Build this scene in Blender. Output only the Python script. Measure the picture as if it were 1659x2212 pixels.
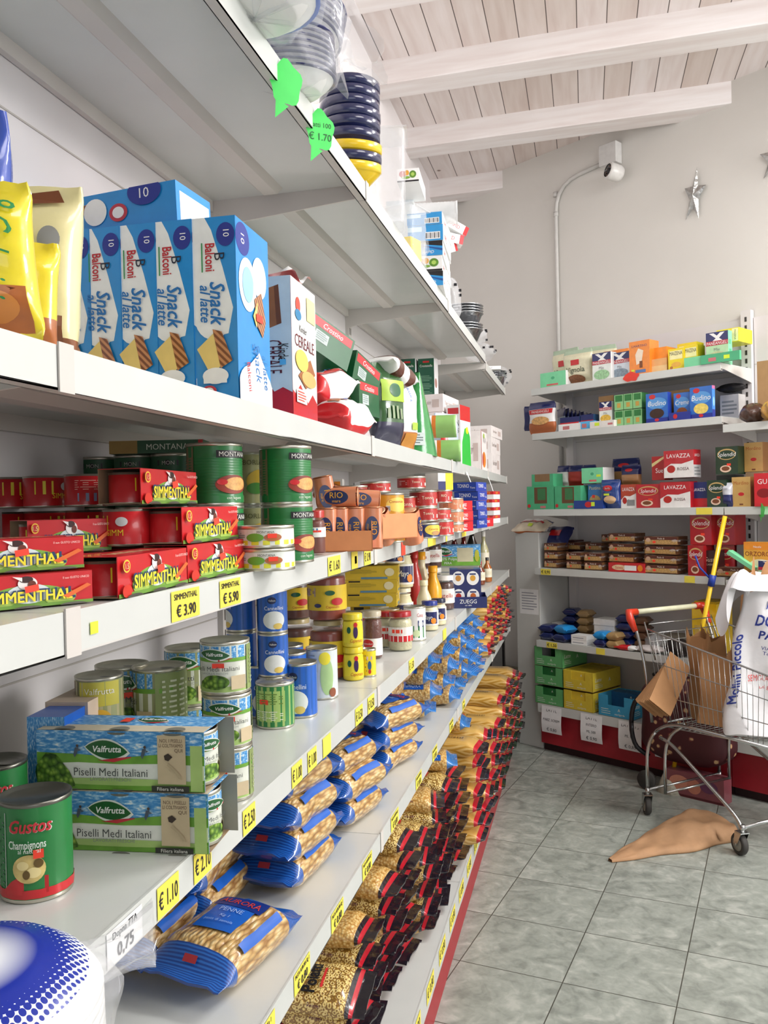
import bpy, bmesh, math, random
from math import sin, cos, pi, radians as R
from mathutils import Vector, Matrix
random.seed(7)
for o in list(bpy.data.objects): bpy.data.objects.remove(o)
SC = bpy.context.scene
COL = SC.collection
# ---------------------------------------------------------------- camera
H = 1.5738
FOC = 1854.4
CF = Vector((-0.2298, 0.9732, -0.0086)).normalized()
CR = Vector((0.9728, 0.2296, -0.0225)).normalized()
CU = CR.cross(CF).normalized(); CR = CF.cross(CU).normalized()
CAM = Vector((0, 0, H))
cd = bpy.data.cameras.new('camera'); cam = bpy.data.objects.new('camera', cd); COL.objects.link(cam)
m = Matrix((CR, CU, -CF)).transposed().to_4x4(); m.translation = CAM
cam.matrix_world = m
cd.sensor_fit = 'VERTICAL'; cd.sensor_height = 24.0; cd.lens = 24 * FOC / 2212; cd.clip_start = .02
SC.camera = cam
# ---------------------------------------------------------------- light, exposure
SC.view_settings.view_transform = 'Standard'; SC.view_settings.look = 'None'
SC.view_settings.gamma = 1; SC.view_settings.use_curve_mapping = False
SC.view_settings.exposure = 0.5
W = bpy.data.worlds.new('world'); SC.world = W; W.use_nodes = True
W.node_tree.nodes['Background'].inputs[0].default_value = (.86, .93, 1, 1)
W.node_tree.nodes['Background'].inputs[1].default_value = .4
def area(name, loc, target, sx, sy, power, col=(1, 1, 1)):
    l = bpy.data.lights.new(name, 'AREA'); l.shape = 'RECTANGLE'; l.size = sx; l.size_y = sy; l.energy = power; l.color = col
    o = bpy.data.objects.new(name, l); COL.objects.link(o); o.location = loc
    o.rotation_euler = (Vector(target) - Vector(loc)).to_track_quat('-Z', 'Y').to_euler()
    return o
area('shop_door_daylight', (2.0, -3.3, 1.9), (0.6, 3.5, 1.0), 2.6, 2.2, 15, (.95, .98, 1))
area('side_window_daylight', (4.3, 2.4, 2.2), (-.8, 3.6, 1.6), 2.6, 1.8, 88, (1, .99, .97))
area('added_ceiling_fill', (4.3, 2.6, 3.0), (-.9, 3.2, 3.7), 2.2, .8, 100, (1, .965, .97))  # added fill aimed upwards to brighten the ceiling and upper left wall
area('ceiling_tube_light', (1.7, 3.1, 3.6), (.6, 3.1, 0), .3, 1.6, 52, (1, .99, .97))
area('roof_window_light', (1.2, .6, 3.6), (-.75, 1.6, 1.9), 1.2, .8, 15, (1, .97, .97))

# ---------------------------------------------------------------- pixel helpers (1659x2212 frame)
def ray(u, v): return CF + CR * ((u - 829.5) / FOC) - CU * ((v - 1106) / FOC)
def at(u, v, z):
    d = ray(u, v); t = (z - H) / d.z; return CAM + d * t
def atx(u, v, x):
    d = ray(u, v); return CAM + d * (x / d.x)
def aty(u, v, y):
    d = ray(u, v); return CAM + d * (y / d.y)
def depth(p): return (Vector(p) - CAM).dot(CF)
def atd(u, v, dp): return CAM + ray(u, v) * dp
def pxh(n, dp): return n * dp / FOC
# ---------------------------------------------------------------- materials
_m = {}
def lin(c):
    if isinstance(c, str):
        c = c.lstrip('#'); c = ''.join(x * 2 for x in c) if len(c) == 3 else c; c = [int(c[i:i+2], 16) / 255 for i in (0, 2, 4)]
    return tuple((x / 12.92 if x <= .04045 else ((x + .055) / 1.055) ** 2.4) for x in c) + (1,)
def M(col, rough=.45, metal=0, coat=0, alpha=1, var=.06, scale=30, bump=0, trans=0, emit=0):
    k = (col, rough, metal, coat, alpha, var, scale, bump, trans, emit)
    if k in _m: return _m[k]
    mt = bpy.data.materials.new('surface'); mt.use_nodes = True; nt = mt.node_tree; b = nt.nodes['Principled BSDF']
    c = lin(col)
    b.inputs['Roughness'].default_value = rough; b.inputs['Metallic'].default_value = metal
    b.inputs['Coat Weight'].default_value = coat; b.inputs['Alpha'].default_value = alpha
    b.inputs['Transmission Weight'].default_value = trans
    b.inputs['Base Color'].default_value = c
    if emit: b.inputs['Emission Color'].default_value = c; b.inputs['Emission Strength'].default_value = emit
    if var or bump:
        tc = nt.nodes.new('ShaderNodeTexCoord'); n = nt.nodes.new('ShaderNodeTexNoise'); n.inputs['Scale'].default_value = scale
        n.inputs['Detail'].default_value = 4
        nt.links.new(tc.outputs['Object'], n.inputs['Vector'])
        if var:
            r = nt.nodes.new('ShaderNodeMapRange'); r.inputs['From Min'].default_value = .3; r.inputs['From Max'].default_value = .7
            r.inputs['To Min'].default_value = 1 - var; r.inputs['To Max'].default_value = 1 + var
            mx = nt.nodes.new('ShaderNodeVectorMath'); mx.operation = 'SCALE'; mx.inputs[0].default_value = c[:3]
            nt.links.new(n.outputs['Fac'], r.inputs['Value']); nt.links.new(r.outputs[0], mx.inputs['Scale'])
            nt.links.new(mx.outputs[0], b.inputs['Base Color'])
        if bump:
            bp = nt.nodes.new('ShaderNodeBump'); bp.inputs['Strength'].default_value = min(1, bump); bp.inputs['Distance'].default_value = .004
            nt.links.new(n.outputs['Fac'], bp.inputs['Height']); nt.links.new(bp.outputs[0], b.inputs['Normal'])
    _m[k] = mt; return mt
def INK(col): return M(col, .5, var=0)
def ramp_mat(key, build):
    if key in _m: return _m[key]
    mt = bpy.data.materials.new(key); mt.use_nodes = True; nt = mt.node_tree; build(nt, nt.nodes['Principled BSDF']); _m[key] = mt; return mt
def N(nt, t, **kw):
    n = nt.nodes.new('ShaderNode' + t)
    for k, v in kw.items():
        if k in n.inputs: n.inputs[k].default_value = v
        else: setattr(n, k, v)
    return n
def cramp(nt, stops):
    r = N(nt, 'ValToRGB'); e = r.color_ramp.elements
    while len(e) < len(stops): e.new(.5)
    for i, (p_, c) in enumerate(stops): e[i].position = p_; e[i].color = lin(c)
    return r
def chunky(key, dark, mid, light, scale, rough=.3, coat=.6, kind='voronoi', stretch=(1, 1, 1), bump=.9):
    """printed or see-through food texture: pasta, biscuits, peas ..."""
    def b(nt, p_):
        tc = N(nt, 'TexCoord'); mp = N(nt, 'Mapping'); mp.inputs['Scale'].default_value = stretch
        nt.links.new(tc.outputs['Object'], mp.inputs['Vector'])
        if kind == 'voronoi':
            v = N(nt, 'TexVoronoi', Scale=scale); out = v.outputs['Distance']
        elif kind == 'rings':
            v = N(nt, 'TexVoronoi', Scale=scale); mm = N(nt, 'Math', operation='SINE'); m2 = N(nt, 'Math', operation='MULTIPLY'); m2.inputs[1].default_value = 11
            nt.links.new(v.outputs['Distance'], m2.inputs[0]); nt.links.new(m2.outputs[0], mm.inputs[0])
            m3 = N(nt, 'Math', operation='MULTIPLY_ADD'); m3.inputs[1].default_value = .5; m3.inputs[2].default_value = .5
            nt.links.new(mm.outputs[0], m3.inputs[0]); out = m3.outputs[0]
        else:
            v = N(nt, 'TexNoise', Scale=scale, Detail=3); out = v.outputs['Fac']
        nt.links.new(mp.outputs[0], v.inputs['Vector'])
        r = cramp(nt, [(.12, light), (.45, mid), (.85, dark)] if kind != 'noise' else [(.35, dark), (.5, mid), (.65, light)])
        nt.links.new(out, r.inputs[0]); nt.links.new(r.outputs[0], p_.inputs['Base Color'])
        bp = N(nt, 'Bump'); bp.inputs['Strength'].default_value = bump; bp.inputs['Distance'].default_value = .004; bp.invert = kind != 'noise'
        nt.links.new(out, bp.inputs['Height']); nt.links.new(bp.outputs[0], p_.inputs['Normal'])
        p_.inputs['Roughness'].default_value = rough; p_.inputs['Coat Weight'].default_value = coat; p_.inputs['Coat Roughness'].default_value = .12
    return ramp_mat(key, b)
def stripes(key, c1, c2, scale, axis='Y', rough=.35, coat=.3, rot=0):
    def b(nt, p_):
        tc = N(nt, 'TexCoord'); w = N(nt, 'TexWave', Scale=scale); w.bands_direction = axis
        mp = N(nt, 'Mapping'); mp.inputs['Rotation'].default_value = (0, 0, rot)
        nt.links.new(tc.outputs['Object'], mp.inputs['Vector']); nt.links.new(mp.outputs[0], w.inputs['Vector'])
        r = cramp(nt, [(.25, c1), (.75, c2)]); nt.links.new(w.outputs['Fac'], r.inputs[0]); nt.links.new(r.outputs[0], p_.inputs['Base Color'])
        p_.inputs['Roughness'].default_value = rough; p_.inputs['Coat Weight'].default_value = coat
    return ramp_mat(key, b)
# ---------------------------------------------------------------- text geometry
_t = {}
def text_polys(s, bold=0):
    if (s, bold) in _t: return _t[s, bold]
    c = bpy.data.curves.new('t', 'FONT'); c.body = s; c.resolution_u = 2; c.size = 1; c.offset = bold
    o = bpy.data.objects.new('t', c); COL.objects.link(o); bpy.context.view_layer.update()
    me = bpy.data.meshes.new_from_object(o)
    vs = [(v.co.x, v.co.y) for v in me.vertices]; fs = [tuple(f.vertices) for f in me.polygons]
    bpy.data.meshes.remove(me); bpy.data.objects.remove(o); bpy.data.curves.remove(c)
    if not vs: vs = [(0, 0)]
    x0 = min(v[0] for v in vs); x1 = max(v[0] for v in vs)
    vs = [((x - x0), y) for x, y in vs]
    _t[s, bold] = (vs, fs, x1 - x0); return _t[s, bold]
CAPH = .70
# ---------------------------------------------------------------- mesh builder
class MB:
    def __init__(s): s.v = []; s.f = []; s.mi = []; s.sm = []; s.mats = []
    def mat(s, m_):
        if m_ not in s.mats: s.mats.append(m_)
        return s.mats.index(m_)
    def face(s, pts, m_, smooth=False):
        n = len(s.v); s.v += [tuple(p_) for p_ in pts]; s.f.append(tuple(range(n, n + len(pts)))); s.mi.append(s.mat(m_)); s.sm.append(smooth)
    def raw(s, vs, fs, m_, smooth=False):
        n = len(s.v); s.v += [tuple(p_) for p_ in vs]; k = s.mat(m_)
        for f in fs: s.f.append(tuple(i + n for i in f)); s.mi.append(k); s.sm.append(smooth)
    def box(s, x0, x1, y0, y1, z0, z1, m_, mats=None, T=None):
        c = [Vector(q) for q in ((x0, y0, z0), (x1, y0, z0), (x1, y1, z0), (x0, y1, z0), (x0, y0, z1), (x1, y0, z1), (x1, y1, z1), (x0, y1, z1))]
        if T: c = [T @ q for q in c]
        n = len(s.v); s.v += [tuple(q) for q in c]
        for nm, f in (('front', (0, 1, 5, 4)), ('right', (1, 2, 6, 5)), ('back', (2, 3, 7, 6)), ('left', (3, 0, 4, 7)), ('top', (4, 5, 6, 7)), ('bottom', (3, 2, 1, 0))):
            s.f.append(tuple(i + n for i in f)); s.mi.append(s.mat((mats or {}).get(nm, m_))); s.sm.append(False)
    def surf(s, fn, nu, nv, m_, closed_u=False, smooth=True, mfn=None):
        n = len(s.v); cu = nu if closed_u else nu + 1
        for j in range(nv + 1):
            for i in range(cu): s.v.append(tuple(fn(i / nu, j / nv)))
        for j in range(nv):
            for i in range(nu):
                a = n + j * cu + i; b = n + j * cu + (i + 1) % cu
                s.f.append((a, b, b + cu, a + cu)); s.mi.append(s.mat(mfn((i + .5) / nu, (j + .5) / nv) if mfn else m_)); s.sm.append(smooth)
    def lathe(s, prof, m_, n=28, ribs=None, T=None, mats=None):
        """prof: (r, z[, material]) from bottom to top"""
        base = len(s.v)
        for q in prof:
            for i in range(n):
                a = 2 * pi * i / n; r = q[0]
                if ribs: r *= 1 + ribs * (i % 2)
                p_ = Vector((r * cos(a), r * sin(a), q[1]));
                if T: p_ = T @ p_
                s.v.append(tuple(p_))
        for j in range(len(prof) - 1):
            mm = prof[j][2] if len(prof[j]) > 2 and prof[j][2] else m_
            for i in range(n):
                a = base + j * n + i; b = base + j * n + (i + 1) % n
                s.f.append((a, b, b + n, a + n)); s.mi.append(s.mat(mm)); s.sm.append(True)
    def tube(s, pts, r, m_, n=8, closed=False):
        pts = [Vector(q) for q in pts]; L = len(pts); base = len(s.v); up = None
        for k, q in enumerate(pts):
            if closed: t = (pts[(k + 1) % L] - pts[k - 1])
            else: t = pts[min(k + 1, L - 1)] - pts[max(k - 1, 0)]
            t = t.normalized() if t.length > 0 else Vector((0, 0, 1))
            if up is None: up = t.orthogonal().normalized()
            up = (up - t * up.dot(t)); up = up.normalized() if up.length > 1e-6 else t.orthogonal().normalized()
            w = t.cross(up); rr = r[k] if isinstance(r, (list, tuple)) else r
            for i in range(n):
                a = 2 * pi * i / n; s.v.append(tuple(q + up * rr * cos(a) + w * rr * sin(a)))
        kk = s.mat(m_)
        for k in range(L if closed else L - 1):
            for i in range(n):
                a = base + k * n + i; b = base + k * n + (i + 1) % n; c = base + ((k + 1) % L) * n
                s.f.append((a, b, c + (i + 1) % n, c + i)); s.mi.append(kk); s.sm.append(True)
        if not closed:
            s.f.append(tuple(base + i for i in range(n))[::-1]); s.mi.append(kk); s.sm.append(False)
            s.f.append(tuple(base + (L - 1) * n + i for i in range(n))); s.mi.append(kk); s.sm.append(False)
    def build(s, name, parent=None, smooth_angle=None, bevel=0):
        me = bpy.data.meshes.new(name); me.from_pydata(s.v, [], s.f)
        for m_ in s.mats: me.materials.append(m_)
        me.polygons.foreach_set('material_index', s.mi); me.polygons.foreach_set('use_smooth', s.sm); me.update()
        o = bpy.data.objects.new(name, me); COL.objects.link(o)
        if parent: o.parent = parent
        if bevel:
            b = o.modifiers.new('bevel', 'BEVEL'); b.width = bevel; b.segments = 2; b.limit_method = 'ANGLE'; b.angle_limit = R(50)
        return o
def tag(o, label, cat, group=None, kind=None):
    o['label'] = label; o['category'] = cat
    if group: o['group'] = group
    if kind: o['kind'] = kind
    return o
def struct(o): o['kind'] = 'structure'; return o
def empty(name, label, cat, group=None, loc=(0, 0, 0), rz=0):
    o = bpy.data.objects.new(name, None); o.empty_display_size = .05; COL.objects.link(o); o.location = loc; o.rotation_euler = (0, 0, rz)
    return tag(o, label, cat, group)
def place(o, loc, rz=0, rx=0, ry=0): o.location = loc; o.rotation_euler = (rx, ry, rz); return o
def copy_tree(o, parent=None):
    c = o.copy(); COL.objects.link(c)
    if parent: c.parent = parent
    for ch in list(o.children): copy_tree(ch, c)
    return c
# ---------------------------------------------------------------- frames: draw print on a face, in fractions of its size
class Fr:
    STEP = .00025
    def __init__(s, mb, fn, w, h, curved=False): s.mb = mb; s.fn = fn; s.w = w; s.h = h; s.L = 0; s.curved = curved
    def P(s, a, b, l): return s.fn(a * s.w, b * s.h, s.STEP * l) if s.curved == 'bag' else s.fn(min(1, max(0, a)) * s.w if s.w > .02 and s.w < .9 else a * s.w, min(1, max(0, b)) * s.h if s.h < .9 else b * s.h, s.STEP * l)
    def strip(s, cols, m_):
        s.L += 1; pts = []
        for c in cols: pts.append(c)
        vs = []; K = 6 if s.curved == 'bag' else 1
        for a, b0, b1 in pts: vs += [s.P(a, b0 + (b1 - b0) * j / K, s.L) for j in range(K + 1)]
        K1 = K + 1; s.mb.raw(vs, [(K1*i+j, K1*i+K1+j, K1*i+K1+j+1, K1*i+j+1) for i in range(len(pts) - 1) for j in range(K)], m_, bool(s.curved))
    def rect(s, a0, a1, b0, b1, m_):
        n = max(1, int(abs(a1 - a0) * 16)) if s.curved else 1
        s.strip([(a0 + (a1 - a0) * i / n, b0, b1) for i in range(n + 1)], m_)
    def ell(s, ca, cb, ra, rb, m_, n=12):
        s.strip([(ca - ra * cos(pi * i / n), cb - rb * sin(pi * i / n), cb + rb * sin(pi * i / n)) for i in range(n + 1)], m_)
    def leaf(s, a0, a1, cb, hb, m_, skew=.5, n=12):
        s.strip([(a0 + (a1 - a0) * i / n, cb - hb * sin(pi * (i / n) ** 1.0) ** .8 + skew * hb * (.5 - i / n), cb + hb * sin(pi * (i / n)) ** .8 + skew * hb * (.5 - i / n)) for i in range(n + 1)], m_)
    def poly(s, pts, m_):
        s.L += 1; s.mb.face([s.P(a, b, s.L) for a, b in pts], m_)
    def wave(s, a0, a1, b0, b1, amp, k, m_, ph=0, n=16):
        s.strip([(a0 + (a1 - a0) * i / n, b0, b1 + amp * sin(ph + k * 2 * pi * i / n)) for i in range(n + 1)], m_)
    def text(s, t, a, b, h, m_, maxw=None, align='c', rot=0, shear=0, dl=0, bold=0):
        """a,b centre (fraction); h cap height as fraction of face height; rot in degrees"""
        vs, fs, w = text_polys(t); k = h * s.h / CAPH; s.L += 1 - dl; hz = abs(rot) % 180 < 45 or abs(rot) % 180 > 135
        sx = k
        if maxw and w * k > maxw * (s.w if hz else s.h): sx = maxw * (s.w if hz else s.h) / w
        off = {'c': -.5, 'l': 0, 'r': -1}[align] * w * sx; ca, sa = cos(R(rot)), sin(R(rot)); o = []
        for q_, (dx, dy) in enumerate(((0, 0),) if not bold else ((-bold, -bold), (bold, -bold), (bold, bold), (-bold, bold))):
            o = []; s.L += .3 * (q_ > 0)
            for x, y in vs:
                X = (x + dx) * sx + off + shear * y * k; Y = (y + dy - CAPH / 2) * k
                o.append(s.fn(a * s.w + X * ca - Y * sa, b * s.h + X * sa + Y * ca, s.STEP * s.L))
            s.mb.raw(o, fs, m_)
    def lines(s, a0, a1, b0, b1, n, m_, fill=.5):
        for i in range(n):
            y = b1 - (b1 - b0) * (i + .5) / n; hh = (b1 - b0) / n * fill / 2
            s.L -= 1 if i else 0
            s.rect(a0, a0 + (a1 - a0) * (1 if i % 3 else .8), y - hh, y + hh, m_)
    def bars(s, a0, a1, b0, b1, m_, bg=None):
        s.rect(a0, a1, b0, b1, bg or INK('#f2f2f2')); n = 11
        for i in range(n):
            x = a0 + (a1 - a0) * (i + .3) / n; s.rect(x, x + (a1 - a0) / n * (.3 + .3 * (i % 3 == 0)), b0 + (b1-b0)*.12, b1 - (b1-b0)*.1, m_); s.L -= 1
        s.L += 1
def flat_frame(mb, o, ex, ey, w, h):
    o, ex, ey = Vector(o), Vector(ex).normalized(), Vector(ey).normalized(); n = ex.cross(ey)
    return Fr(mb, lambda a, b, l: o + ex * a + ey * b + n * l, w, h)
def cyl_frame(mb, r, z0, h, a_from=-90, span=360):
    """a runs counter-clockwise seen from above, left to right for an outside viewer, centred on a_from degrees"""
    sp = R(span); a0 = R(a_from) - sp / 2
    return Fr(mb, lambda a, b, l: Vector(((r + l) * cos(a0 + a / r), (r + l) * sin(a0 + a / r), z0 + b)), r * sp, h, True)
def box_frames(mb, w, d, h):
    x, y = w / 2, d / 2
    return {'front': flat_frame(mb, (-x, -y, 0), (1, 0, 0), (0, 0, 1), w, h), 'right': flat_frame(mb, (x, -y, 0), (0, 1, 0), (0, 0, 1), d, h),
            'back': flat_frame(mb, (x, y, 0), (-1, 0, 0), (0, 0, 1), w, h), 'left': flat_frame(mb, (-x, y, 0), (0, -1, 0), (0, 0, 1), d, h),
            'top': flat_frame(mb, (-x, -y, h), (1, 0, 0), (0, 1, 0), w, d)}
# fix px on a shelf -> box placement: bottom-left and bottom-right of the front face, pixel row of the top
def BX(uL, vL, uR, vR, vT, z, dep):
    a = at(uL, vL, z); b = at(uR, vR, z); e = (b - a); w = e.length; yaw = math.atan2(e.y, e.x)
    h = atd(uL, vT, depth(a)).z - z
    c = (a + b) / 2 + Vector((-sin(yaw), cos(yaw), 0)) * dep / 2
    return dict(loc=(c.x, c.y, z), rz=yaw, w=w, d=dep, h=h)
# ================================================================ the room
XW = -1.056                                    # left wall
BTH = -0.5995                                  # heading of the back wall (radians)
BD = Vector((cos(BTH), sin(BTH), 0)); BN = Vector((-sin(BTH), cos(BTH), 0))
BC = Vector((-0.3235, 5.4715, 0))              # front left corner of the back shelving, on the floor plan
WD = .40                                       # shelving depth to the back wall
def bk(s, d=0, z=0): q = BC + BD * s + BN * d; return Vector((q.x, q.y, z))
def tile_mat(nt, b):
    tc = N(nt, 'TexCoord'); mp = N(nt, 'Mapping'); T = .35484
    mp.inputs['Rotation'].default_value = (0, 0, .2028); 
    # texture space = rotate the world by +0.2028, offset so grout falls on the lines of the real floor
    ox, oy = -.4553, 2.9125; c, s_ = cos(.2028), sin(.2028)
    mp.inputs['Location'].default_value = (-(ox * c - oy * s_), -(ox * s_ + oy * c), 0)
    nt.links.new(tc.outputs['Object'], mp.inputs['Vector'])
    sep = N(nt, 'SeparateXYZ'); nt.links.new(mp.outputs[0], sep.inputs[0]); outs = []; cells = []
    for ax in ('X', 'Y'):
        dv = N(nt, 'Math', operation='DIVIDE'); dv.inputs[1].default_value = T; nt.links.new(sep.outputs[ax], dv.inputs[0])
        fr = N(nt, 'Math', operation='FRACT'); nt.links.new(dv.outputs[0], fr.inputs[0])
        fl = N(nt, 'Math', operation='FLOOR'); nt.links.new(dv.outputs[0], fl.inputs[0]); cells.append(fl)
        pp = N(nt, 'Math', operation='PINGPONG'); pp.inputs[1].default_value = .5; nt.links.new(fr.outputs[0], pp.inputs[0])
        lt = N(nt, 'Math', operation='LESS_THAN'); lt.inputs[1].default_value = .0052; nt.links.new(pp.outputs[0], lt.inputs[0]); outs.append(lt)
    mxg = N(nt, 'Math', operation='MAXIMUM'); nt.links.new(outs[0].outputs[0], mxg.inputs[0]); nt.links.new(outs[1].outputs[0], mxg.inputs[1])
    cx = N(nt, 'CombineXYZ'); nt.links.new(cells[0].outputs[0], cx.inputs[0]); nt.links.new(cells[1].outputs[0], cx.inputs[1])
    wn = N(nt, 'TexWhiteNoise'); nt.links.new(cx.outputs[0], wn.inputs['Vector'])
    ad = N(nt, 'VectorMath', operation='MULTIPLY_ADD'); ad.inputs[1].default_value = (7, 7, 7); nt.links.new(wn.outputs['Color'], ad.inputs[0]); nt.links.new(mp.outputs[0], ad.inputs[2])
    n1 = N(nt, 'TexNoise', Scale=9, Detail=5, Distortion=1.4); n2 = N(nt, 'TexNoise', Scale=34, Detail=5, Distortion=.8)
    for n_ in (n1, n2): nt.links.new(ad.outputs[0], n_.inputs['Vector'])
    mx = N(nt, 'Math', operation='MULTIPLY_ADD'); mx.inputs[1].default_value = .45; nt.links.new(n2.outputs[0], mx.inputs[0]); nt.links.new(n1.outputs[0], mx.inputs[2])
    r = cramp(nt, [(.5, '#7f857e'), (.66, '#929890'), (.8, '#9fa59d'), (.95, '#b2b6ae')]); nt.links.new(mx.outputs[0], r.inputs[0])
    mc = N(nt, 'Mix', data_type='RGBA'); nt.links.new(mxg.outputs[0], mc.inputs[0]); nt.links.new(r.outputs[0], mc.inputs[6]); mc.inputs[7].default_value = lin('#4c4c45')
    nt.links.new(mc.outputs[2], b.inputs['Base Color']); b.inputs['Roughness'].default_value = .34
    bp = N(nt, 'Bump', Strength=.25); bp.inputs['Distance'].default_value = .002; bp.invert = True; nt.links.new(mxg.outputs[0], bp.inputs['Height']); nt.links.new(bp.outputs[0], b.inputs['Normal'])
TILE = ramp_mat('floor_tiles', tile_mat)
def plaster(key, col, var=.03):
    def f(nt, b):
        tc = N(nt, 'TexCoord'); n = N(nt, 'TexNoise', Scale=1.6, Detail=6); n2 = N(nt, 'TexNoise', Scale=60, Detail=4)
        nt.links.new(tc.outputs['Object'], n.inputs['Vector']); nt.links.new(tc.outputs['Object'], n2.inputs['Vector'])
        c = lin(col); r = N(nt, 'MapRange'); r.inputs['From Min'].default_value = .35; r.inputs['From Max'].default_value = .65; r.inputs['To Min'].default_value = 1 - var; r.inputs['To Max'].default_value = 1 + var
        nt.links.new(n.outputs[0], r.inputs[0]); s_ = N(nt, 'VectorMath', operation='SCALE'); s_.inputs[0].default_value = c[:3]; nt.links.new(r.outputs[0], s_.inputs['Scale'])
        nt.links.new(s_.outputs[0], b.inputs['Base Color']); b.inputs['Roughness'].default_value = .85
        bp = N(nt, 'Bump', Strength=.12); bp.inputs['Distance'].default_value = .003; nt.links.new(n2.outputs[0], bp.inputs['Height']); nt.links.new(bp.outputs[0], b.inputs['Normal'])
    return ramp_mat(key, f)
def whitewash(key, plank):
    def f(nt, b):
        tc = N(nt, 'TexCoord'); mp = N(nt, 'Mapping'); mp.inputs['Scale'].default_value = (14, 1.2, 14) if plank else (1.2, 14, 14)
        nt.links.new(tc.outputs['Object'], mp.inputs['Vector']); n = N(nt, 'TexNoise', Scale=1.6, Detail=6, Distortion=.4); nt.links.new(mp.outputs[0], n.inputs['Vector'])
        r = cramp(nt, [(.3, '#e2d8d5'), (.55, '#ece6e4'), (.75, '#f2eeee')]); nt.links.new(n.outputs[0], r.inputs[0]); col = r.outputs[0]
        vk = N(nt, 'TexVoronoi', Scale=2.6); nt.links.new(tc.outputs['Object'], vk.inputs['Vector'])
        kn = cramp(nt, [(.02, '#8a7464'), (.05, '#ffffff')]); nt.links.new(vk.outputs['Distance'], kn.inputs[0])
        mk = N(nt, 'Mix', data_type='RGBA', blend_type='MULTIPLY'); mk.inputs[0].default_value = 1; nt.links.new(col, mk.inputs[6]); nt.links.new(kn.outputs[0], mk.inputs[7]); col = mk.outputs[2]
        if plank:
            sep = N(nt, 'SeparateXYZ'); nt.links.new(tc.outputs['Object'], sep.inputs[0]); dv = N(nt, 'Math', operation='DIVIDE'); dv.inputs[1].default_value = .142; nt.links.new(sep.outputs[0], dv.inputs[0])
            fl = N(nt, 'Math', operation='FLOOR'); nt.links.new(dv.outputs[0], fl.inputs[0]); wn = N(nt, 'TexWhiteNoise', noise_dimensions='1D'); nt.links.new(fl.outputs[0], wn.inputs['W'])
            tone = cramp(nt, [(0, '#e0d2c8'), (.3, '#f2e9e4'), (1, '#fdf8f8')]); nt.links.new(wn.outputs['Value'], tone.inputs[0])
            m2 = N(nt, 'Mix', data_type='RGBA', blend_type='MULTIPLY'); m2.inputs[0].default_value = .7; nt.links.new(col, m2.inputs[6]); nt.links.new(tone.outputs[0], m2.inputs[7])
            fr = N(nt, 'Math', operation='FRACT'); nt.links.new(dv.outputs[0], fr.inputs[0]); pp = N(nt, 'Math', operation='PINGPONG'); pp.inputs[1].default_value = .5; nt.links.new(fr.outputs[0], pp.inputs[0])
            lt = N(nt, 'Math', operation='LESS_THAN'); lt.inputs[1].default_value = .016; nt.links.new(pp.outputs[0], lt.inputs[0])
            m3 = N(nt, 'Mix', data_type='RGBA'); nt.links.new(lt.outputs[0], m3.inputs[0]); nt.links.new(m2.outputs[2], m3.inputs[6]); m3.inputs[7].default_value = lin('#544842'); col = m3.outputs[2]
        nt.links.new(col, b.inputs['Base Color']); b.inputs['Roughness'].default_value = .7
    return ramp_mat(key, f)
WALLP = plaster('wall_paint', '#efeaea'); WALLB = plaster('back_wall_paint', '#dad7d1')
# floor
wl = bk(-.9, WD); CZ = 3.905
fb = MB(); fb.box(XW - .1, 4.6, -3.5, 7.0, -.1, 0, TILE); o = struct(fb.build('floor'))
b = MB(); b.box(XW - .12, XW, -3.5, 7.0, 0, 4.1, WALLP); struct(b.build('wall_left'))
b = MB(); p0, p1 = bk(-1.45, WD), bk(6.2, WD); q0, q1 = p0 + BN * .12, p1 + BN * .12
b.raw([(*q.xy, z) for z in (0, 4.1) for q in (p0, p1, q1, q0)], [(0, 1, 5, 4), (1, 2, 6, 5), (2, 3, 7, 6), (3, 0, 4, 7), (4, 5, 6, 7), (3, 2, 1, 0)], WALLB); struct(b.build('wall_back'))
# right and front walls stand outside the frame, with the openings the daylight comes through
b = MB(); b.box(4.5, 4.6, -3.5, -.2, 0, 4.1, WALLP); b.box(4.5, 4.6, 2.6, 7.0, 0, 4.1, WALLP); b.box(4.5, 4.6, -.2, 2.6, 0, 1.2, WALLP); b.box(4.5, 4.6, -.2, 2.6, 3.1, 4.1, WALLP); struct(b.build('wall_right'))
b = MB(); b.box(XW, .2, -3.6, -3.5, 0, 4.1, WALLP); b.box(3.0, 4.5, -3.6, -3.5, 0, 4.1, WALLP); b.box(.2, 3.0, -3.6, -3.5, 3, 4.1, WALLP); struct(b.build('wall_front'))
b = MB(); b.box(XW - .1, 4.6, -3.5, 7.0, 0, .08, whitewash('ceiling_planks', True), T=Matrix.Translation((0, 0, CZ)) ); o = struct(b.build('ceiling'))
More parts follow.
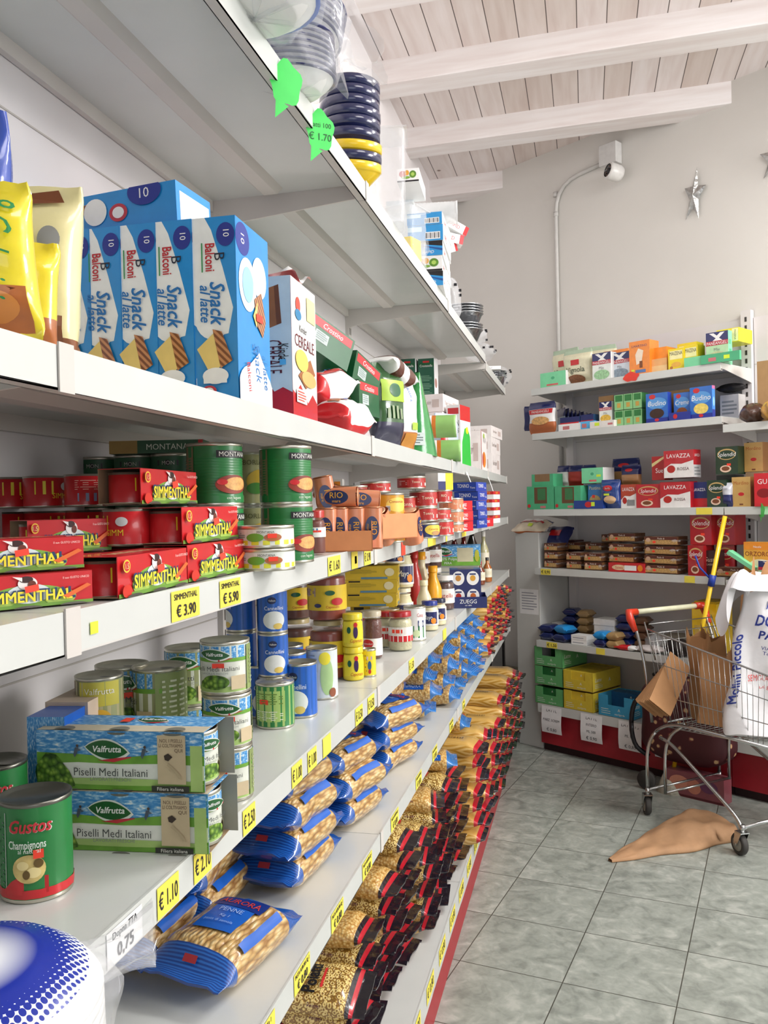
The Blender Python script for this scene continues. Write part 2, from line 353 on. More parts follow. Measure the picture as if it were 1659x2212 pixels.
# beams across the shop, each its own timber
BW = whitewash('beam_timber', False)
for i, (y, ex, tilt) in enumerate([(.25, 4.4, 0), (1.08, 4.4, 0), (1.91, 4.4, 0), (2.76, 4.4, 0), (3.60, 4.3, -.035), (4.42, 2.9, -.04), (5.25, 1.02, -.045), (6.13, -.42, -.06)]):
    b = MB(); L = ex - XW + .06
    b.box(0, L, 0, .17, -.125, 0.006, BW)
    o = b.build('ceiling_beam', bevel=.004); o.location = (XW - .03, y, CZ); o.rotation_euler = (0, 0, tilt)
    tag(o, ['whitewashed ceiling beam farthest behind the camera, above the first shelves', 'whitewashed ceiling beam over the camera, second from the shop front', 'whitewashed ceiling beam just behind the picture, over the near snack boxes', 'whitewashed ceiling beam just above the top edge of the photo',
            'whitewashed ceiling beam nearest the camera, cut by the top edge', 'long whitewashed ceiling beam, second from the top of the photo', 'whitewashed ceiling beam ending at the back wall near the camera mount', 'short whitewashed beam end against the back wall above the shelf boxes'][i], 'beam', 'whitewashed ceiling beams')
# ================================================================ left shelving wall
XF = -.481; XB = -.866
BY = [-.488, .7117, 1.9117, 3.1117, 4.3117, 5.36]
WH = M('#cfd2ce', .32, coat=.2, var=.025, scale=9); WHR = M('#cfcac4', .5, var=.03, scale=6); WHD = M('#b9b3ac', .5, var=.04)
PAN = M('#dcd8d8', .55, var=.03, scale=3); RED = M('#a3202c', .4, var=.05); YEL = M('#f0e052', .55, var=.04); BLK = INK('#26242b')
GRN = M('#52e869', .5, var=.04); ORG = M('#f4452f', .5, var=.03); PAP = M('#eeeeee', .7, var=.03); FYEL = M('#d6ef3c', .5)
def shelf_mesh(L, dep=.385, lip=.041, t=.0015, side='x', rib=True):
    """local: x along the shelf 0..L, y 0 (front) .. dep (back), z 0 = surface"""
    b = MB()
    b.box(.001, L - .001, 0, dep, -.004, 0, WH)
    b.box(.001, L - .001, -.003, 0.0, -lip, .001, WH)                 # lip
    b.box(.001, L - .001, -.003, .017, -lip, -lip + .002, WHR)        # its return
    b.box(.001, L - .001, .0155, .017, -lip, -lip + .012, WHR)
    b.box(.001, L - .001, dep - .012, dep, -.03, -.004, WHR)          # rear fold
    if rib:                                                           # stiffener under the middle
        c = dep * .56
        b.raw([(x, y, z) for x in (.03, L - .03) for y, z in ((c - .03, -.004), (c - .016, -.016), (c + .016, -.016), (c + .03, -.004))], [(0, 1, 5, 4), (1, 2, 6, 5), (2, 3, 7, 6), (0, 4, 7, 3)], WHR)
    return b
def bracket_mesh(dep=.385, h0=.075, h1=.034):
    b = MB(); t = .0025
    P = [(0, -.004), (0, -h1), (.04, -h1 - .002), (dep - .05, -h0 + .012), (dep, -h0), (dep, -.004)]
    b.raw([(x, y, z) for x in (-t, t) for y, z in P], [tuple(range(6))[::-1], tuple(range(6, 12))] + [(i, (i + 1) % 6, (i + 1) % 6 + 6, i + 6) for i in range(6)], WHR)
    return b
# price tickets on each lip: (y, width, text lines, colour)  y measured on the shelf front
def ticket(parent, L, y, w, h, mat, lines, zc=-.0205, ink=None, name='price_label', tilt=0):
    b = MB(); yy = y - parent['y0']; x0 = yy - w / 2
    T = Matrix.Translation((yy, -.0036, zc)) @ Matrix.Rotation(R(tilt), 4, 'Y')
    fr = Fr(b, lambda a, c, l: T @ Vector((a - w / 2, -.0004 - l, c - h / 2)), w, h)
    fr.rect(0, 1, 0, 1, mat)
    n = len(lines)
    for i, s in enumerate(lines):
        c_h = .52 if n == 1 else (.2 if i == 0 else .38)
        fr.text(s, .5, .5 if n == 1 else (.8 if i == 0 else .32), c_h, ink or BLK, maxw=.86, bold=.012)
    o = b.build(name, parent); return o
SH = [('A', 2.312, .041), ('B', 1.729, .041), ('C', 1.479, .041), ('D', 1.151, .041), ('E', .815, .041), ('F', .182, .082)]
SZ = {k: z for k, z, l in SH}
shelf_objs = {}
where = ['at the near left edge of the photo', 'holding the snack boxes, second bay from the camera', 'holding the tuna tins, middle bay', 'fourth bay from the camera, holding the mayonnaise jars', 'farthest bay, ending by the back corner']
for k in range(5):
    y0, y1 = BY[k], BY[k + 1]; L = y1 - y0
    bay = empty('shelving_bay', 'white metal wall shelving bay ' + where[k], 'shelving', 'left wall shelving bays', (XF, y0, 0), R(90))
    # local frame: x = world y, y = towards the wall
    b = MB(); D = XF - XB
    zt = 2.335
    b.box(0, L, D + .002, D + .012, .1, zt - .02, PAN)
    for zz in (.55, .98, 1.31, 1.62, 1.9, 2.2): b.box(0, L, D, D + .0021, zz, zz + .003, WHD)
    b.build('back_panel', bay)
    for s_, xx in ((0, 0), (1, L)) if k == 4 else ((0, 0),):
        b = MB(); xx = xx + .018 if xx == 0 else xx - .018; b.box(xx - .018, xx + .018, D - .012, D + .03, 0, zt, WHR)
        for i in range(44): b.box(xx - .009, xx - .004, D - .0126, D - .011, .2 + i * .048, .225 + i * .048, M('#4a4644', .6)); b.box(xx + .004, xx + .009, D - .0126, D - .011, .2 + i * .048, .225 + i * .048, M('#4a4644', .6))
        b.build('upright', bay)
    b = MB(); b.box(0, L, -.0, D, .0, .105, RED); b.build('base_plinth', bay)
    for nm, z, lip in SH:
        zz = z - (.035 if (nm == 'A' and k == 4) else 0)
        o = shelf_mesh(L, D, lip).build('shelf', bay); o.location = (0, 0, zz); o['y0'] = y0; shelf_objs[nm, k] = o
        for e in ((0, L) if k == 4 else (0,)):
            if nm != 'F':
                q = bracket_mesh(D).build('shelf_bracket', o); q.location = (e + (.003 if e == 0 else -.003), 0, 0)
                b = MB(); b.box(e if e == 0 else e - .024, e + .024 if e == 0 else e, -.0052, -.003, -lip - .002, .004, WHR); b.build('end_cap', o)
def tick(nm, y, w, lines, mat=None, h=.036, **kw):
    k = max(i for i in range(5) if BY[i] <= y)
    return ticket(shelf_objs[nm, k], 0, y, w, h, mat or YEL, lines, **kw)
# the price labels you can read in the photo
P_ = [('C', 395, 1305, .075, ['SIMMENTHAL', '€ 3.90']), ('C', 492, 1282, .07, ['SIMMENTHAL', '€ 5.90']), ('C', 718, 1222, .085, ['€ 1.60']), ('C', 762, 1208, .05, ['']), ('C', 790, 1202, .06, ['€ 0.98']),
      ('C', 930, 1165, .14, ['']), ('C', 1000, 1148, .12, ['']), ('C', 962, 1160, .03, ['']),
      ('D', 357, 1943, .052, ['€ 1.10']), ('D', 432, 1878, .05, ['€ 2.10']), ('D', 533, 1782, .046, ['€ 2.50']), ('D', 637, 1683, .052, ['€ 1.00']), ('D', 670, 1650, .05, ['€ 1.00']), ('D', 702, 1622, .05, ['']),
      ('D', 772, 1552, .06, ['€ 0.50']), ('D', 798, 1527, .06, ['€ 0.50']), ('D', 886, 1442, .07, ['€ 1.50']), ('D', 958, 1378, .07, ['']),
      ('E', 575, 2190, .05, ['Kg 1', '']), ('E', 648, 2100, .082, ['PASTA AURORA Kg 1', '€ 0,80']), ('E', 725, 1985, .082, ['PASTA AURORA Kg 1', '€ 0,80']), ('E', 790, 1880, .082, ['PASTA AURORA Kg 1', '€ 0,80']), ('E', 850, 1785, .085, ['PASTA AURORA Kg 1', '€ 0,80']),
      ('E', 902, 1700, .085, ['PASTA AURORA Kg 1', '€ 0,80']), ('E', 937, 1640, .085, ['PASTA AURORA Kg 1', '€ 0,80']), ('E', 973, 1580, .085, ['PASTA AURORA', '€ 0,80']), ('E', 1000, 1540, .07, ['PASTA', '€ 0,80'])]
for nm, u, v, w, ls in P_:
    q = atx(u, v, XF)
    tick(nm, q.y, w, ls)
tick('C', atx(868, 1180, XF).y, .05, [''], ORG, h=.041)
tick('C', atx(762, 1222, XF).y + .01, .016, [''], FYEL, h=.016)
tick('C', .76, .014, [''], FYEL, h=.012)
tick('D', atx(262, 1995, XF).y, .07, ['Dopna 7TA', '0,75'], PAP, ink=BLK)
# yellow strip on the base lip
for i in range(11):
    y = 2.05 + i * .215
    tick('F', y, .12, ['€ 0,80'], YEL, h=.05, zc=-.035)
# green price bubbles hanging from the top shelf
def bubble(parent, y, lines, w=.055, h=.075, zc=-.05):
    b = MB(); yy = y - parent['y0']; pts = []
    for i in range(26):
        a = 2 * pi * i / 26; r = 1 + .1 * sin(5 * a); pts.append((w / 2 * r * cos(a), h / 2 * r * sin(a) + .008))
    pts += []
    ca, sa = cos(R(52)), sin(R(52))
    fr = Fr(b, lambda a, c, l: Vector((yy + a * ca - l * sa, -.014 + a * sa * -1 - .0 - l * ca, zc + c)), 1, 1)
    fr.poly(pts, GRN); fr.poly([(-.018, -.02), (-.02, -.052), (.004, -.03)], GRN)
    for i, s in enumerate(lines): fr.text(s, 0, .018 - .022 * i, .009 if i == 0 else .013, INK('#1e5a2c'), maxw=w * .8)
    b.build('price_bubble', parent)
bubble(shelf_objs['A', 1], atx(600, 180, XF).y, ['']); bubble(shelf_objs['A', 1], atx(676, 298, XF).y, ['Piatti 100', '€ 1.70'])

# white ribbons of ticket holder hanging at the far end
for u, v in ((1003, 1030), (1050, 1040)):
    q = atx(u, v, XF); k = 4 if q.y > BY[4] else 3; s_ = shelf_objs['B', k]; b = MB(); x = q.y - s_['y0']
    b.surf(lambda a, c: Vector((x + a * .03 + .03 * c * c, -.008 - .03 * sin(c * 2.2), -.03 - c * .17)), 1, 8, PAP); b.build('hanging_tag', s_)

# ================================================================ back wall shelving
def bkbay(s0, s1, tops, label, kind):
    L = s1 - s0; bay = empty('shelving_bay', label, 'shelving', 'back wall shelving bays', tuple(bk(s0)), BTH); D = .385
    b = MB(); b.box(0, L, D - .002, D + .006, .1, 2.56, PAN)
    for zz in (.62, 1.1, 1.5, 1.95, 2.3): b.box(0, L, D - .004, D - .0015, zz, zz + .003, WHD)
    b.build('back_panel', bay)
    for e in ((0, L) if s0 == 0 else (L,)):
        b = MB(); zt = 2.6 if e else 2.3; e = .028 if e == 0 else e - .028; b.box(e - .028, e + .028, D - .03, D + .008, 0, zt, PAN)
        for i in range(int((zt - .1) / .046) if zt > 2.4 else 0): b.box(e - .006, e + .006, D - .0312, D - .029, .1 + i * .046, .126 + i * .046, M('#3a3634', .6))
        b.build('upright', bay)
    b = MB(); b.box(0, L, .03, D, .05, .25, RED); b.box(0, L, .06, D, 0, .05, M('#2c1216', .6)); b.build('base_plinth', bay)
    r = []
    for z in tops + [.302]:
        o = shelf_mesh(L, D - .005 if z > .4 else D - .005, .041 if z > .4 else .055).build('shelf', bay); o.location = (0, 0, z); o['y0'] = 0; r.append(o)
        for e in (0, L):
            if z > .4: q = bracket_mesh(D - .005, .085, .03).build('shelf_bracket', o); q.location = (min(max(e, .004), L - .004), 0, 0)
    return r
BKZ = [2.276, 1.996, 1.521, 1.153, .70]
bs = bkbay(0, 1.236, BKZ, 'white metal shelving on the back wall, baking mixes on its top shelf', 0)
BKZ2 = [1.95, 1.521, 1.14, .70]
bs2 = bkbay(1.24, 2.44, BKZ2, 'white metal shelving bay on the back wall, cut by the right edge', 1)
def btick(o, s, w, h, mat, lines, zc=-.02, **k): o['y0'] = 0; return ticket(o, 0, s, w, h, mat, lines, zc=zc, **k)
btick(bs[3], .085, .075, .036, YEL, ['€ 0,90']); btick(bs[4], .12, .08, .036, YEL, ['€ 1,50'])
btick(bs[4], .47, .06, .036, YEL, ['']); btick(bs[2], 1.13, .09, .036, YEL, ['']); btick(bs[3], 1.04, .06, .036, YEL, [''])
bubble(bs2[1], .2, [''], w=.12, h=.07, zc=-.028)
b_ = MB(); fr = Fr(b_, lambda a, c, l: Vector((.71 + a, -.006 - l, -.01 + c)), 1, 1)
fr.poly([(.05 * (1 + .12 * sin(4 * t)) * cos(t), .026 * (1 + .15 * sin(5 * t)) * sin(t)) for t in [i * 2 * pi / 24 for i in range(24)]], M('#e4402f', .5)); b_.build('price_bubble', bs[0])
# handwritten milk prices taped to the base
for s, w, lines in [(.11, .15, ['LATTE', 'PARZ. SCREM', '€ 0,80']), (.40, .15, ['LATTE', 'INTERO', 'ML 500', '€ 0,90']), (.66, .15, ['LATTE PS', 'ML 500', '€ 0,85']), (.89, .15, ['LATTE', 'INTERO', 'LT 1', '€ 1,30']), (1.95, .15, ['LATTE', '€ 0,90'])]:
    par = bs[5] if s < 1.2 else bs2[4]; ss = s if s < 1.2 else s - 1.24; b = MB(); h = .165
    fr = Fr(b, lambda a, c, l: Vector((ss - w / 2 + a, -.008 - l - .012 * sin(c / h * pi) * (1 - c / h), -.17 + c)), w, h)
    fr.mb.raw([fr.P(i, j / 5, 0) for j in range(6) for i in (0, 1)], [(2*j, 2*j+1, 2*j+3, 2*j+2) for j in range(5)], PAP, True); n = len(lines)
    for i, t in enumerate(lines): fr.text(t, .5, .86 - .72 * i / (n - 1), .12 if i in (0, n - 1) else .09, BLK, maxw=.8, shear=.1)
    b.build('price_sheet', par)
# pier beside it
b = MB(); b.box(0, .19, 0, .33, 0, 1.375, M('#c9cac6', .5, var=.04, scale=5)); 
fr = flat_frame(b, (0.03, 0, .85), (1, 0, 0), (0, 0, 1), .15, .16); fr.rect(0, 1, 0, 1, PAP); fr.lines(.1, .9, .15, .9, 7, INK('#9a9ca6'), .35)
o = b.build('side_pillar', bevel=.004); place(o, bk(-.2, .055), BTH); tag(o, 'low white pillar with a faded notice, left of the back shelving', 'pillar')
# ================================================================ kinds of goods
WHT = M('#f0f0ee', .4, var=.02); KRAFT = M('#b08a5e', .8, var=.08, scale=20); TIN = M('#c9c6b8', .28, metal=.9, var=.05); TIND = M('#77766e', .3, metal=.85)
CARD = M('#9b8468', .85, var=.06)
BLU = M('#1f8fd6', .35, coat=.3, var=.05); BLU2 = M('#1b5fc0', .35, coat=.3); NAVY = M('#1c2560', .3, coat=.4, var=.04); SKY = M('#5cb4e8', .4)
REDP = M('#c81f26', .35, coat=.3, var=.05); REDD = M('#a3141c', .35, coat=.3); GREEN = M('#237a3c', .4, coat=.2, var=.05); LIME = M('#a8c94a', .4); DKG = M('#155a33', .35, coat=.3, var=.06)
ORA = M('#e98a1f', .4, coat=.2); BRN = M('#7a4526', .45); BRN2 = M('#a9683a', .45, var=.12); CREAM = M('#efe3b4', .45); YE = M('#f2d81e', .38, coat=.2, var=.03); BLACK = M('#17151a', .35)
GREY = M('#8d8f8f', .5); PINK = M('#e9a58c', .45); GLASS = M('#dfe9e4', .06, alpha=.05, coat=1, var=0); FILM = M('#e6eaee', .16, alpha=.30, coat=.8, var=0); SIL = M('#c9ccce', .25, metal=.9, bump=.6, scale=90)
PEAS = chunky('peas_print', '#2c4a14', '#5f8a2a', '#9fc04e', 150, .5, 0, bump=.3)
CAKE = stripes('cake_glaze', '#7b4326', '#c98a5a', 60, 'DIAGONAL')
def P3(o, *a): return place(o, *a)
# ---- boxes
def carton(name, w, d, h, mat, arts={}, parent=None, mats=None, bevel=.0012):
    b = MB(); b.box(-w/2, w/2, -d/2, d/2, 0, h, mat, mats); fr = box_frames(b, w, d, h)
    for k, fn in arts.items(): fn(fr[k])
    return b.build(name, parent)
def sticker(fr, a, b_, w=.25, h=.12, mat=None, rot=0):
    mat = mat or ORG; ar = fr.w / fr.h; ca, sa = cos(R(rot)), sin(R(rot)); pts = []
    for x, y in ((-w/2, -h/2), (w/2, -h/2), (w/2, h/2), (-w/2, h/2)): pts.append((a + x * ca - y * sa / ar, b_ + (x * sa * ar + y * ca)))
    if fr.curved: fr.rect(a - w/2, a + w/2, b_ - h/2, b_ + h/2, mat)
    else: fr.poly(pts, mat)
def art_text(t, col='#ffffff', bg=None, hh=.3, extra=None, sub=None, vert=False):
    c = INK(col)
    def f(fr):
        if bg: fr.rect(.0, 1, .0, 1, M(bg, .4, coat=.2))
        if extra: extra(fr)
        fr.text(t, .5, .66, hh, c, maxw=.85, rot=-90 if vert else 0)
        if sub: fr.text(sub, .5, .36, hh * .4, c, maxw=.75)
    return f
# Balconi
def balconi_spine(fr):
    fr.rect(0, 1, 0, 1, BLU); fr.poly([(0, .42), (.35, .34), (.8, .36), (.92, .5), (.7, .72), (.45, .93), (.3, 1), (0, 1)], M('#f3f6f4', .4)); fr.ell(.45, .45, .42, .12, M('#f3f6f4', .4))
    fr.ell(1.0 - .22, .9, .21, .065, INK('#26348f')); fr.text('10', .8, .905, .035, INK('#ffffff'), rot=-90)
    fr.text('Balconi', .42, .78, .055, INK('#c2232d'), rot=-90, maxw=.15, bold=.015); fr.text('B', .64, .78, .06, INK('#1c2033'), rot=-90)
    fr.rect(.22, .25, .7, .86, INK('#2c8f4a'))
    fr.text('Snack', .58, .53, .085, INK('#2273b8'), rot=-90, shear=.25, maxw=.23, bold=.015); fr.text('al latte', .3, .53, .06, INK('#2273b8'), rot=-90, shear=.25, maxw=.2, bold=.012)
    fr.poly([(.08, .28), (.5, .37), (.78, .22), (.4, .13)], M('#efd27c', .5)); fr.poly([(.45, .385), (.66, .37), (.9, .21), (.62, .17)], CAKE)
    fr.ell(.5, .13, .3, .045, M('#f4f4f0', .4)); fr.rect(.22, .76, .09, .13, M('#f4f4f0', .4)); fr.ell(.35, .05, .17, .028, INK('#c23a4a')); fr.ell(.35, .05, .1, .017, WHT)
def balconi_wide(fr):
    fr.rect(0, 1, 0, 1, BLU); fr.ell(.2, .9, .2, .09, INK('#26348f')); fr.text('10', .2, .9, .05, INK('#fff6ff'), rot=-90)
    fr.ell(.32, .66, .26, .15, M('#dff0f8', .4)); fr.ell(.68, .74, .22, .12, M('#e8f4fa', .4)); fr.ell(.32, .66, .16, .1, M('#9ccdf0', .4)); fr.poly([(.5, .6), (.72, .66), (.85, .5), (.75, .4), (.55, .46)], CAKE)
    fr.poly([(.45, .5), (.6, .6), (.55, .44)], M('#efd27c', .5)); fr.ell(.5, .1, .5, .12, M('#eef5f8', .4)); fr.poly([(0, 0), (1, 0), (1, .12), (.6, .3), (0, .12)], M('#eef5f8', .4))
    fr.text('Snack', .55, .24, .09, INK('#2273b8'), rot=-80, shear=.2, maxw=.22); fr.text('al latte', .78, .2, .07, INK('#2273b8'), rot=-80, shear=.2, maxw=.2); fr.text('Balconi', .28, .14, .05, INK('#c2232d'), rot=-80, maxw=.16)
    sticker(fr, .62, .5, .2, .045)
# Kinder
def kinder_side(fr):
    fr.rect(0, 1, 0, 1, REDP); fr.strip([(.18 + .05*sin(t*2.4), .0 + 0, 0) for t in (0,)] * 2, REDP)
    fr.poly([(.32, 1), (1, 1), (1, .16), (.8, .2), (.62, .17), (.45, .26), (.4, .36), (.5, .42), (.36, .5), (.42, .6), (.3, .68), (.38, .76), (.26, .86)], M('#cfe0e8', .4))
    fr.poly([(.55, .92), (.75, .94), (.8, .66), (.55, .63)], BRN2); fr.poly([(.66, .93), (.75, .94), (.8, .66), (.7, .65)], BRN)
    fr.text('CEREALE', .62, .42, .13, INK('#5b1520'), rot=-90, maxw=.24); fr.text('Kinder', .83, .44, .08, INK('#222222'), rot=-90, maxw=.14); fr.rect(.75, .88, .36, .4, SKY)
def kinder_front(fr):
    fr.rect(0, 1, 0, 1, WHT); fr.poly([(0, 0), (1, 0), (1, .14), (.8, .2), (.6, .12), (.3, .24), (.1, .16), (0, .18)], REDP); fr.text('Kinder', .45, .66, .05, INK('#222222'), maxw=.4); fr.text('CEREALE', .5, .56, .09, INK('#6b1a26'), maxw=.8)
    fr.ell(.25, .82, .09, .06, M('#d84a3a', .5)); fr.ell(.25, .75, .12, .04, M('#2f7fae', .5)); fr.rect(.6, .95, .75, .93, M('#f2e4a0', .5)); fr.poly([(.2, .3), (.7, .46), (.9, .36), (.5, .22)], BRN2); fr.ell(.35, .42, .25, .08, M('#f0cf62', .5)); fr.ell(.62, .3, .3, .06, M('#d9b16c', .5))
    fr.rect(.1, .5, .1, .2, PAP); fr.lines(.14, .46, .11, .19, 4, INK('#cc5544'))
# Simmenthal
def simm(fr, price=True):
    fr.rect(0, 1, 0, 1, REDP); fr.ell(.52, .3, .3, .38, M('#7fae45', .45)); fr.ell(.3, .25, .12, .25, M('#a9c95c', .45)); fr.ell(.75, .25, .12, .25, M('#a9c95c', .45)); fr.ell(.52, .42, .16, .3, M('#dbe7e6', .4)); fr.rect(.0, 1, 0, .1, M('#6d9a3b', .45))
    fr.ell(.51, .74, .07, .2, M('#f2eeea', .4)); fr.ell(.5, .86, .05, .1, M('#3a2020', .4)); fr.ell(.54, .7, .03, .12, M('#6c3325', .4)); fr.poly([(.4, .97), (.47, .93), (.47, .8)], M('#f2eeea', .4))
    fr.text('SIMMENTHAL', .515, .375, .34, INK('#1d3a63'), maxw=.68, bold=.04); fr.text('SIMMENTHAL', .51, .345, .32, INK('#f4e33a'), maxw=.66, bold=.022)
    fr.poly([(.8, .2), (.98, .55), (.95, .62), (.76, .28)], M('#e0692c', .45)); fr.ell(.08, .15, .06, .16, M('#cf3222', .4)); fr.ell(.075, .76, .045, .16, INK('#f0c23c')); fr.ell(.075, .76, .034, .12, M('#c5202a', .4)); fr.text('1.5', .075, .76, .13, INK('#ffe9a0'), maxw=.06)
    fr.text('Il suo GUSTO UNICO', .86, .84, .07, INK('#f6d8d0'), maxw=.2)
    if price: sticker(fr, .53, .58, .1, .2, rot=8)
def simm_can(name='can', parent=None, r=.028, h=.052, back=False):
    b = MB(); b.lathe([(r*.92, 0, TIN), (r, .001, TIN), (r, .003), (r, h - .003), (r, h - .003, TIN), (r * 1.02, h, TIN), (r*.96, h, TIN), (r*.95, h - .003, TIN), (0, h - .003, TIN)], REDP, 24)
    f = cyl_frame(b, r, .004, h - .008)
    if back: f.rect(.4, .6, .1, .4, M('#8a96b8', .5)); f.lines(.38, .62, .5, .9, 5, INK('#e9b6a4'), .3)
    else: f.rect(.36, .5, .4, .9, M('#eadb32', .5)); f.text('SIMM', .55, .35, .2, INK('#f4e33a'), maxw=.12); f.ell(.6, .7, .04, .15, M('#dbe7e6', .4))
    return b.build(name, parent)
def simm_pack(w=.165, d=.06, h=.056, label='', sleeve_gap=.12, price=True, group='red tinned beef packs'):
    n = 3; t = empty('tinned_meat_pack', label, 'tinned food', group)
    b = MB(); e = w * sleeve_gap / 2; fw, fd = w / 2, d / 2; th = .0007
    for y0, y1, mm in ((-fd, -fd + th, 0), (fd - th, fd, 0)): b.box(-fw, fw - .0, y0, y1, .003, h, REDP if y0 < 0 else CARD)
    b.box(-fw, fw, -fd, fd, h - th, h, REDP, {'bottom': CARD}); b.box(-fw, fw, -fd, fd, .002, .003, CARD)
    fr = flat_frame(b, (-fw, -fd, .0015), (1, 0, 0), (0, 0, 1), w, h - .002); simm(fr, price)
    for i in range(n):  # die-cut half moons where the tins show
        fr.ell((i + .5) / n, .0, .1, .07, TIND)
    f2 = flat_frame(b, (-fw, -fd, h), (1, 0, 0), (0, 1, 0), w, d); f2.text('SIMMENTHAL', .5, .5, .3, INK('#e9d9a0'), maxw=.6)
    b.build('sleeve', t, bevel=.0008)
    r = min(w / n / 2, fd) * .93
    for i in (0, n - 1): o = simm_can('can', t, r, h - .006); o.location = (-fw + (i + .5) * w / n, 0, .001)
    return t
# Valfrutta
def valf_logo(fr, ca, cb, sw, sh):
    fr.leaf(ca - sw * 1.06, ca + sw * 1.06, cb, sh * 1.12, INK('#e9efe6'), .5); fr.strip([(ca - sw*.4, cb - sh * 1.0, cb - sh * 1.05), (ca + sw * .3, cb - sh * 1.2, cb - sh * .8), (ca + sw * 1.1, cb - sh * .72, cb - sh * .62)], INK('#c8323c'))
    fr.leaf(ca - sw, ca + sw * .95, cb + sh * .06, sh * .9, M('#1d5d2b', .35, coat=.3), .5); fr.text('Valfrutta', ca - sw * .02, cb + sh * .12, sh * .62, INK('#f4f6f2'), maxw=sw * 1.6, shear=.2, bold=.015)
SKYB = ramp_mat('sky_print', lambda nt, b: (lambda n, r: (nt.links.new(n.outputs[0], r.inputs[0]), nt.links.new(r.outputs[0], b.inputs['Base Color'])))(N(nt, 'TexNoise', Scale=28, Detail=5), cramp(nt, [(.45, '#3f8fd0'), (.6, '#8fc4e8'), (.7, '#e6f0f4')])))
GRS = M('#6fa63a', .45, var=.18, scale=40); GRS2 = M('#a9c975', .45, var=.1, scale=30)
def valf_pack(fr):
    fr.rect(0, 1, 0, 1, M('#edf0e8', .4)); fr.strip([(0, .55, 1), (.25, .58, 1), (.5, .55, 1), (.75, .58, 1), (1, .6, 1)], SKYB)
    fr.strip([(0, .42, .62), (.25, .46, .6), (.5, .44, .55), (.75, .46, .62), (1, .44, .6)], GRS); fr.strip([(0, 0, .25), (.15, 0, .12), (.5, 0, .08), (.9, 0, .12), (1, 0, .2)], GRS); fr.ell(.5, .14, .5, .06, GRS2)
    fr.strip([(0, .02, .4), (.06, .02, .62), (.12, .02, .58), (.2, .03, .3), (.23, .05, .1)], PEAS)
    valf_logo(fr, .43, .68, .13, .17); fr.text('Piselli Medi Italiani', .45, .31, .135, INK('#4b4f4c'), maxw=.44); fr.text('LAVORATI FRESCHI', .45, .19, .06, INK('#8d948c'), maxw=.26)
    for x in (.25, .655):
        fr.poly([(x - .012, .55), (x + .002, .62), (x + .012, .72), (x - .01, .72), (x - .02, .6)], M('#4a5666', .5)); fr.ell(x + .005, .75, .008, .025, M('#4a3a30', .5)); fr.poly([(x + .01, .7), (x + .03, .68), (x + .01, .66)], M('#4a5666', .5))
    fr.rect(.735, .9, .14, .96, M('#c9b795', .7)); fr.text('NOI, I PISELLI', .815, .87, .06, INK('#6b5340'), maxw=.13); fr.text('LI COLTIVIAMO', .815, .79, .06, INK('#6b5340'), maxw=.14); fr.text('QUI', .86, .71, .06, INK('#6b5340'))
    fr.poly([(.775, .62), (.8, .66), (.825, .6), (.8, .53), (.78, .55)], INK('#33261c')); fr.poly([(.8, .5), (.83, .42), (.87, .3), (.88, .22), (.86, .24), (.83, .36), (.79, .46)], M('#b5a484', .7))
    fr.rect(.7, .92, .02, .115, INK('#2c2f28')); fr.text('Filiera italiana', .81, .067, .06, INK('#e8e8e0'), maxw=.19)
    fr.rect(.93, 1, .04, .96, GRS2); fr.rect(.93, 1, .8, 1, SKYB)
def can(name, r, h, side, art, n=28, parent=None, ribs=False, lid=None, group=None, label=None, cat='tin', a_from=-90, open_top=False):
    """a tin with its lid as a part"""
    t = empty(name, label, cat, group); b = MB(); z = .003; prof = [(r * .94, 0, TIN), (r, 0, TIN), (r * 1.015, .0015, TIN), (r, .004)]
    if ribs:
        for i in range(14): zz = h * .18 + h * .6 * i / 14; prof += [(r, zz), (r * .985, zz + h * .02), (r, zz + h * .04)]
    prof += [(r, h - .005)]; b.lathe([(q[0], q[1], (TIN if len(q) > 2 else None)) for q in prof], side, n); f = cyl_frame(b, r + (.0 if not ribs else .0004), .005, h - .011, a_from)
    art(f); b.build('body', t)
    b = MB(); lm = lid or TIN; b.lathe([(r, h - .005), (r * 1.02, h - .004), (r * 1.02, h), (r * .975, h), (r * .965, h - .004), (r * .8, h - .0035), (r * .78, h - .0045), (0, h - .0045)], lm, n)
    if open_top is False: b.raw([(r*.3*cos(a)+r*.35, r*.16*sin(a), h - .0035) for a in [i*pi/5 for i in range(10)]], [tuple(range(10))], TIND)
    b.build('lid', t); return t
def valf_can_art(text='Piselli Medi Italiani', st=True):
    def f(fr):
        fr.rect(0, 1, 0, 1, M('#dfe3d6', .4)); fr.rect(0, 1, .72, 1, SKYB); fr.rect(0, 1, 0, .12, GRS2); fr.rect(0, 1, .66, .74, GRS); fr.rect(.0, .3, 0, 1, M('#8a9a60', .45)); fr.rect(.72, 1, 0, 1, M('#8a9a60', .45)); fr.lines(.76, .95, .1, .9, 9, INK('#d5dcc0'), .4); fr.lines(.04, .26, .1, .9, 9, INK('#d5dcc0'), .4)
        fr.ell(.5, .22, .09, .16, PEAS); fr.ell(.44, .18, .05, .1, PEAS); fr.rect(.6, .7, .05, .35, M('#cdbb98', .6))
        valf_logo(fr, .5, .82, .1, .12); fr.text(text, .5, .52, .1, INK('#4b4f4c'), maxw=.3); fr.text('LAVORATI FRESCHI', .5, .42, .045, INK('#8d948c'), maxw=.2)
        if st: fr.rect(.49, .56, .54, .64, ORG)
    return f
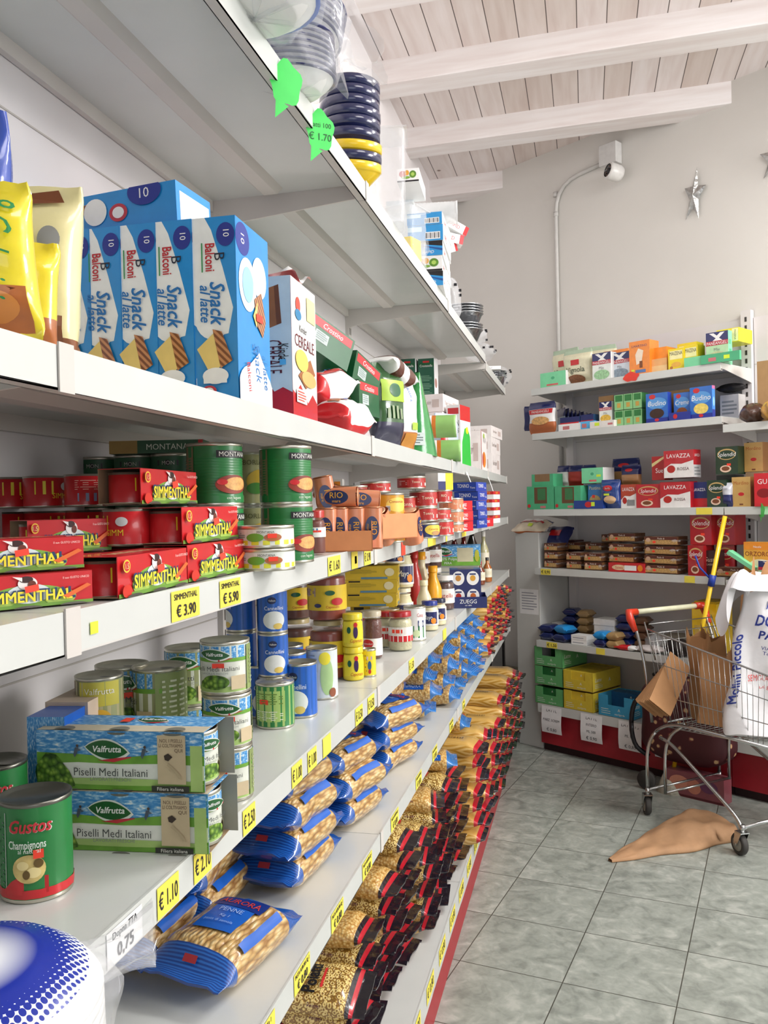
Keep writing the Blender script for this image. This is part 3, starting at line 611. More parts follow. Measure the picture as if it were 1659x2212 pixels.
def brand_can(bg, items):
    """items: list of ('r',a0,a1,b0,b1,col) ('e',..) ('t',text,a,b,h,col,maxw)"""
    def f(fr):
        if bg: fr.rect(0, 1, 0, 1, M(bg, .38, coat=.2) if isinstance(bg, str) else bg)
        for it in items:
            if it[0] == 'r': fr.rect(*it[1:5], M(it[5], .4) if isinstance(it[5], str) else it[5])
            elif it[0] == 'e': fr.ell(*it[1:5], M(it[5], .4) if isinstance(it[5], str) else it[5])
            elif it[0] == 'p': fr.poly(it[1], M(it[2], .4) if isinstance(it[2], str) else it[2])
            elif it[0] == 'l': fr.lines(*it[1:6], INK(it[6]), .4)
            elif it[0] == 'b': fr.bars(*it[1:5], INK('#222222'))
            elif it[0] == 't': fr.text(it[1], it[2], it[3], it[4], INK(it[5]), maxw=it[6] if len(it) > 6 else .8, rot=it[7] if len(it) > 7 else 0, shear=it[8] if len(it) > 8 else 0)
            elif it[0] == 's': fr.L += 0; sticker(fr, *it[1:])
    return f
def jar(name, r, h, content, lidc, label, art=None, lr=.92, lh=.014, lab=(.25, .7), labc='#f2f0ea', group=None, cat='jar', shoulder=.12, parent=None, glass=True, fill=.93):
    t = empty(name, label, cat, group); s = shoulder * h; hb = h - lh
    out = [(r * .8, 0), (r * .96, .002), (r, .008), (r, hb - s * 1.5), (r * .97, hb - s), (r * lr * .93, hb - s * .3), (r * lr * .9, hb)]
    b = MB()
    if glass:
        b.lathe(out, GLASS, 24); b.build('glass', t)
        c = MB(); c.lathe([(0, .003)] + [(q[0] * .95, max(.003, min(q[1], hb * fill))) for q in out if q[1] <= hb * fill] + [(r * .8, hb * fill), (0, hb * fill)], content, 24); c.build('contents', t)
    else: b.lathe([(0, 0)] + out + [(0, hb)], content, 24); b.build('body', t)
    b = MB(); b.lathe([(r * lr, hb), (r * lr, h - .002), (r * lr * .97, h), (0, h)], M(lidc, .3, coat=.3), 24); b.build('lid', t)
    if art:
        b = MB(); f = cyl_frame(b, r + .0004, h * lab[0], h * (lab[1] - lab[0])); f.rect(.12, .88, 0, 1, M(labc, .4)); art(f); b.build('label', t)
    return t
# ---- pillow bags
def pillow(w, l, th, nu=20, nl=22, seed=0, crimp=.09, rumple=.05, boxy=2.6, sag=0):
    """bag lying along x (length l), width w in y; returns fn(u around, v along)"""
    rn = random.Random(seed); ph = [rn.uniform(0, 6.28) for _ in range(8)]
    def fn(u, v):
        x = (v - .5) * l; e = min(v, 1 - v)
        if e < crimp: k = .06 + .1 * (e / crimp); wy = 1.0 - .06 * (1 - e / crimp)
        else: q = min(1.0, (e - crimp) / (.5 - crimp)); k = min(1, .16 + 1.05 * (1 - (1 - q) ** 3.2)); wy = .97 + .03 * cos(q * 3)
        a = 2 * pi * u; c, s_ = cos(a), sin(a); pw = 2 / boxy
        y = w / 2 * wy * math.copysign(abs(c) ** pw, c); z = th / 2 * k * math.copysign(abs(s_) ** pw, s_)
        rr = 1 + rumple * (sin(9 * v * 3 + ph[0] + 2 * a) * .5 + sin(3 * a + 17 * v + ph[1]) * .5)
        z *= rr; y *= 1 + rumple * .35 * sin(11 * v + ph[2])
        if e < crimp: z += .004 * sin(14 * y / w * 3 + ph[3]) * (1 - e / crimp)
        return Vector((x, y, z + th / 2))
    return fn
def bag(name, w, l, th, matfn, seed=0, label='', cat='bag', group=None, art=None, nu=22, nl=26, **kw):
    """lying pillow bag; matfn(u,v)->material; art(Fr) draws on the upper face: a along length, b across"""
    fn = pillow(w, l, th, seed=seed, **kw); b = MB(); b.surf(fn, nu, nl, None, closed_u=True, mfn=matfn)
    for v, rev in ((0, True), (1, False)):
        ring = [fn(i / nu, v) for i in range(nu)]; b.face(ring if not rev else ring[::-1], matfn(.25, v))
    if art:
        def top(a, bb, l_):
            v = min(.97, max(.03, a / l)); yy = (bb / w - .5) * 2; yy = max(-.98, min(.98, yy)); u = (math.acos(max(-1, min(1, math.copysign(abs(yy) ** (kw.get('boxy', 2.6) / 2), yy))))) / (2 * pi)
            q = fn(u, v); return Vector((q.x, q.y, q.z + .0022 + l_))
        fr = Fr(b, top, l, w, 'bag'); fr.STEP = .0005; art(fr)
    return tag(b.build(name), label, cat, group)
PASTA = chunky('penne_window', '#9a6c34', '#d2ac6c', '#ead3a0', 42, .28, .9, stretch=(1.1, 3.2, 3)); PASTA2 = chunky('small_pasta_window', '#b07c34', '#dcb066', '#f0d898', 130, .25, .9, bump=.5)
RINGS = chunky('ring_pasta_window', '#8a6220', '#cfa448', '#f0d68a', 105, .22, .9, kind='rings', bump=.6); SPAG = stripes('spaghetti_window', '#c8963c', '#eac478', 110, 'Y', .25, .9)
ABLUE = stripes('blue_bag_stripes', '#14408f', '#2768bd', 70, 'X', .28, .8); ALITE = stripes('light_blue_bag', '#1c62b4', '#4a95da', 60, 'X', .25, .9)
PBLK = M('#1b1620', .2, coat=.9, bump=.8, scale=60, var=.2); PRED = M('#c61c2e', .25, coat=.7)
def aurora(seed, label='', l=.26, w=.155, th=.078, lite=False, pasta=None, art=True, group='blue pasta bags'):
    B = ALITE if lite else ABLUE; ps = pasta or (PASTA2 if lite else PASTA)
    def mf(u, v):
        if v < .2 or v > .82: return B
        return ps
    def ar(fr):
        if lite: fr.rect(.3, .7, .02, .16, BLU2); fr.text('AURORA', .5, .09, .08, INK('#d5e2f4'), maxw=.3); return
        fr.rect(.34, .66, .26, .76, BLU2); fr.rect(.62, .76, .2, .82, M('#17307c', .3)); fr.text('AURORA', .69, .51, .11, INK('#c9382f'), maxw=.52, rot=-90)
        fr.text('PENNE', .57, .51, .07, INK('#9fbbe8'), maxw=.3, rot=-90); fr.text('Kg 1', .49, .51, .05, INK('#9fbbe8'), maxw=.2, rot=-90); fr.text('pasta di semola', .42, .51, .045, INK('#8fb0e4'), maxw=.36, rot=-90); fr.rect(.28, .74, .02, .1, BLU2); fr.rect(.1, .13, .42, .58, INK('#b5343a'))
    return bag('pasta_bag', w, l, th, mf, seed, label, 'pasta', group, ar if art else None, rumple=.06)
def poiatti(seed, label='', l=.25, w=.15, th=.07, pasta=None, group='black and red pasta bags', brand=True):
    ps = pasta or RINGS
    def mf(u, v):
        if v < .06 or v > .9: return PBLK
        if v < .1 or v > .86: return PRED
        if v < .17 or v > .8: return PBLK
        return ps
    def ar(fr):
        fr.text('Poiatti', .42, .5, .22, BLACK, maxw=.6, rot=90, bold=.03); fr.rect(.53, .555, .3, .7, INK('#cf2a2a'))
        fr.text('Poiatti', .5, .02, .06, INK('#5a1a40'), maxw=.2)
    return bag('pasta_bag', w, l, th, mf, seed, label, 'pasta', group, ar if brand else None, rumple=.07, crimp=.13)
def spag(seed, label='', l=.29, w=.075, th=.05, group='spaghetti packs', gold=False, rumple=.02):
    def mf(u, v):
        if v < .1 or v > .93: return PBLK
        if v < .14 or v > .89: return PRED
        return SPAG
    def ar(fr): fr.text('Poiatti', .55, .5, .2, BLACK, maxw=.3); fr.rect(.3, .36, .3, .6, INK('#cf2a2a'))
    return bag('spaghetti_pack', w, l, th, mf, seed, label, 'pasta', group, ar, nu=14, nl=18, rumple=rumple, crimp=.045, boxy=4)
# ================================================================ shelf B: snacks (base hidden behind the lip)
ZB = SZ['B'] + .0005
def vx(u, x, z=ZB):   # y at which a vertical line on the plane x=const shows in column u
    return atx(u, 1106, x).y
# Balconi boxes in a row from the back to the front edge
bw, bdp, bh = .066, .135, .262
bal = []
for i, (uL, uR, vT) in enumerate([(160, 213, 502), (215, 277, 492), (280, 352, 474), (357, 428, 470), (436, 520, 458)]):
    fr_x = -.505 - (4 - i) * .0705
    t = carton('snack_box', bw, bdp, bh, BLU, {'front': balconi_spine, 'right': balconi_wide, 'top': lambda f: (f.ell(.5, .3, .4, .25, INK('#26348f')))})
    tag(t, ['blue milk snack box, farthest left of the upright row, against the cream bag', 'blue milk snack box, second from the left in the upright row', 'blue milk snack box in the middle of the upright row', 'blue milk snack box, second from the right in the upright row, leaning slightly', 'blue milk snack box at the shelf front, its wide side with milk pitchers showing'][i], 'snack box', 'upright blue milk snack boxes')
    q = atd(uR, 1106, 1.275 - i * .012); place(t, (q.x - bw / 2, q.y + bdp / 2, ZB), R(-3 + i)); bal.append(t)
t = carton('snack_box', .29, .105, .062, BLU, {'front': lambda f: (f.rect(0, 1, 0, 1, BLU), f.ell(.16, .5, .22, .6 * .8, M('#f3f6f4', .4)), f.text('Snack', .12, .7, .3, INK('#2273b8'), shear=.25, maxw=.2), f.text('al latte', .12, .32, .24, INK('#2273b8'), shear=.25, maxw=.2),
      f.poly([(.3, .3), (.42, .42), (.5, .8), (.34, .7)], CAKE), f.poly([(.3, .14), (.4, .08), (.44, .4), (.3, .3)], M('#efd27c', .5)), f.ell(.52, .55, .07, .33, M('#f4f4f0', .4)), f.ell(.66, .45, .055, .22, INK('#c23a4a')), f.ell(.66, .45, .035, .14, WHT), f.ell(.82, .86, .1, .34, INK('#26348f')), f.text('10', .82, .82, .24, WHT)),
      'right': lambda f: (f.rect(.1, .95, .05, .8, WHT))})
tag(t, 'blue milk snack box lying flat across the tops of the others', 'snack box'); q = atd(232, 1106, 1.33); place(t, (q.x, q.y + .04, ZB + bh + .004), R(-4), ry=R(-2))
# kinder boxes
t = carton('snack_box', .085, .15, .235, REDP, {'front': kinder_side, 'right': kinder_front}); tag(t, 'red and white cereal bar box standing beside the blue snack boxes', 'snack box')
q = atd(638, 1106, 1.45); place(t, (q.x - .045, q.y + .075, ZB), R(2))
b = MB(); 
b.surf(lambda u, v: Vector(((u - .5) * .085, (v - .5) * .12, .012 + .018 * sin(9 * u + 3 * v) * sin(5 * v) + .012 * u)), 10, 8, WHT); o = b.build('torn_wrapper_top', t); o.location = (0, 0, .225)
t = carton('snack_box', .1, .16, .3, REDP, {'front': lambda f: (f.rect(0, 1, 0, 1, REDP), f.poly([(.5, 1), (1, 1), (1, .1), (.6, .3), (.5, .6), (.65, .8)], M('#cfd6da', .4)), f.text('Brioss', .75, .75, .12, INK('#3a7fc0'), rot=-80, maxw=.3)), 'right': lambda f: (f.rect(0, 1, 0, 1, WHT), f.ell(.4, .75, .15, .06, ORA), f.text('Kinder', .3, .85, .05, BLACK), f.rect(.6, .9, .6, .9, M('#f2e4a0', .5)))})
tag(t, 'red and white snack carton at the back, behind the flat blue box', 'snack box'); place(t, (-.80, 1.36, ZB), R(0))
t = carton('snack_box', .09, .14, .26, WHT, {'front': lambda f: (f.poly([(0, 0), (.4, 0), (.3, .5), (.6, 1), (0, 1)], REDP)), 'right': lambda f: (f.poly([(0, .7), (1, .8), (1, 1), (0, 1)], REDP), f.ell(.4, .5, .3, .2, YE))})
tag(t, 'red and white carton behind the last upright blue box', 'snack box'); place(t, (-.60, 1.67, ZB), R(0))
# standing bags at the near end
def sbag(name, w, h, th, mf, label, cat='snack bag', art=None, seed=1, group=None, **kw):
    """pillow bag standing on its end; front towards -y"""
    o = bag(name, w, h, th, mf, seed, label, cat, group, art, **kw)
    # lying along x, top face +z -> stand: x -> z, z -> -y
    me = o.data; me.transform(Matrix(((0, -1, 0, 0), (0, 0, -1, 0), (1, 0, 0, 0), (0, 0, 0, 1)))); me.transform(Matrix.Translation((0, th / 2, h / 2))); 
    return o
YB = M('#eedb2e', .25, coat=.8, bump=.3, scale=25); CRB = M('#efe6ad', .3, coat=.7, bump=.3, scale=25)
def golo(fr):   # a = up, b = right..left
    fr.rect(.05, .32, .05, .95, M('#b4662c', .35, coat=.7, var=.2)); fr.ell(.2, .3, .1, .2, M('#d8893a', .35, coat=.6)); fr.poly([(.3, .1), (.38, .5), (.32, .9), (.2, .5)], M('#7a3d18', .35, var=.2)); fr.ell(.14, .7, .08, .18, M('#e9a23c', .4))
    fr.text('8 Golosini', .58, .2, .2, INK('#2f9150'), rot=172, maxw=.62, shear=.2); fr.text('al gusto albicocca', .55, .38, .07, INK('#b7772c'), rot=172, maxw=.5); fr.rect(.34, .4, .28, .5, ORG)
t = sbag('snack_bag', .15, .15, .06, lambda u, v: YB, 'yellow apricot snack bag at the near left corner of the shelf', art=golo, seed=3); q = atd(-70, 1106, .80); place(t, (q.x, q.y, ZB), R(22), ry=R(-4))
t = sbag('snack_bag', .09, .12, .04, lambda u, v: YB if v > .35 else M('#b4662c', .35, coat=.7, var=.2), 'second yellow snack bag tucked behind the apricot one', art=lambda f: f.text('8 Golosini', .55, .4, .18, INK('#8a2a2a'), rot=180, maxw=.6), seed=4); q = atd(32, 1106, .87); place(t, (q.x, q.y, ZB), R(25), ry=R(3))
def certosa(fr): fr.text('Certosa', .72, .3, .14, INK('#dfe6f5'), rot=180, maxw=.3); fr.poly([(.1, .2), (.5, .35), (.62, .8), (.25, .9), (.1, .6)], BRN2); fr.poly([(.1, .12), (.4, .2), (.45, .4), (.12, .4)], M('#c9a06a', .5)); fr.rect(.45, .52, .4, .8, ORG)
t = sbag('snack_bag', .14, .31, .06, lambda u, v: M('#3a55b0', .25, coat=.7, bump=.3) if v > .5 else YB, 'tall blue and yellow wafer bag standing at the back left', art=certosa, seed=5); q = atd(-85, 1106, 1.0); place(t, (q.x, q.y, ZB), R(10))
def mulino(fr):
    fr.rect(.04, .3, .1, .9, M('#8a4f28', .35, coat=.6, var=.25)); fr.ell(.2, .5, .16, .3, M('#a8663a', .35, coat=.6, var=.2)); fr.text('Tran', .72, .8, .16, BLACK, rot=180, maxw=.3); fr.text('MULINO BIANCO', .46, .2, .11, INK('#2a3f9a'), rot=180, maxw=.5); fr.ell(.46, .45, .06, .09, INK('#d84a6a')); fr.ell(.68, .28, .07, .14, GREY); fr.poly([(.9, .2), (.97, .3), (.93, .95), (.88, .7)], BRN)
    fr.rect(.38, .44, .5, .62, ORG)
t = sbag('snack_bag', .085, .215, .06, lambda u, v: CRB if v > .18 else M('#8a4f28', .35, coat=.6, var=.25), 'cream cake bag with brown swirl, beside the upright blue boxes', art=mulino, seed=6); q = atd(92, 1106, .98); place(t, (q.x, q.y, ZB), R(12), ry=R(4))
# middle of the shelf
t = bag('snack_bag', .11, .16, .09, lambda u, v: REDP if (u > .55 or v < .2) else WHT, 8, 'white and red brioche bag lying beside the cereal bar box', 'snack bag', art=lambda f: (f.rect(.2, .5, .3, .6, BRN2), f.ell(.45, .5, .1, .2, M('#4a5fb0', .4))), rumple=.1); place(t, (-.555, 1.94, ZB), R(75))
t = bag('snack_bag', .12, .17, .08, lambda u, v: WHT if v > .3 else REDP, 9, 'white biscuit bag with red waves on top of the brioche bag', 'snack bag', art=lambda f: (f.text('Gigliotti', .5, .6, .2, INK('#223a8a'), maxw=.7), f.wave(.1, .9, .15, .3, .08, 2, REDP))); place(t, (-.61, 1.98, ZB + .085), R(65), ry=R(-14))
t = bag('snack_bag', .12, .17, .07, lambda u, v: M('#5a2c1c', .3, coat=.6) if v > .5 else YE, 10, 'yellow and brown snack bag slumped by the green cartons', 'snack bag', art=lambda f: f.text('8 Nut', .5, .5, .2, INK('#ffffff'), maxw=.6)); place(t, (-.65, 2.0, ZB + .09), R(70), ry=R(10))
def crost(f): f.rect(.05, .95, .7, .95, M('#c2353a', .4)); f.text('Crostino', .5, .82, .16, WHT, maxw=.8, shear=.2); f.rect(.15, .45, .3, .6, M('#b9c4c2', .5)); f.lines(.18, .42, .34, .58, 4, INK('#8a9a98'))
for i, (x, y, z, rz, ry, rx, lb) in enumerate([(-.66, 2.03, .205, 60, 22, 0, 'green toast carton at the top of the tumbled pile, tilted towards the camera'), (-.62, 2.2, .145, 78, 16, 4, 'green toast carton in the middle of the tumbled pile'), (-.60, 2.16, .075, 84, 0, 0, 'green toast carton at the bottom of the tumbled pile')]):
    t = carton('toast_box', .15, .12, .085, DKG, {'front': crost, 'top': lambda f: (f.rect(.1, .7, .1, .9, M('#1f7a40', .3, coat=.4)), f.text('Crostino', .4, .5, .2, INK('#e9d9a0'), maxw=.5)), 'left': lambda f: (f.rect(.3, .75, .2, .6, M('#c3cdca', .5)), f.lines(.35, .7, .25, .55, 3, INK('#667')))}); tag(t, lb, 'toast carton', 'green toast cartons'); place(t, (x, y, ZB + z), R(rz), R(rx), R(ry))
t = bag('snack_bag', .12, .2, .07, lambda u, v: M('#5a2c1c', .3, coat=.6) if int(v * 5) % 2 else WHT, 12, 'brown and white striped chocolate bag on the pile', 'snack bag'); place(t, (-.55, 2.42, ZB + .19), R(80), ry=R(12))
t = sbag('toast_bag', .12, .24, .07, lambda u, v: M('#2f5a2c', .25, coat=.8) if v > .3 else M('#33324a', .3, coat=.7), 'dark green toast bag with an olive label, at the shelf front', art=lambda f: (f.rect(.55, .8, .1, .9, M('#a3c43a', .4)), f.ell(.68, .5, .08, .2, DKG), f.lines(.35, .5, .2, .8, 4, INK('#8a9a78'))), seed=14); place(t, (-.545, 2.36, ZB), R(60), ry=R(0))
t = sbag('snack_bag', .1, .22, .06, lambda u, v: WHT if v > .25 else BRN2, 'white biscuit bag with pretzel sticks, next to the olive label bag', art=lambda f: (f.text('Misura', .8, .5, .14, INK('#2a62b0'), maxw=.6, rot=180), f.rect(.05, .25, .2, .8, M('#c98a3a', .4)), f.rect(.3, .4, .2, .5, LIME)), seed=15); place(t, (-.53, 2.53, ZB), R(65))
# wedge shaped green bag
b = MB(); W2, L2, H2 = .09, .16, .265
prof = lambda v: (1 - v) ** .7
b.surf(lambda u, v: Vector((W2 * cos(2 * pi * u) * (.12 + .88 * prof(v)) * (1 if abs(cos(2*pi*u)) < .9 else 1.05), L2 / 2 * sin(2 * pi * u) * (1 - .1 * v), v * H2 + .004 * sin(12 * u + 9 * v))), 26, 16, DKG, closed_u=True, mfn=lambda u, v: M('#2c8a42', .2, coat=.9, bump=.5, scale=30) if .55 < u < .95 or v > .1 and u < .5 and u > .35 else (M('#e6a468', .35, coat=.4) if (u < .12 or u > .93) and v < .7 else DKG))
fr2 = Fr(b, lambda a, c, l: Vector((-.06 + a, -L2 / 2 - .002 - l, .03 + c)), .07, .04); fr2.rect(0, 1, 0, 1, M('#b9c4c2', .5)); fr2.lines(.1, .9, .1, .9, 4, INK('#5a6a68'))
o = b.build('toast_bag'); tag(o, 'glossy green wedge-shaped toast bag peaking to a fold', 'toast bag'); place(o, (-.555, 2.74, ZB), R(40))
def tallg(f): f.rect(.0, 1, .86, .93, M('#155a33', .3)); f.text('Crostatella', .5, .88, .04, WHT, maxw=.8); f.rect(.3, .7, .93, .96, REDP); [f.lines(.15, .85, .1 + k * .13, .2 + k * .13, 4, INK('#7fae90'), .35) for k in range(5)]
for i, (u, x) in enumerate([(905, -.80), (940, -.715)]):
    t = carton('plain_carton', .078, .11, .24, CARD); tag(t, 'brown carton under the ' + ['left', 'right'][i] + ' tall green carton at the back', 'carton', 'brown cartons at the back'); place(t, (x, 4.0, ZB), 0)
    t = carton('cereal_box', .075, .1, .28, M('#1f5a44', .35, coat=.3), {'front': tallg, 'right': lambda f: (f.rect(0, 1, 0, 1, PAP), f.ell(.5, .3, .4, .1, M('#c9584a', .4)), f.ell(.4, .6, .3, .08, M('#b98a80', .4)))}); tag(t, ['tall dark green carton standing against the back panel', 'tall dark green carton with a pale side, beside its twin'][i], 'carton', 'tall dark green cartons'); place(t, (x, 3.98 + i * .02, ZB + .241), R(-1))
# rolls, jars, boxes farther on
def cylx(name, r, l, parts, label, cat, loc, rz, n=22):
    b = MB(); T = Matrix.Rotation(pi / 2, 4, 'Y'); b.lathe([(0, 0), (r, 0), (r, .001)] + parts + [(r, l), (0, l)], WHT, n, T=T); o = b.build(name); tag(o, label, cat); place(o, loc, rz); return o
for i, (u, v) in enumerate([(0, 0), (1, 0)]):
    cylx('rice_cake_roll', .042, .16, [(.042, .07, WHT), (.042, .071, M('#c9732a', .4)), (.042, .085, M('#c9732a', .4)), (.042, .086, M('#8cba6a', .4)), (.042, .15, M('#8cba6a', .4))], ['upper white and green roll of rice cakes', 'lower white and green roll of rice cakes touching the lip'][i], 'rice cakes', (-.62 + i * .0, 3.13 + i * .09, ZB + .043 + (.085 if i == 0 else 0)), R(5 + i * 4))
t = jar('coffee_jar', .04, .16, M('#2c2016', .5), '#151515', 'dark jar with a black lid behind the rice cake rolls', lr=.8); place(t, (-.65, 3.42, ZB))
t = sbag('flour_bag', .12, .2, .07, lambda u, v: M('#b9c6dd', .35, coat=.4), 'pale blue bag with a red edge leaning on the parrot cereal box', art=lambda f: (f.rect(.1, .9, .7, .95, REDP)), seed=21); place(t, (-.54, 3.38, ZB), R(55))
def parrot(f): f.rect(0, 1, .75, 1, REDP); f.rect(0, 1, 0, .75, WHT); f.poly([(.1, 0), (.15, .4), (.4, .62), (.7, .66), (.95, .5), (1, 0)], M('#2fae3c', .4)); f.ell(.65, .6, .12, .06, YE)
t = carton('cereal_box', .14, .06, .26, WHT, {'front': parrot, 'left': lambda f: (f.text('CORN', .5, .7, .1, BLACK, maxw=.8), f.text('FLAKES', .5, .58, .07, BLACK, maxw=.8), f.rect(.1, .9, .85, .95, REDP))}); tag(t, 'corn flakes box with a green bird on its front', 'cereal box'); place(t, (-.53, 3.68, ZB), R(80))
def whb(f): f.rect(.6, .85, .25, .7, M('#c8b6b0', .5)); f.text('Your Fusion', .32, .55, .25, INK('#9a8880'), maxw=.45, shear=.3)
for i, (x, y, z, w, d, h, lb) in enumerate([(-.63, 3.75, .235, .27, .12, .075, 'white slim carton on top of the box pile over the corn flakes'), (-.63, 3.75, .16, .3, .12, .072, 'white slim carton under the topmost one'), (-.63, 3.77, .0, .3, .13, .155, 'plain white carton carrying the two slim ones')]):
    t = carton('white_box', w, d, h, M('#e6dcda', .5), {'front': whb, 'left': whb}); tag(t, lb, 'carton', 'white cartons over the corn flakes'); place(t, (x, y, ZB + z), R(84))
for i, (u, y, z, w, h, d, lb) in enumerate([(0, 4.35, 0, .19, .2, .1, 'white and red carton with salad pictures at the shelf front'), (0, 4.8, 0, .3, .11, .13, 'white carton at the bottom of the far stack'), (0, 4.8, .11, .29, .09, .13, 'white carton in the middle of the far stack'), (0, 4.82, .2, .33, .06, .14, 'white carton topping the far stack')]):
    art = {'front': (lambda f: (f.ell(.5, .3, .3, .2, ORA), f.ell(.3, .3, .1, .15, REDP), f.text('VITA', .6, .8, .15, INK('#a9a9a9')), f.rect(.02, .08, 0, 1, REDP), f.ell(.5, .9, .12, .06, LIME))) if i == 0 else whb, 'left': whb}
    t = carton('white_box', w, d, h, M('#e9e2df', .5), art); tag(t, lb, 'carton', 'white cartons at the far end'); place(t, (-.55 + .0 * i, y, ZB + z), R(88 - i))
# ================================================================ shelf C: tinned meat and tuna
ZC = SZ['C'] + .0005
def fbx(uL, vL, uR, vR, vT, dep, z=None): return BX(uL, vL, uR, vR, vT, ZC if z is None else z, dep)
def spk(uL, vL, uR, vR, vT, label, level=0, hh=None, z=None):
    g = BX(uL, vL, uR, vR, vT, z if z is not None else ZC + level * .0545, .058); hh = hh or g['h']
    t = simm_pack(g['w'], .058, hh, label); place(t, g['loc'], g['rz']); return t, g
hp = .0485
def at_h(u, v, z): return at(u, v, z)
# second depth: rows closer to the back, placed from their visible faces
def facepack(uL, uR, vB, z, dl, dr, label, h=hp, price=True):
    a = atd(uL, 1106, dl); b = atd(uR, 1106, dr); e = b - a; yaw = math.atan2(e.y, e.x); w = Vector((e.x, e.y, 0)).length
    t = simm_pack(w, .06, h, label, price=price); c = (a + b) / 2 + Vector((-sin(yaw), cos(yaw), 0)) * .03; place(t, (c.x, c.y, z), yaw); return t
facepack(-110, 195, 0, ZC, .79, .885, 'red beef tin pack with carrots, lowest of the near left stack', h=.034)
facepack(-130, 178, 0, ZC + .035, .80, .89, 'red beef tin pack with an orange sticker over its name, upper at the near left', h=.034)
facepack(250, 400, 1300, ZC, .90, 1.08, 'red beef tin pack on the shelf, right beside the near left stack', h=.046)
facepack(402, 525, 1240, ZC, 1.09, 1.27, 'red beef tin pack at the right end of the bottom row')
facepack(392, 512, 1180, ZC + hp, 1.09, 1.27, 'red beef tin pack on the right end of the middle row')
facepack(305, 425, 1100, ZC + 2 * hp + .004, 1.12, 1.30, 'red beef tin pack at the top of the red pile')
facepack(58, 238, 1160, ZC + .043, 1.03, 1.10, 'red beef tin pack peeking over the near left stack', h=.042, price=False)
facepack(58, 238, 1160, ZC, 1.03, 1.10, 'red beef tin pack under the peeking one', h=.042, price=False)
for i, (u, d, z, lb) in enumerate([(275, 1.12, 1, 'middle row under the barcode tins'), (355, 1.16, 1, 'middle row beside the pack end'), (275, 1.15, 0, 'bottom row behind the sticker pack'), (355, 1.18, 0, 'bottom row behind the leaning pack'),
      (272, 1.2, 2, 'top row next to the topmost pack'), (188, 1.27, 2, 'top row, second from its right end'), (98, 1.3, 2, 'top row in the dark, third from its right end'), (20, 1.32, 2, 'top row in the dark at the left edge'),
      (188, 1.3, 1, 'dark middle row at the back'), (98, 1.33, 1, 'dark middle row at the back, farther left'), (20, 1.34, 1, 'dark middle row at the left edge'), (188, 1.3, 0, 'dark bottom row at the back'), (98, 1.33, 0, 'dark bottom row, farther left'), (20, 1.34, 0, 'dark bottom row at the left edge')]):
    c = simm_can('beef_tin', None, .031, hp - .001, back=i in (4, 5)); tag(c, 'red beef tin in the ' + lb, 'tin', 'loose red beef tins'); q = atd(u, 1106, d); place(c, (q.x, q.y, ZC + z * hp + (.004 if z == 2 else 0)), R(-20 + i * 13))
# green tins
def mont(fr, t='MONTANA'):
    fr.rect(0, .36, 0, 1, M('#8a7a58', .45, var=.1)); fr.lines(.05, .3, .2, .8, 9, INK('#b9a98a'), .3); fr.rect(.0, 1, .0, .12, GREEN); fr.rect(.5, .72, .8, .93, BLACK); fr.text(t, .61, .865, .085, INK('#e8e8e0'), maxw=.2)
    fr.ell(.6, .32, .11, .17, M('#8a2f1c', .5, var=.2)); fr.ell(.62, .33, .08, .12, M('#d9a25c', .5, var=.25, scale=160)); fr.ell(.53, .36, .03, .05, REDP); fr.text('con legumi', .6, .08, .05, INK('#dfe6d6'), maxw=.16)
def mtin(u, d, z, label, h=.106, r=.044, af=-62):
    t = can('tin', r, h, GREEN, mont, ribs=True, label=label, group='tall green tins', a_from=af); q = atd(u, 1106, d); place(t, (q.x, q.y, z)); return t
q = at(625, 1208, ZC)
mtin(620, 1.47, ZC, 'ribbed green bean tin at the bottom of the right column', h=.098); mtin(619, 1.47, ZC + .0985, 'ribbed green bean tin on top of the right column, touching the shelf above', h=.098)
mtin(466, 1.37, ZC, 'ribbed green bean tin behind the red pile, lower one', h=.098); mtin(466, 1.37, ZC + .0985, 'ribbed green bean tin behind the red pile, upper one', h=.098)
pale = brand_can('#a9a878', [('r', .0, .36, 0, 1, '#9aa07a'), ('e', .62, .45, .1, .25, '#c9a83a'), ('e', .58, .3, .06, .12, '#4a8a3a'), ('t', 'BORLOTTI', .6, .85, .1, '#5a5a30', .2)])
for z, w in ((0, 'lower'), (1, 'upper')):
    t = can('tin', .046, .098, M('#a9a878', .4), pale, label='pale green vegetable tin between the ribbed ones, ' + w + ' of two', group='pale vegetable tins'); q = atd(548, 1106, 1.62); place(t, (q.x, q.y, ZC + z * .0985))
for i, (u, d) in enumerate([(380, 1.5), (300, 1.52), (220, 1.56), (140, 1.58), (60, 1.6)]):
    for z in (0, 1):
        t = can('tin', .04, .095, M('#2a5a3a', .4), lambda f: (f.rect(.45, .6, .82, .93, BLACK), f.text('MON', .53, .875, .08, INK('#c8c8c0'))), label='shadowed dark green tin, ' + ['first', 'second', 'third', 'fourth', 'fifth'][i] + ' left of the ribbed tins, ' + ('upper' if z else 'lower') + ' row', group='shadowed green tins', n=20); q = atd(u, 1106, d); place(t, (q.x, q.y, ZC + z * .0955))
t = carton('tin_carton', .16, .06, .022, M('#2a5a3a', .4), {'front': lambda f: (f.rect(0, .3, 0, 1, M('#a88a4a', .5)), f.text('MONTANA', .62, .5, .45, INK('#dfe6d6'), maxw=.5), f.rect(.95, 1, 0, 1, REDP))}); tag(t, 'flat green carton lying on top of the dark tins', 'carton'); q = atd(350, 1106, 1.5); place(t, (q.x, q.y, ZC + .1912), R(14))
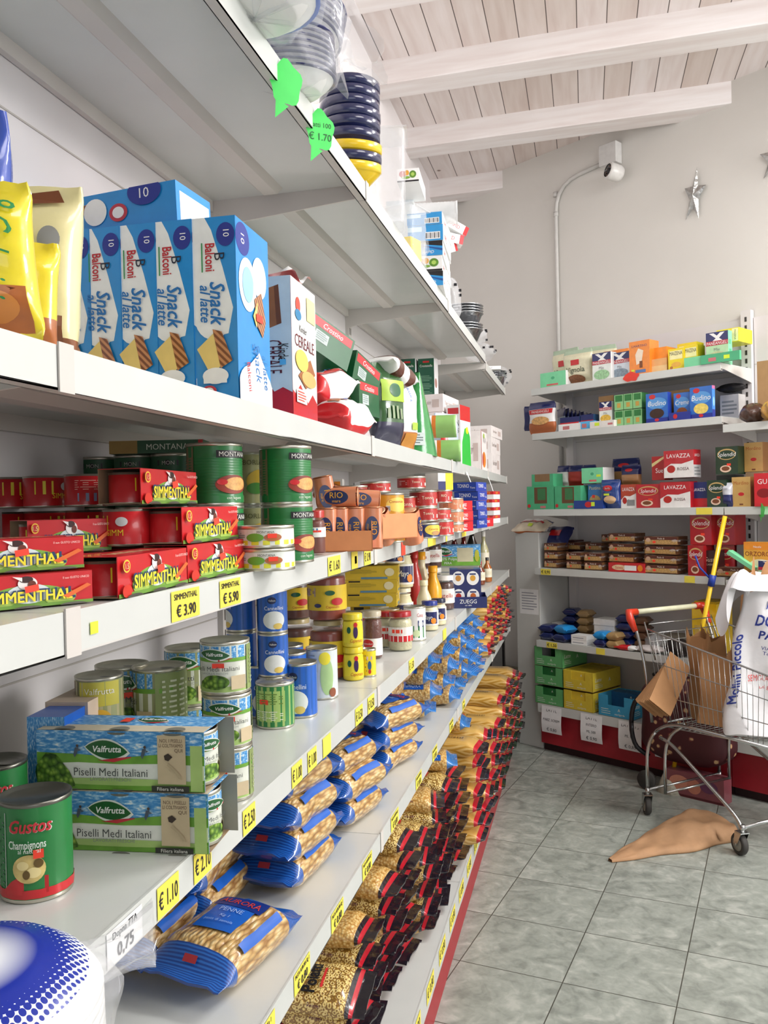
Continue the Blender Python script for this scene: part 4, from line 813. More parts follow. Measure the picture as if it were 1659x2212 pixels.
# two oval tins
for z, w in ((0, 'lower'), (1, 'upper')):
    t = can('tin', .043, .033, M('#d9e0d8', .4), brand_can('#e3e8e2', [('r', 0, 1, 0, .3, '#dfe03a'), ('e', .5, .5, .05, .28, '#6aa83a'), ('e', .6, .5, .05, .25, '#b0683a'), ('l', .3, .44, .35, .85, 4, '#8a9290'), ('t', 'MONTANA', .56, .86, .16, '#303030', .1), ('r', .57, .62, .45, .75, '#f4452f')]), label=w + ' of two flat white and yellow tins in front of the green columns', group='flat yellow tins'); q = atd(573 + z * -1, 1106, 1.30); place(t, (q.x, q.y, ZC + z * .034))
t = can('tin', .04, .033, M('#d9e0d8', .4), brand_can('#e3e8e2', [('r', 0, 1, 0, .3, '#dfe03a'), ('e', .55, .5, .06, .28, '#3f7a2a')]), label='flat yellow tin half hidden left of the pair', group='flat yellow tins'); q = atd(533, 1106, 1.42); place(t, (q.x, q.y, ZC))
t = jar('sauce_jar', .022, .086, M('#6b2a18', .4), '#b5261f', 'small dark red sauce jar with a red lid beside the green tins', art=lambda f: (f.rect(.3, .6, .5, .9, M('#5a8fc0', .5)), f.rect(.45, .65, .5, .7, ORG)), lab=(.4, .62)); q = at(680, 1198, ZC); place(t, (q.x, q.y, ZC))
t = carton('tuna_box', .045, .03, .024, YE, {'front': lambda f: (f.text('PASTA', .5, .65, .3, BLACK, rot=180, maxw=.8), f.text('ACCIU', .5, .3, .25, BLACK, rot=180, maxw=.8))}); tag(t, 'small yellow anchovy paste box at the shelf front', 'box'); g = fbx(692, 1190, 722, 1190, 1165, .03); place(t, g['loc'], g['rz'] + .1)
# orange trays with tuna packs
OR = M('#e0925e', .6, var=.06); RIOB = M('#d98a62', .35, coat=.5, bump=.15)
def tray(w, d, h, hb, label, name='display_tray', col=OR, art=None):
    """open front tray: low front, sloping sides, high back"""
    b = MB(); t_ = .002; x, y = w / 2, d / 2
    b.box(-x, x, -y, y, 0, t_, col); b.box(-x, x, -y, -y + t_, 0, h, col); b.box(-x, x, y - t_, y, 0, hb, col)
    for s_ in (-1, 1):
        X0, X1 = (s_ * x, s_ * (x - t_)); P = [(-y, 0), (y, 0), (y, hb), (y * .2, hb * .9), (-y * .3, h), (-y, h)]
        b.raw([(X, yy, zz) for X in (X0, X1) for yy, zz in P], [tuple(range(6)), tuple(range(11, 5, -1))] + [(i, (i + 1) % 6, (i + 1) % 6 + 6, i + 6) for i in range(6)], col)
    if art: art(flat_frame(b, (-x, -y, 0), (1, 0, 0), (0, 0, 1), w, h))
    return tag(b.build(name), label, 'tray')
def rio(label, l=.085, w=.05, th=.045, group='orange tuna packs'):
    t = empty('tuna_pack', label, 'tuna', group); b = MB(); n = 3
    b.surf(lambda u, v: Vector((l * (v - .5) * (1 + .02 * sin(u * 9)), w / 2 * cos(2 * pi * u) ** 3 * .15 + w / 2 * math.copysign(abs(cos(2 * pi * u)) ** .45, cos(2 * pi * u)) * .87, th / 2 + th / 2 * math.copysign(abs(sin(2 * pi * u)) ** .5, sin(2 * pi * u)))), 20, 6, RIOB, closed_u=True)
    f = flat_frame(b, (-l / 2, -w / 2 - .0006, 0), (1, 0, 0), (0, 0, 1), l, th); f.ell(.5, .5, .3, .33, NAVY); f.text('RIO', .5, .6, .28, INK('#f0b030'), maxw=.4); f.text('mare', .5, .32, .14, INK('#f0b030'), maxw=.3)
    f = flat_frame(b, (-l / 2, -w / 2, th + .0008), (1, 0, 0), (0, 1, 0), l, w); f.ell(.5, .5, .3, .33, NAVY); f.text('RIO', .5, .55, .3, INK('#f0b030'), maxw=.4)
    b.build('wrap', t)
    for s_ in (-1, 1):
        b = MB(); T = Matrix.Translation((s_ * l / 2, 0, th / 2)) @ Matrix.Rotation(pi / 2 * s_, 4, 'Y'); b.lathe([(w * .40, 0, M('#c98058', .3, metal=.5)), (w * .42, .002), (w * .36, .003), (0, .003)], M('#d8a07c', .3, metal=.5), 18, T=T); b.build('tin_end', t)
    return t
t = tray(.115, .13, .042, .085, 'orange open cardboard tray of tuna packs at the shelf front', art=None); TQ = atd(745, 1106, 1.82); place(t, (TQ.x, TQ.y, ZC), R(14))
rp = rio('orange tuna pack standing in the front tray, leftmost')
labs = ['orange tuna pack standing in the front tray, leftmost', 'orange tuna pack standing in the front tray, second from the left', 'orange tuna pack standing in the front tray, third from the left', 'orange tuna pack standing in the front tray, at its right end', 'orange tuna pack lying across the packs in the front tray',
        'tuna pack tilted at the left behind the tray, its name turned sideways', 'tuna pack leaning at the back left, top one', 'tuna pack lying at the back between the trays', 'tuna pack standing in the rear tray, near end', 'tuna pack standing in the rear tray, far end']
pl = [(700, 1.80, .005, 100, 90, 0), (727, 1.82, .005, 100, 90, 0), (762, 1.83, .005, 100, 90, 0), (800, 1.84, .005, 100, 90, 0), (730, 1.86, .09, 10, 0, 0), (682, 1.86, .11, 20, 80, 0), (715, 1.98, .1, 15, 20, 0), (775, 1.9, .085, 18, 5, 0), (815, 2.05, .03, 80, 60, 0), (880, 2.15, .03, 80, 70, 0)]
for i, (u, d, dz, rz, ry, rx) in enumerate(pl):
    o = rp if i == 0 else copy_tree(rp); o['label'] = labs[i]; q = atd(u, 1106, d)
    if i < 4: place(o, (q.x, q.y, ZC + .045), R(14), ry=R(90)); 
    else: place(o, (q.x, q.y, ZC + dz), R(rz), ry=R(ry))
    if i < 4: o.location.x -= .02
t = tray(.16, .12, .06, .1, 'orange open tray behind the front one, sloping towards the aisle'); q = atd(815, 1106, 2.1); place(t, (q.x, q.y, ZC + .012), R(60))
# round tins beyond
tuna = lambda c, nm, cc='#f2e6c8': brand_can(c, [('r', .4, .62, .15, .85, c), ('t', nm, .5, .6, .26, cc, .14), ('r', .56, .66, .15, .5, '#e8e2d8'), ('l', .3, .4, .2, .8, 3, '#d8a8a0')])
cons = brand_can('#e0a02c', [('e', .56, .5, .12, .4, '#f0d060'), ('t', 'Consorcio', .55, .68, .16, '#b5261f', .16), ('b', .44, .48, .15, .45), ('r', .0, .3, 0, 1, '#b98a50')])
consn = brand_can('#1d2b66', [('e', .56, .6, .12, .5, '#e8cf50'), ('t', 'Consorcio', .55, .65, .17, '#b5261f', .16), ('e', .58, .3, .06, .2, '#b98a50')])
k = 0
cls = [(837, 2.15, .066, .056, cons, '#e0a02c', 'wide orange tuna tin standing on another, over the rear tray'), (837, 2.15, 0, .064, cons, '#e0a02c', 'wide orange tuna tin under the other orange one'),
       (760, 2.1, .118, .024, tuna('#9c2a24', 'Tonno'), '#9c2a24', 'flat dark red tin at the top left of the tuna pile'), (760, 2.1, .065, .052, cons, '#e0a02c', 'orange tuna tin beneath the flat dark red one'),
       (812, 2.2, .125, .028, tuna('#b5241e', 'Tonno'), '#b5241e', 'flat red tin with an orange sticker on top of the wide orange tin'), (890, 2.35, .135, .034, tuna('#a8201c', 'Tonno'), '#a8201c', 'flat red tin highest in the middle of the tuna pile'),
       (870, 2.4, .066, .05, tuna('#c33a30', 'Tonno'), '#c33a30', 'red tuna tin second from the top, left of the barcode tin'), (915, 2.42, .085, .046, tuna('#b52a26', 'Tonno'), '#b52a26', 'red tuna tin with a grey label, upper'), (915, 2.42, .045, .04, tuna('#b52a26', 'Tonno'), '#b52a26', 'red tuna tin with a grey label, lower'),
       (875, 2.42, .0, .062, tuna('#c9c6c2', 'Tonno', '#a33'), '#c9c6c2', 'silver tuna tin behind the glass jar'), (945, 2.52, .045, .035, tuna('#c23a34', 'Tonno'), '#c23a34', 'red tuna tin with a round sticker, upper of the front pair'), (950, 2.5, .0, .045, tuna('#c8342e', 'Tonno'), '#c8342e', 'red tuna tin at the shelf front, lower of the pair'),
       (918, 2.36, 0, .042, consn, '#1d2b66', 'navy and yellow tuna tin at the shelf front'), (950, 2.62, .095, .04, tuna('#b5241e', 'RIO'), '#b5241e', 'red tuna tin behind the white lidded carton'), (975, 2.75, .07, .04, tuna('#d9825a', 'Rio'), '#d9825a', 'orange wrapped tin beside the blue tuna boxes'), (975, 2.75, .03, .04, tuna('#d9825a', 'Rio'), '#d9825a', 'orange wrapped tin below its twin beside the blue tuna boxes'), (975, 2.75, .0, .03, tuna('#d9825a', 'Rio'), '#d9825a', 'orange wrapped tin at the bottom beside the blue tuna boxes'), (720, 2.05, .0, .06, cons, '#e0a02c', 'orange tin hidden behind the front tray')]
for u, d, z, h, art, col, lb in cls:
    q = atd(u, 1106, d); t = can('tuna_tin', .042 if u in (837,) else .039, h, M(col, .35, coat=.3), art, label=lb, group='round tuna tins', n=22, a_from=-60); place(t, (q.x, q.y, ZC + z))
t = jar('tuna_jar', .037, .098, M('#c98a72', .5), '#b9b2a4', 'glass jar of tuna fillets beside the rear tray', art=lambda f: f.text('Tonno', .5, .5, .3, INK('#6a3a2a'), maxw=.3), lab=(.3, .5), labc='#d8c0a8'); q = at(872, 1152, ZC); place(t, (q.x, q.y, ZC))
def stackbox(u, d, zs, w, dp, h, col, art, label, cat='box', rz=80, group=None, name='tuna_box', z0=None):
    q = atd(u, 1106, d)
    for i in range(zs):
        t = carton(name, w, dp, h - .001, M(col, .4, coat=.2), {'front': art, 'left': art, 'top': art}); tag(t, label + ', ' + (['lowest', 'second from the bottom', 'third from the bottom', 'fourth from the bottom', 'fifth from the bottom', 'sixth from the bottom'][i]) + ' of the stack', cat, group or label); place(t, (q.x + .003 * (i % 2), q.y - .004 * (i % 3), (z0 or ZC) + i * h), R(rz + 2 * (i % 2)))
stackbox(1016, 3.2, 5, .13, .09, .034, '#1d3f9e', lambda f: (f.text('TONNO', .45, .6, .42, WHT, maxw=.5), f.text('Tuna', .85, .4, .2, WHT)), 'blue tuna box under the hanging ribbon', group='blue tuna boxes')
stackbox(990, 2.85, 3, .13, .06, .034, '#c51f2a', lambda f: (f.text('TONNO', .3, .6, .35, WHT, maxw=.4), f.lines(.1, .5, .15, .35, 2, WHT)), 'red tuna box at the shelf front', group='red tuna boxes')
stackbox(1040, 3.35, 1, .12, .06, .034, '#c51f2a', lambda f: f.text('TONNO', .4, .6, .35, WHT, maxw=.4), 'single red tuna box past the blue ones', group='red tuna box')
stackbox(1056, 3.9, 4, .12, .07, .036, '#e9e4e2', lambda f: (f.rect(0, 1, .6, 1, REDP), f.text('GRATIS', .5, .8, .25, INK('#f0c23c'), maxw=.6)), 'white and red multipack box at the far end', group='white and red multipack boxes')
t = carton('tuna_box', .07, .05, .05, M('#e6e2dc', .4), {'front': lambda f: (f.rect(0, 1, 0, .5, NAVY), f.rect(.5, 1, .0, 1, YE))}); tag(t, 'white, blue and yellow carton on top of the red tins', 'carton'); q = atd(950, 1106, 2.6); place(t, (q.x, q.y, ZC + .135), R(60))
t = carton('tuna_box', .1, .05, .03, M('#d9d6d0', .45), {'front': lambda f: (f.rect(.1, .7, .1, .8, GREY), f.rect(.8, .95, .2, .8, ORA))}); tag(t, 'grey and white flat box under the shelf above, behind the tuna packs', 'box'); q = atd(700, 1106, 2.15); place(t, (q.x, q.y, ZC + .13), R(10))
# ================================================================ shelf D: vegetables, sauces
ZD = SZ['D'] + .0005
def put(t, u, v, z=ZD, back=0, rz=0):
    """stand a thing so that its foot touches the shelf at the pixel; back = its radius"""
    q = at(u, v, z); d = Vector((q.x, q.y, 0)).normalized(); q = q + d * back; place(t, (q.x, q.y, z), R(rz)); return q
def gust(fr):
    fr.rect(0, 1, 0, 1, GREEN); fr.rect(.3, .47, .05, .95, M('#b9c7bb', .45)); fr.lines(.31, .455, .1, .9, 18, INK('#6f7f78'), .35); fr.rect(0, 1, 0, .1, REDP); fr.strip([(.46, .05, .1), (.5, .05, .2), (.54, .05, .26), (.66, .05, .24)], REDP)
    fr.ell(.58, .34, .07, .16, M('#d6c07a', .45, var=.25, scale=60)); fr.ell(.555, .38, .025, .05, M('#f0dfa0', .4)); fr.ell(.6, .3, .03, .06, M('#f0dfa0', .4)); fr.ell(.62, .4, .02, .05, M('#6a5428', .5)); fr.ell(.57, .28, .015, .05, M('#6a5428', .5))
    fr.text('Gustos', .585, .82, .15, INK('#f2dede'), maxw=.18, shear=.2); fr.text('Gustos', .584, .822, .14, INK('#c8323c'), maxw=.17, shear=.2, bold=.02); fr.text('Champignons', .575, .62, .09, INK('#e6efe6'), maxw=.15, bold=.012); fr.text('al naturale', .59, .55, .05, INK('#e6efe6'), maxw=.1); fr.rect(.6, .64, .46, .56, ORG)
t = can('tin', .0385, .108, GREEN, gust, n=40, lid=TIND, label='large green mushroom tin at the near left of the vegetable shelf', cat='tin', a_from=-95, open_top=True); put(t, 82, 1950, back=.038)
# three-tin pea packs
def pea_pack(label, gap):
    g = BX(88, 1832, 452, 1845, 1706, ZD, .078); w, h, d = g['w'], g['h'], .078; t = empty('pea_tin_pack', label, 'tinned peas', 'three-tin pea packs'); b = MB(); x, y = w / 2, d / 2; th = .0008
    b.box(-x, x, -y, -y + th, 0, h, SKYB); b.box(-x, x + .012, y - th, y, 0, h + .0, M('#8f9088', .7)); b.box(-x, x, -y, y, h - th, h, SKYB, {'bottom': CARD}); b.box(-x, x, -y, y, 0, th, CARD); b.box(-x - th, -x, -y, y, 0, h, SKYB)
    f = flat_frame(b, (-x, -y, 0), (1, 0, 0), (0, 0, 1), w, h); valf_pack(f)
    for k in (.5, .83): f.ell(k, 1.0, .055, .04, M('#6a6a60', .6)); f.ell(k, 0, .055, .03, M('#6a6a60', .6))
    f = flat_frame(b, (-x, -y, h), (1, 0, 0), (0, 1, 0), w, d); f.rect(0, 1, 0, .35, M('#c9c0a8', .7)); valf_logo(f, .6, .68, .1, .16); f.rect(.42, .48, .5, .75, ORG)
    for k in (.17, .5, .83): f.ell(k, .0, .06, .18, M('#7a7a70', .6))
    b.build('sleeve', t, bevel=.001)
    for i in range(3):
        c = can('tin_of_peas', w / 6 * .93, h - .006, M('#dfe3d6', .4), valf_can_art(st=False), n=24, a_from=-30 if i == 2 else -90); bb = [c]
        for ch in list(c.children): ch.parent = t; ch.location = (-x + (i + .5) * w / 3 + (.004 if i == 2 else 0), 0, .002); ch.name = 'can_' + ch.name.split('.')[0]
        bpy.data.objects.remove(c)
    return t, g
t, g = pea_pack('pea tin pack underneath, standing on the vegetable shelf', 0); place(t, g['loc'], g['rz']); hpk = g['h']
t, g = pea_pack('pea tin pack on top, with an orange sticker on its lid side', 0); place(t, (g['loc'][0] - .004, g['loc'][1] + .003, ZD + hpk + .0015), g['rz'] - .01)
# more stock behind the packs
def bluebox(f): f.rect(0, 1, 0, 1, SKYB); f.leaf(.2, .8, .5, .25, M('#1d5d2b', .35)); f.text('Valfrutta', .5, .5, .12, WHT, rot=-90, maxw=.4)
for i, (u, d, w, h, lb) in enumerate([(65, 1.10, .05, .16, 'tall blue vegetable carton at the left, behind the mushroom tin'), (112, 1.16, .06, .165, 'pale pink and white carton beside the tall blue one')]):
    t = carton('veg_carton', w, .2, h, BLU2 if i == 0 else M('#cdb9a6', .6), {'front': bluebox if i == 0 else (lambda f: (f.lines(.1, .9, .2, .6, 6, GREY), f.ell(.4, .8, .3, .1, WHT)))}); tag(t, lb, 'carton', 'cartons behind the pea packs'); q = atd(u, 1106, d); place(t, (q.x, q.y + .1, ZD), R(8))
t = can('tin', .035, .12, GREEN, gust, label='green mushroom tin cut by the left edge, behind the large one', lid=TIND); q = atd(-22, 1106, 1.05); place(t, (q.x, q.y, ZD + .02)); t.location.z = ZD
vc = valf_can_art()
cx = [(205, 1.22, 0, 'corn'), (205, 1.22, 1, 'corn'), (255, 1.3, 0, ''), (255, 1.3, 1, 'st'), (335, 1.28, 0, ''), (335, 1.28, 1, ''), (400, 1.45, 0, ''), (400, 1.45, 1, ''), (455, 1.33, 2, '')]
corn = brand_can('#b9b48a', [('r', 0, .4, 0, 1, '#8a7a60'), ('r', .42, .7, .6, 1, '#c9c04a'), ('t', 'Valfrutta', .56, .85, .1, '#f0efe0', .2), ('e', .56, .35, .08, .2, '#e0b23a')])
for i, (u, d, z, k) in enumerate(cx):
    if i == 8: continue
    t = can('tin', .039 if k != 'corn' else .033, .095, M('#9aa070', .4), corn if k == 'corn' else valf_can_art('Borlotti' if i in (6, 7) else 'Piselli Medi', st=k == 'st'), n=24, label='shaded vegetable tin behind the pea packs, ' + ['lower corn tin', 'upper corn tin with a yellow picture', 'lower one of the second column', 'upper one of the second column, red sticker', 'lower one of the third column', 'upper one of the third column', 'lower one of the last column', 'upper one of the last column'][i], group='shaded vegetable tins', a_from=[-90, -80, -60, -60, -140, -150, -80, -80][i]); q = atd(u, 1106, d); place(t, (q.x, q.y, ZD + (z) * .0955))
for z in range(3):
    t = can('tin', .0355, .0765, M('#dfe3d6', .4), valf_can_art(), label='pea tin in the column beside the packs, ' + ['lowest', 'middle', 'topmost, with a red sticker across its name'][z], group='column of pea tins', a_from=-90 + 18 * (z == 1) - 0); 
    q = atd(480, 1106, 1.26); place(t, (q.x + (.0 if z != 2 else -.001), q.y, ZD + z * .077))
gr = brand_can('#9db86a', [('r', .0, .32, 0, 1, '#b9a070'), ('r', .36, .64, .12, .9, '#a4c46c'), ('l', .38, .62, .15, .4, 5, '#eef2dc'), ('l', .38, .62, .55, .85, 5, '#6a8a3a'), ('r', .42, .5, .56, .68, '#f4452f'), ('p', [(.33, 0), (.34, .3), (.35, .3), (.36, 0)], '#3a2a22')])
t = can('tin', .037, .086, GREEN, gr, label='short green bean tin standing alone at the shelf front', a_from=-90); put(t, 596, 1576, back=.037)
cann = brand_can(M('#1c5aae', .35, coat=.3, var=.15, scale=12), [('e', .52, .28, .12, .24, '#e9ecea'), ('e', .56, .12, .05, .08, '#e3c66a'), ('e', .5, .8, .045, .09, '#1a2450'), ('t', 'Valbon', .5, .8, .05, '#e8e8e8', .07), ('t', 'Cannellini', .52, .6, .1, '#eef2f8', .2), ('r', .2, .3, .1, .9, '#8fa9c9')])
bean = lambda st: cann
for i, (u, v, r, h, af, lb) in enumerate([(563, 1552, .032, .105, -60, 'blue bean tin at the left behind the short green one'), (650, 1552, .034, .108, -95, 'blue cannellini tin with a bean picture at the shelf front'), (600, 1535, .03, .1, -120, 'blue bean tin behind the front pair'), (630, 1522, .034, .108, -90, 'blue bean tin whose lid shows behind the cannellini tin'), (625, 1500, .034, .108, -90, 'blue bean tin at the back of the open tins')]):
    t = can('tin', r, h, BLU2, cann, label=lb, group='blue bean tins', a_from=af); put(t, u, v, back=r)
for z in range(3):
    for u, d, nm in ((583, 1.72, 'column'), (515, 1.75, 'dim column farther left')):
        t = can('tin', .030, .086, BLU2, cann, label='tall blue cannellini tin in the stacked ' + nm + ', ' + ['lowest', 'middle', 'topmost'][z], group='stacked cannellini tins', a_from=-70 if u > 550 else -150); q = atd(u, 1106, d); place(t, (q.x, q.y, ZD + z * .0865))
t = can('tin', .0345, .111, M('#cfd8d6', .4), brand_can('#cdd6d8', [('e', .6, .45, .07, .4, '#a8c98a'), ('e', .58, .85, .06, .14, '#e6d83a'), ('b', .42, .48, .1, .4), ('t', 'Ditta', .47, .6, .05, '#303030', .06), ('e', .66, .1, .04, .1, '#8a4a2a'), ('l', .4, .5, .65, .95, 4, '#a0a8a8')]), label='white tin with a barcode and a pale green drawing'); put(t, 697, 1512, back=.033)
# big jars
tom = M('#8a2c12', .3, coat=.6, var=.2, scale=40); tom2 = M('#53200f', .35, coat=.5, var=.2)
jl = lambda f: (f.rect(.0, 1, 0, 1, M('#e8c62e', .4)), f.rect(.3, .48, .55, .9, M('#c9b0a8', .5)), f.rect(.3, .38, .05, .45, GREY), f.lines(.31, .47, .6, .85, 4, INK('#9a7aa0')), f.ell(.6, .7, .04, .1, DKG), f.ell(.5, .2, .03, .08, NAVY), f.ell(.66, .35, .05, .15, REDP), f.text('Caponata', .62, .15, .1, INK('#b5261f'), maxw=.14))
def bigjar(u, d, z, h, lb, c=tom, r=.048): t = jar('preserve_jar', r, h, c, '#b9a878', lb, art=jl, lab=(.2, .66), labc='#e8c62e', lr=.78, lh=.012, shoulder=.1, group='big tomato preserve jars', fill=.9); q = atd(u, 1106, d); place(t, (q.x, q.y, z), R(-10))
bigjar(704, 2.12, ZD, .142, 'big tomato preserve jar at the bottom of the front pair'); bigjar(702, 2.12, ZD + .1425, .132, 'big tomato preserve jar on top of the front pair')
bigjar(632, 2.25, ZD, .13, 'dark preserve jar at the bottom behind the blue column', tom2); bigjar(630, 2.25, ZD + .1305, .125, 'dark preserve jar above, behind the blue column', tom2)
for z in (0, 1):
    t = jar('caponata_jar', .0255, .08, M('#e6d02e', .35, coat=.4), '#e6d02e', ['yellow wrapped caponata jar at the bottom of its pair', 'yellow wrapped caponata jar on top of its pair'][z], glass=False, lr=.95, shoulder=.2, group='yellow caponata jars'); b = MB(); f = cyl_frame(b, .026, .012, .05, -80); f.rect(.36, .7, 0, 1, M('#ecd92e', .35)); f.ell(.56, .5, .035, .3, M('#3a2050', .4)); f.ell(.56, .85, .03, .12, REDP); f.ell(.46, .6, .03, .16, DKG); f.text('Caponata', .57, .1, .16, INK('#b5261f'), maxw=.2, shear=.3); b.build('label', t); put(t, 764, 1472, back=.027, z=ZD); t.location.z = ZD + z * .0805
t = can('tin', .018, .068, YE, brand_can('#e6d02e', [('l', .4, .5, .1, .9, 5, '#8a7a60'), ('e', .56, .4, .04, .2, '#2a5a8a'), ('r', .5, .62, .65, .8, '#c9b0c0'), ('e', .56, .15, .03, .1, '#b5261f')]), label='very small yellow caponata tin beside the yellow jars', cat='tin'); put(t, 797, 1463, back=.02)
t = jar('sauce_jar', .027, .13, M('#5c2412', .35, coat=.5, bump=.6, scale=120), '#c9bfa6', 'dark roasted pepper jar with a white and red label', art=lambda f: (f.ell(.45, .7, .1, .25, REDP), f.text('pomodori', .45, .7, .12, WHT, maxw=.18)), lab=(.08, .44)); put(t, 806, 1425, back=.027)
wb = M('#c9c4a0', .35, coat=.3, bump=.8, scale=110)
for u, v, h, r, lb in [(866, 1408, .112, .035, 'white onion jar with a red lid at the shelf front'), (836, 1400, .105, .031, 'white onion jar half hidden behind the front one')]:
    t = jar('onion_jar', r, h, wb, '#a81c22', lb, art=lambda f: (f.rect(.2, .8, .5, 1, M('#e8e2dc', .4)), f.rect(.2, .8, 0, .4, REDP), f.rect(.42, .56, .6, .85, ORG)), lab=(.25, .62), group='onion jars'); put(t, u, v, back=r)
t = can('tin', .034, .105, WHT, brand_can('#eceae6', [('r', .45, .7, .05, .45, '#1f7a3a'), ('r', .52, .7, .4, .62, '#20306a'), ('t', 'CANNELL', .6, .5, .12, '#f4f4f4', .14), ('e', .5, .2, .05, .12, '#cfe0b0'), ('t', 'Coop', .56, .8, .12, '#b5261f', .1)]), label='white tin with green beans and a navy band behind the onion jars', a_from=-70); put(t, 897, 1385, back=.03)
for i, (u, d) in enumerate([(752, 2.72), (795, 2.74), (836, 2.78), (815, 2.9)]):
    t = can('tin', .033, .085, WHT, brand_can('#e6e0da', [('r', .3, .7, .3, .8, '#b5261f'), ('t', 'Pelati', .5, .55, .16, '#f4f4f4', .14)]), label='white and red tin behind the yellow packs, ' + ['first from the left', 'second from the left', 'third from the left', 'last from the left'][i], group='white and red tins'); q = atd(u, 1106, d); place(t, (q.x, q.y, ZD))
mayo = M('#e9dfb6', .4, coat=.3); mayl = lambda f: (f.rect(.3, .7, .1, .9, NAVY), f.text('Mayo', .5, .55, .3, WHT, maxw=.16), f.ell(.6, .3, .05, .2, ORA), f.rect(.35, .42, .3, .7, M('#dfe0f0', .4)))
for i, (u, v, h, r, z, lb, lc) in enumerate([(929, 1364, .098, .029, 0, 'small mayonnaise jar with a blue lid at the shelf front', '#22348a'), (948, 1352, .092, .027, 0, 'small mayonnaise jar behind the front one', '#1b2440'), (922, 1358, .0, 0, 0, '', '')][:2]):
    t = jar('mayonnaise_jar', r, h, mayo, lc, lb, art=mayl, lab=(.2, .7), group='mayonnaise jars'); put(t, u, v, back=r)
# yellow boxes stack and jars on top
yb = lambda f: (f.rect(.08, .3, .82, .93, BLACK), f.lines(.1, .6, .45, .75, 4, INK('#b09a2a')), f.ell(.84, .55, .09, .3, M('#e8dcae', .5)), f.rect(.3, .8, .05, .2, M('#5a86a0', .5)))
q = atd(797, 1106, 2.88)
t = carton('crate_box', .15, .10, .084, M('#c9a82a', .5), {'front': yb}); tag(t, 'plain yellow carton under the three-box stack', 'box', 'yellow boxes'); place(t, (q.x - .01, q.y + .06, ZD), R(14))
for z in range(3):
    t = carton('bouillon_box', .175, .14, .044, M('#d6b42c', .5), {'front': yb, 'right': yb}); tag(t, 'flat yellow box in the stack of three, ' + ['lowest', 'middle', 'topmost'][z], 'box', 'stacked flat yellow boxes'); place(t, (q.x + .002 * z, q.y + .02, ZD + .0865 + z * .0445), R(8 + z))
for i, (u, d, z, h, r, lb) in enumerate([(868, 3.0, .131, .135, .036, 'large mayonnaise jar on top of its twin, right of the yellow boxes'), (866, 3.0, 0, .13, .036, 'large mayonnaise jar carrying another'), (812, 2.9, .221, .07, .038, 'squat mayonnaise jar lying low on the yellow boxes'), (768, 2.9, .221, .055, .034, 'glass jar at the left on the yellow boxes'),
      (848, 2.9, .221, .07, .036, 'squat mayonnaise jar at the right end on the yellow boxes')]):
    t = jar('mayonnaise_jar', r, h, mayo, '#e8e2c6' if i != 3 else '#1c2a6a', lb, art=mayl, lab=(.1, .62), lr=.8, shoulder=.3, group='mayonnaise jars'); q2 = atd(u, 1106, d); place(t, (q2.x, q2.y, ZD + z), R(15))
def bottle(name, r, h, c, capc, label, art=None, neck=.35, cat='bottle', lab=(.2, .55), labc='#ece6d0', group=None):
    t = empty(name, label, cat, group); b = MB(); b.lathe([(0, 0), (r * .9, .001), (r, .006), (r, h * .55), (r * .85, h * .63), (r * neck, h * .78), (r * neck, h * .92), (0, h * .92)], c, 20); b.build('body', t)
    b = MB(); b.lathe([(r * neck * 1.12, h * .88), (r * neck * 1.12, h), (0, h)], M(capc, .35), 16); b.build('cap', t)
    if art: b = MB(); f = cyl_frame(b, r + .0004, h * lab[0], h * (lab[1] - lab[0])); f.rect(.2, .8, 0, 1, M(labc, .4)); art(f); b.build('label', t)
    return t
for i, (u, v, d, z, h, r, c, cc, lb) in enumerate([(892, 0, 3.2, 0, .25, .03, '#b5261f', '#b5261f', 'red ketchup bottle behind the mayonnaise jars'), (908, 0, 3.25, 0, .24, .028, '#e9dfb6', '#e9a21c', 'upright squeeze bottle with an orange collar'), (932, 0, 3.2, 0, .19, .032, '#f0a81c', '#f0a81c', 'bright orange topped mustard bottle'), (912, 0, 3.05, .0, .15, .027, '#d9cfae', '#e9dfb6', 'cream sauce bottle at the middle of the group')]):
    t = bottle('sauce_bottle', r, h, M(c, .35, coat=.4), cc, lb, neck=.5, group='sauce bottles'); q2 = atd(u, 1106, d); place(t, (q2.x, q2.y, ZD))
nut = M('#4a1f12', .3, coat=.6)
for i, (u, d, z, h, r, lc, lb) in enumerate([(957, 3.42, 0, .135, .038, '#f0eee8', 'chocolate spread jar with a white lid at the shelf front'), (905, 3.6, .15, .12, .042, '#f0eee8', 'chocolate spread jar with a white lid, high at the back'), (932, 3.65, .15, .125, .04, '#e07a1c', 'chocolate spread jar with an orange label, high at the back'), (905, 3.6, .0, .149, .042, '#f0eee8', 'chocolate spread jar underneath the white lidded one'), (932, 3.65, 0, .149, .04, '#f0eee8', 'chocolate spread jar underneath the orange one')]):
    t = jar('chocolate_spread_jar', r, h, nut, lc, lb, art=lambda f: (f.rect(.3, .7, .2, .9, M('#e8e0d4', .4)), f.text('Nutella', .5, .55, .3, INK('#b5261f'), maxw=.3), f.rect(.3, .42, .1, .5, ORA)), lab=(.2, .62), lh=.018, group='chocolate spread jars'); q2 = atd(u, 1106, d); place(t, (q2.x, q2.y, ZD + z), R(10))
